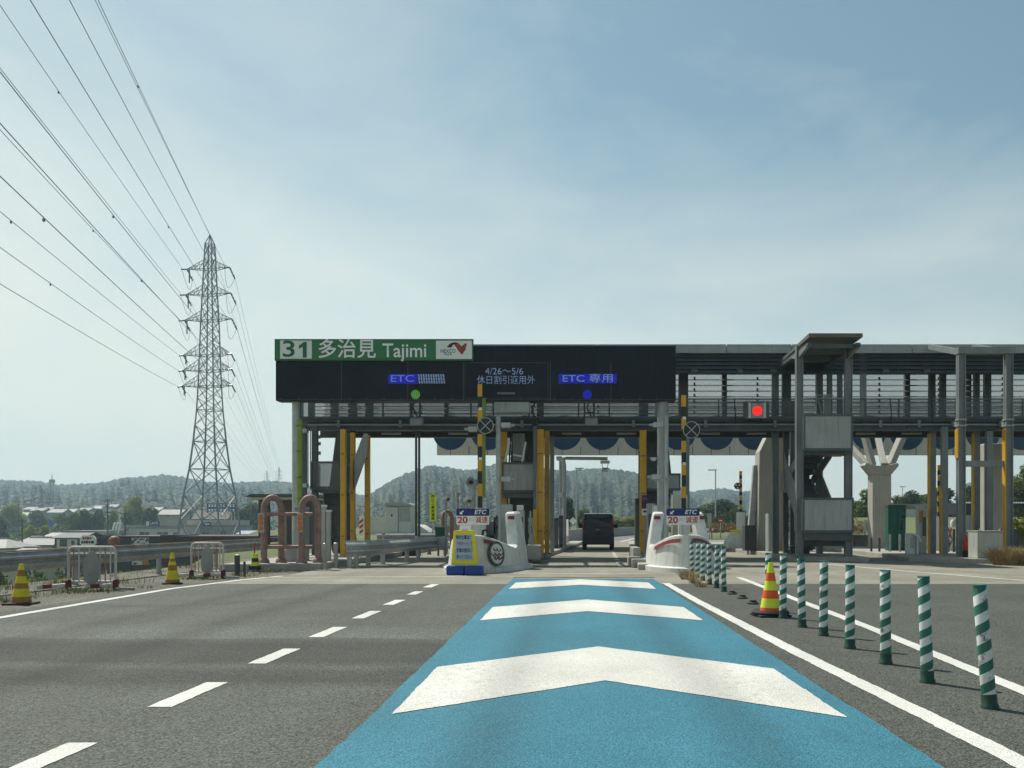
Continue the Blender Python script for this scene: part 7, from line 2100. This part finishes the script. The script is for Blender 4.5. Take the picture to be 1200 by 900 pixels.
T = [
    ('big yellow green tree behind the long white shop',162,320,583,34,'s'),
    ('dark broad tree right of the yellow green tree',179,310,596,36,'d'),
    ('dark round tree left of the yellow green tree',149,300,600,26,'m'),
    ('dark evergreen left of the tall utility pole',102,300,599.5,26,'d'),
    ('second dark evergreen in the row left of the tall utility pole',115,305,598.5,24,'d'),
    ('wide dark tree in the middle of the valley row',90,300,601,28,'m'),
    ('bright green tree near the centre of the far left',42,380,598,34,'m'),
    ('tall bright green tree at the far left edge',13,400,591.5,34,'s'),
    ('bright tree cut off at the left frame edge',-5,390,593,30,'m'),
    ('bushy green tree right of the blue board',74,360,602,30,'m'),
    ('light green tree between the tall utility pole and the shorter one',134,330,599,20,'s'),
    ('dark low tree beside the orange roofed house',1,300,607,28,'d'),
    ('olive hedge tree behind the pale roofs',36,262,616.5,24,'s'),
    ('second olive hedge tree behind the pale roofs',51,265,617,24,'s'),
    ('dark green tree right of the pylon',286,300,596,30,'d'),
    ('olive tree next to the pylon leg',274,310,594,24,'m'),
    ('tall olive tree left of the brown pavilion',298,300,589,28,'m'),
    ('dark tree partly behind the hoops',311,295,592,26,'d'),
    ('low dark tree under the pylon',217,345,602,28,'d'),
    ('low bushy tree left of the pylon foot',203,320,607.5,26,'m'),
]
for i, (lab, px, Y, top, w, k) in enumerate(T):
    tree(lab, px, Y, top, None, w*Y/F*1.12, k, G2, base=GV, seed=i+1)
T = [
    ('dark tree behind the antenna mast',668,150,584,20,'d'),
    ('olive tree at the left edge of the navy van',683,170,597,26,'m'),
    ('olive yellow rounded tree right of the navy van',711,190,605,38,'s'),
    ('bright green bush by the amber column of the right island',742,170,606,28,'s'),
    ('green tree above the navy van',695,200,601,30,'m'),
    ('small bush tree right of the navy van',728,200,610,26,'m'),
    ('large dark rounded tree left of the small striped gate bar',850,180,587,46,'d'),
    ('green tree left of the large dark rounded tree',822,190,599,34,'m'),
    ('dark tree at the right flank of the large dark one',867,170,597,30,'d'),
    ('olive bush left of the far street lamp',806,190,605,26,'s'),
    ('dark tree behind the broad concrete column',914,150,589,28,'d'),
    ('second dark tree behind the slim posts',931,150,596,26,'d'),
    ('sunlit olive tree between the stair tower and forked column',1018,112,572,34,'m'),
    ('low olive tree right behind the stair tower',1003,115,588,26,'m'),
]
for i, (lab, px, Y, top, w, k) in enumerate(T):
    tree(lab, px, Y, top, None, w*Y/F*1.4, k, G3, base=0.2, seed=i+2)
T = [
    ('dark tree right of the forked column above the grey roof',1054,150,582,30,'d'),
    ('dark tree above the grey building roof',1072,155,577,30,'d'),
    ('olive tree behind the curved machine pillar',1091,150,578.5,28,'m'),
    ('dark tree behind the amber edged posts',1111,150,572,34,'d'),
    ('dark tree left of the wide concrete column',1138,150,568,38,'d'),
    ('tall sunlit tree at the right frame edge',1204,112,544,48,'m'),
    ('dark tree in front of the tall sunlit one',1190,125,571,38,'d'),
    ('dark tree hidden behind the wide concrete column',1166,150,571,36,'d'),
    ('olive tree beyond the right frame edge',1240,120,558,56,'m'),
]
for i, (lab, px, Y, top, w, k) in enumerate(T):
    tree(lab, px, Y, top, None, w*Y/F*1.45, k, G4, base=0.6, seed=i+3)
# dry hedge along the far planted bank
def leaf_field(name, label, boxes, n, leaf, mat, seed):
    r = np.random.default_rng(seed); cs = []
    for (x0, x1, y0, y1, z0, z1) in boxes:
        c = np.stack([r.uniform(x0, x1, n), r.uniform(y0, y1, n), np.zeros(n)], 1)
        hgt = z1-z0
        bump = 0.65 + 0.35*np.sin(c[:,0]*1.7 + 3*np.sin(c[:,1]*0.9))*np.sin(c[:,0]*0.6+1)
        c[:,2] = z0 + hgt*bump*r.random(n)**0.5; cs.append(c)
    c = np.concatenate(cs); m = len(c)
    nrm = r.normal(size=(m,3)) + np.array([0,0,0.4]); nrm /= np.linalg.norm(nrm, axis=1)[:,None]
    t = np.cross(nrm, r.normal(size=(m,3))); t /= np.linalg.norm(t, axis=1)[:,None]; b = np.cross(nrm, t)
    s = leaf*r.uniform(.6, 1.3, m)[:,None]
    v = np.stack([c-t*s, c-b*s*.5, c+t*s, c+b*s*.5], 1).reshape(-1,3)
    me = np_mesh(name, v, m, 4, mat, np.clip(0.5+0.3*r.normal(size=m), 0, 1))
    o = bpy.data.objects.new(name, me); COL.objects.link(o); o['kind'] = 'stuff'; o['label'] = label
dry_leaf = leaf_mat('dry_leaf', (0.12, 0.075, 0.03), (0.26, 0.19, 0.09))
leaf_field('dry_hedge', 'dry brown shrubs on the bank beyond the toll gate', [(X(806,78), X(870,78), 75, 79, 0.5, 1.35), (X(905,78), X(1030,78), 74, 78, 0.5, 1.7)], 4500, 0.09, dry_leaf, 5)
leaf_field('far_hedge', 'dark evergreen hedge closing the view beyond the plaza', [(X(805,128), X(1035,128), 126, 131, 0.0, 3.0), (X(1036,128), X(1300,128), 126, 131, 0.3, 4.6)], 9000, 0.22, leaf_dark, 15)
leaf_field('bank_grass', 'green and dry grass on the bank at far right', [(X(1178,50), X(1300,50), 46, 54, 0.0, 2.2)], 9000, 0.10, leaf_spring, 6)
leaf_field('roadside_shrubs', 'low shrubs beside the exit road', [(X(676,110), X(760,110), 112, 118, -0.3, 1.0), (-6, -1.5, 66, 90, -0.5, 1.6)], 4500, 0.12, leaf_mid, 8)
leaf_field('valley_shrubs', 'low green shrubs filling the valley behind the houses', [(-150, -70, 212, 220, GV, -3.6), (-175, -85, 268, 280, GV, -2.2), (-230, -95, 335, 350, GV, 1.6), (-95, -60, 345, 360, GV, 2.5)], 5200, 0.45, leaf_mid, 9)
leaf_field('slope_shrubs', 'dark shrubs below the left guardrail', [(X(-30,62), X(96,62), 60, 65, -7, -1.5), (X(60,80), X(128,80), 78, 82, -8, -2.3)], 4200, 0.2, leaf_dark, 12)
leaf_field('slope_weeds', 'overgrown weeds on the slope below the left guardrail', [(-15, -11.4, 8, 40, -2.4, -0.2), (-21, -14, 14, 34, -4.8, -3.4)], 5500, 0.10, leaf_mid, 10)

# ================================================================== HILLS
def ico_unit():
    import bmesh
    bm = bmesh.new(); bmesh.ops.create_icosphere(bm, subdivisions=1, radius=1.0)
    v = np.array([q.co[:] for q in bm.verts]); f = np.array([[q.index for q in p.verts] for p in bm.faces]); bm.free()
    return v, f
IV, IF_ = ico_unit()
def hill(tag_, pts, Yr, Yf, base, ncr, seed, cr=(3.5, 6.5), power=0.9, darkbias=0.0):
    r = np.random.default_rng(seed)
    pxs = np.array([p[0] for p in pts], float); pys = np.array([p[1] for p in pts], float)
    ph = r.uniform(0, 6.28, 8)
    def hgt(px, t):
        Y = Yf + (Yr-Yf)*t
        zr = HC + (VY - np.interp(px, pxs, pys) - 1.5)*Yr/F - 3.0
        und = 0.10*np.sin(px*0.055+ph[0]+2*t) + 0.07*np.sin(px*0.13+ph[1]-4*t) + 0.05*np.sin(px*0.29+ph[2]+7*t) + 0.03*np.sin(px*0.61+ph[5])
        tt = np.clip(t, 0, 1)
        f = tt**power + und*np.sin(np.pi*tt)*(1-0.75*tt)
        f = np.minimum(f, 1-0.12*(1-tt))
        f = np.where(t > 1, 1-(t-1)*1.2, f)
        jag = 0.018*np.sin(px*0.8+ph[3]) + 0.014*np.sin(px*1.7+ph[4])
        return base + (zr-base)*np.maximum(f+0.6*jag*tt**14 + 0.012*np.sin(px*0.9+31*t+ph[3])*np.sin(px*0.37-23*t+ph[4])*tt, 0.0)
    px = np.linspace(pxs[0], pxs[-1], 220); t = np.linspace(0, 1.5, 46)
    PXg, Tg = np.meshgrid(px, t)
    Yg = Yf + (Yr-Yf)*Tg; Zg = hgt(PXg, Tg); Xg = (PXg-VX)*Yg/F
    nx = len(px); v = np.stack([Xg, Yg, Zg], -1).reshape(-1,3)
    f = [(j*nx+i, j*nx+i+1, (j+1)*nx+i+1, (j+1)*nx+i) for j in range(len(t)-1) for i in range(nx-1)]
    mb = MB(); mb.add(v.tolist(), f); o = mb.build('hill', soil, smooth=True); o['kind'] = 'structure'
    cp = r.uniform(pxs[0], pxs[-1], ncr); ct = r.uniform(0.02, 1.12, ncr)**0.85
    # crowd the visible ridge line
    k = ncr//7; ct[:k] = r.uniform(0.96, 1.03, k)
    cY = Yf + (Yr-Yf)*ct; cZ = hgt(cp, ct); cX = (cp-VX)*cY/F
    patch = np.sin(cp*0.045+ph[6]+3*ct)+np.sin(cp*0.11+ph[7]-6*ct)+0.7*np.sin(cp*0.23+9*ct)+0.6*np.sin(cp*0.41-17*ct+ph[2])+0.5*np.sin(cp*0.77+23*ct)
    con = patch + r.normal(size=ncr)*0.35 < -0.25 + darkbias
    R_ = cr[0] + (cr[1]*1.45-cr[0])*r.random(ncr)**1.8
    sz = np.where(con, 0.8, 0.62)
    V = IV[None]*R_[:,None,None]*(1+0.18*r.normal(size=(ncr, len(IV), 1)))
    V = V*np.stack([np.ones(ncr), np.ones(ncr), sz], -1)[:,None,:] + np.stack([cX, cY, cZ-R_*0.25], -1)[:,None,:]
    tv = np.clip(np.where(con, 0.08, 0.50) + 0.15*r.normal(size=ncr) + np.where(con, 0, 0.14*patch/2), 0, 1)
    tint = np.clip(np.repeat(tv, len(IF_)) + 0.05*r.normal(size=ncr*len(IF_)), 0, 1)
    nv = len(IV); idx = (IF_[None] + (np.arange(ncr)*nv)[:,None,None]).reshape(-1).astype(np.int32)
    me = bpy.data.meshes.new('forest')
    me.vertices.add(ncr*nv); me.vertices.foreach_set('co', V.reshape(-1).astype(np.float32))
    me.loops.add(len(idx)); me.loops.foreach_set('vertex_index', idx)
    me.polygons.add(len(idx)//3); me.polygons.foreach_set('loop_start', np.arange(0, len(idx), 3, dtype=np.int32))
    me.update(calc_edges=True)
    me.polygons.foreach_set('use_smooth', [True]*len(me.polygons))
    me.materials.append(leaf_hill)
    at_ = me.attributes.new('tint', 'FLOAT', 'FACE'); at_.data.foreach_set('value', tint.astype(np.float32))
    o = bpy.data.objects.new('forest', me); COL.objects.link(o); o['kind'] = 'stuff'; o['label'] = tag_
HP = [(-260,566),(-190,561),(-110,563),(-40,559),(0,559.6),(42,560.6),(74,565),(118,563),(144,557.5),(170,555.5),(192,553),(213,556),(245,561.7),(268,563.5),(285,561.7),(323,560.6),(345,563),(400,574),(440,579)]
hill('mixed spring forest on the left ridge', HP, 1250, 520, GV, 44000, 21, (1.1, 2.2), 0.8, 0.35)
HP2 = [(-260,592),(-140,586),(-40,588),(20,587),(60,590),(110,586),(150,582),(200,584),(240,590),(300,594),(340,597)]
hill('light green woods on the low rise before the left ridge', HP2, 620, 330, GV, 16000, 24, (0.7, 1.5), 0.8, -0.6)
HC_ = [(400,596),(418,583),(432,576.5),(445,568),(458,560),(472,553),(487,547),(503,542),(517,543),(530,544),(542,547),(558,546),(580,540),(610,541),(640,545),(664,548.6),(678,546),(692,545),(708,545),(723,546.5),(736,548.5),(749,551),(780,560),(800,570),(815,584)]
hill('dense spring forest on the large hill behind the toll gate', HC_, 900, 420, -4, 60000, 22, (0.75, 1.6), 0.85, 0.1)
HR = [(740,580),(780,576),(808,573),(826,571),(848,569),(861,572),(878,573),(910,573),(940,577),(980,582),(1020,585),(1045,586),(1080,590),(1140,592),(1230,594),(1320,588),(1450,592)]
hill('hazy forest on the far right ridge', HR, 1300, 700, -2, 26000, 23, (1.2, 2.3), 0.8)

# ================================================================== HAZE
hz = bpy.data.materials.new('haze_air'); hz.use_nodes = True
t = hz.node_tree
for n in list(t.nodes): t.nodes.remove(n)
out = t.nodes.new('ShaderNodeOutputMaterial'); pv = t.nodes.new('ShaderNodeVolumePrincipled')
pv.inputs['Color'].default_value = (0.58, 0.80, 0.92, 1)
pv.inputs['Density'].default_value = 0.00042
pv.inputs['Anisotropy'].default_value = 0.25
t.links.new(pv.outputs[0], out.inputs['Volume'])
mb = MB(); mb.box(-1520, 1520, -215, 1770, -10.5, 125)
o = mb.build('haze', hz); o['kind'] = 'stuff'; o['label'] = 'pale blue haze over the valley'
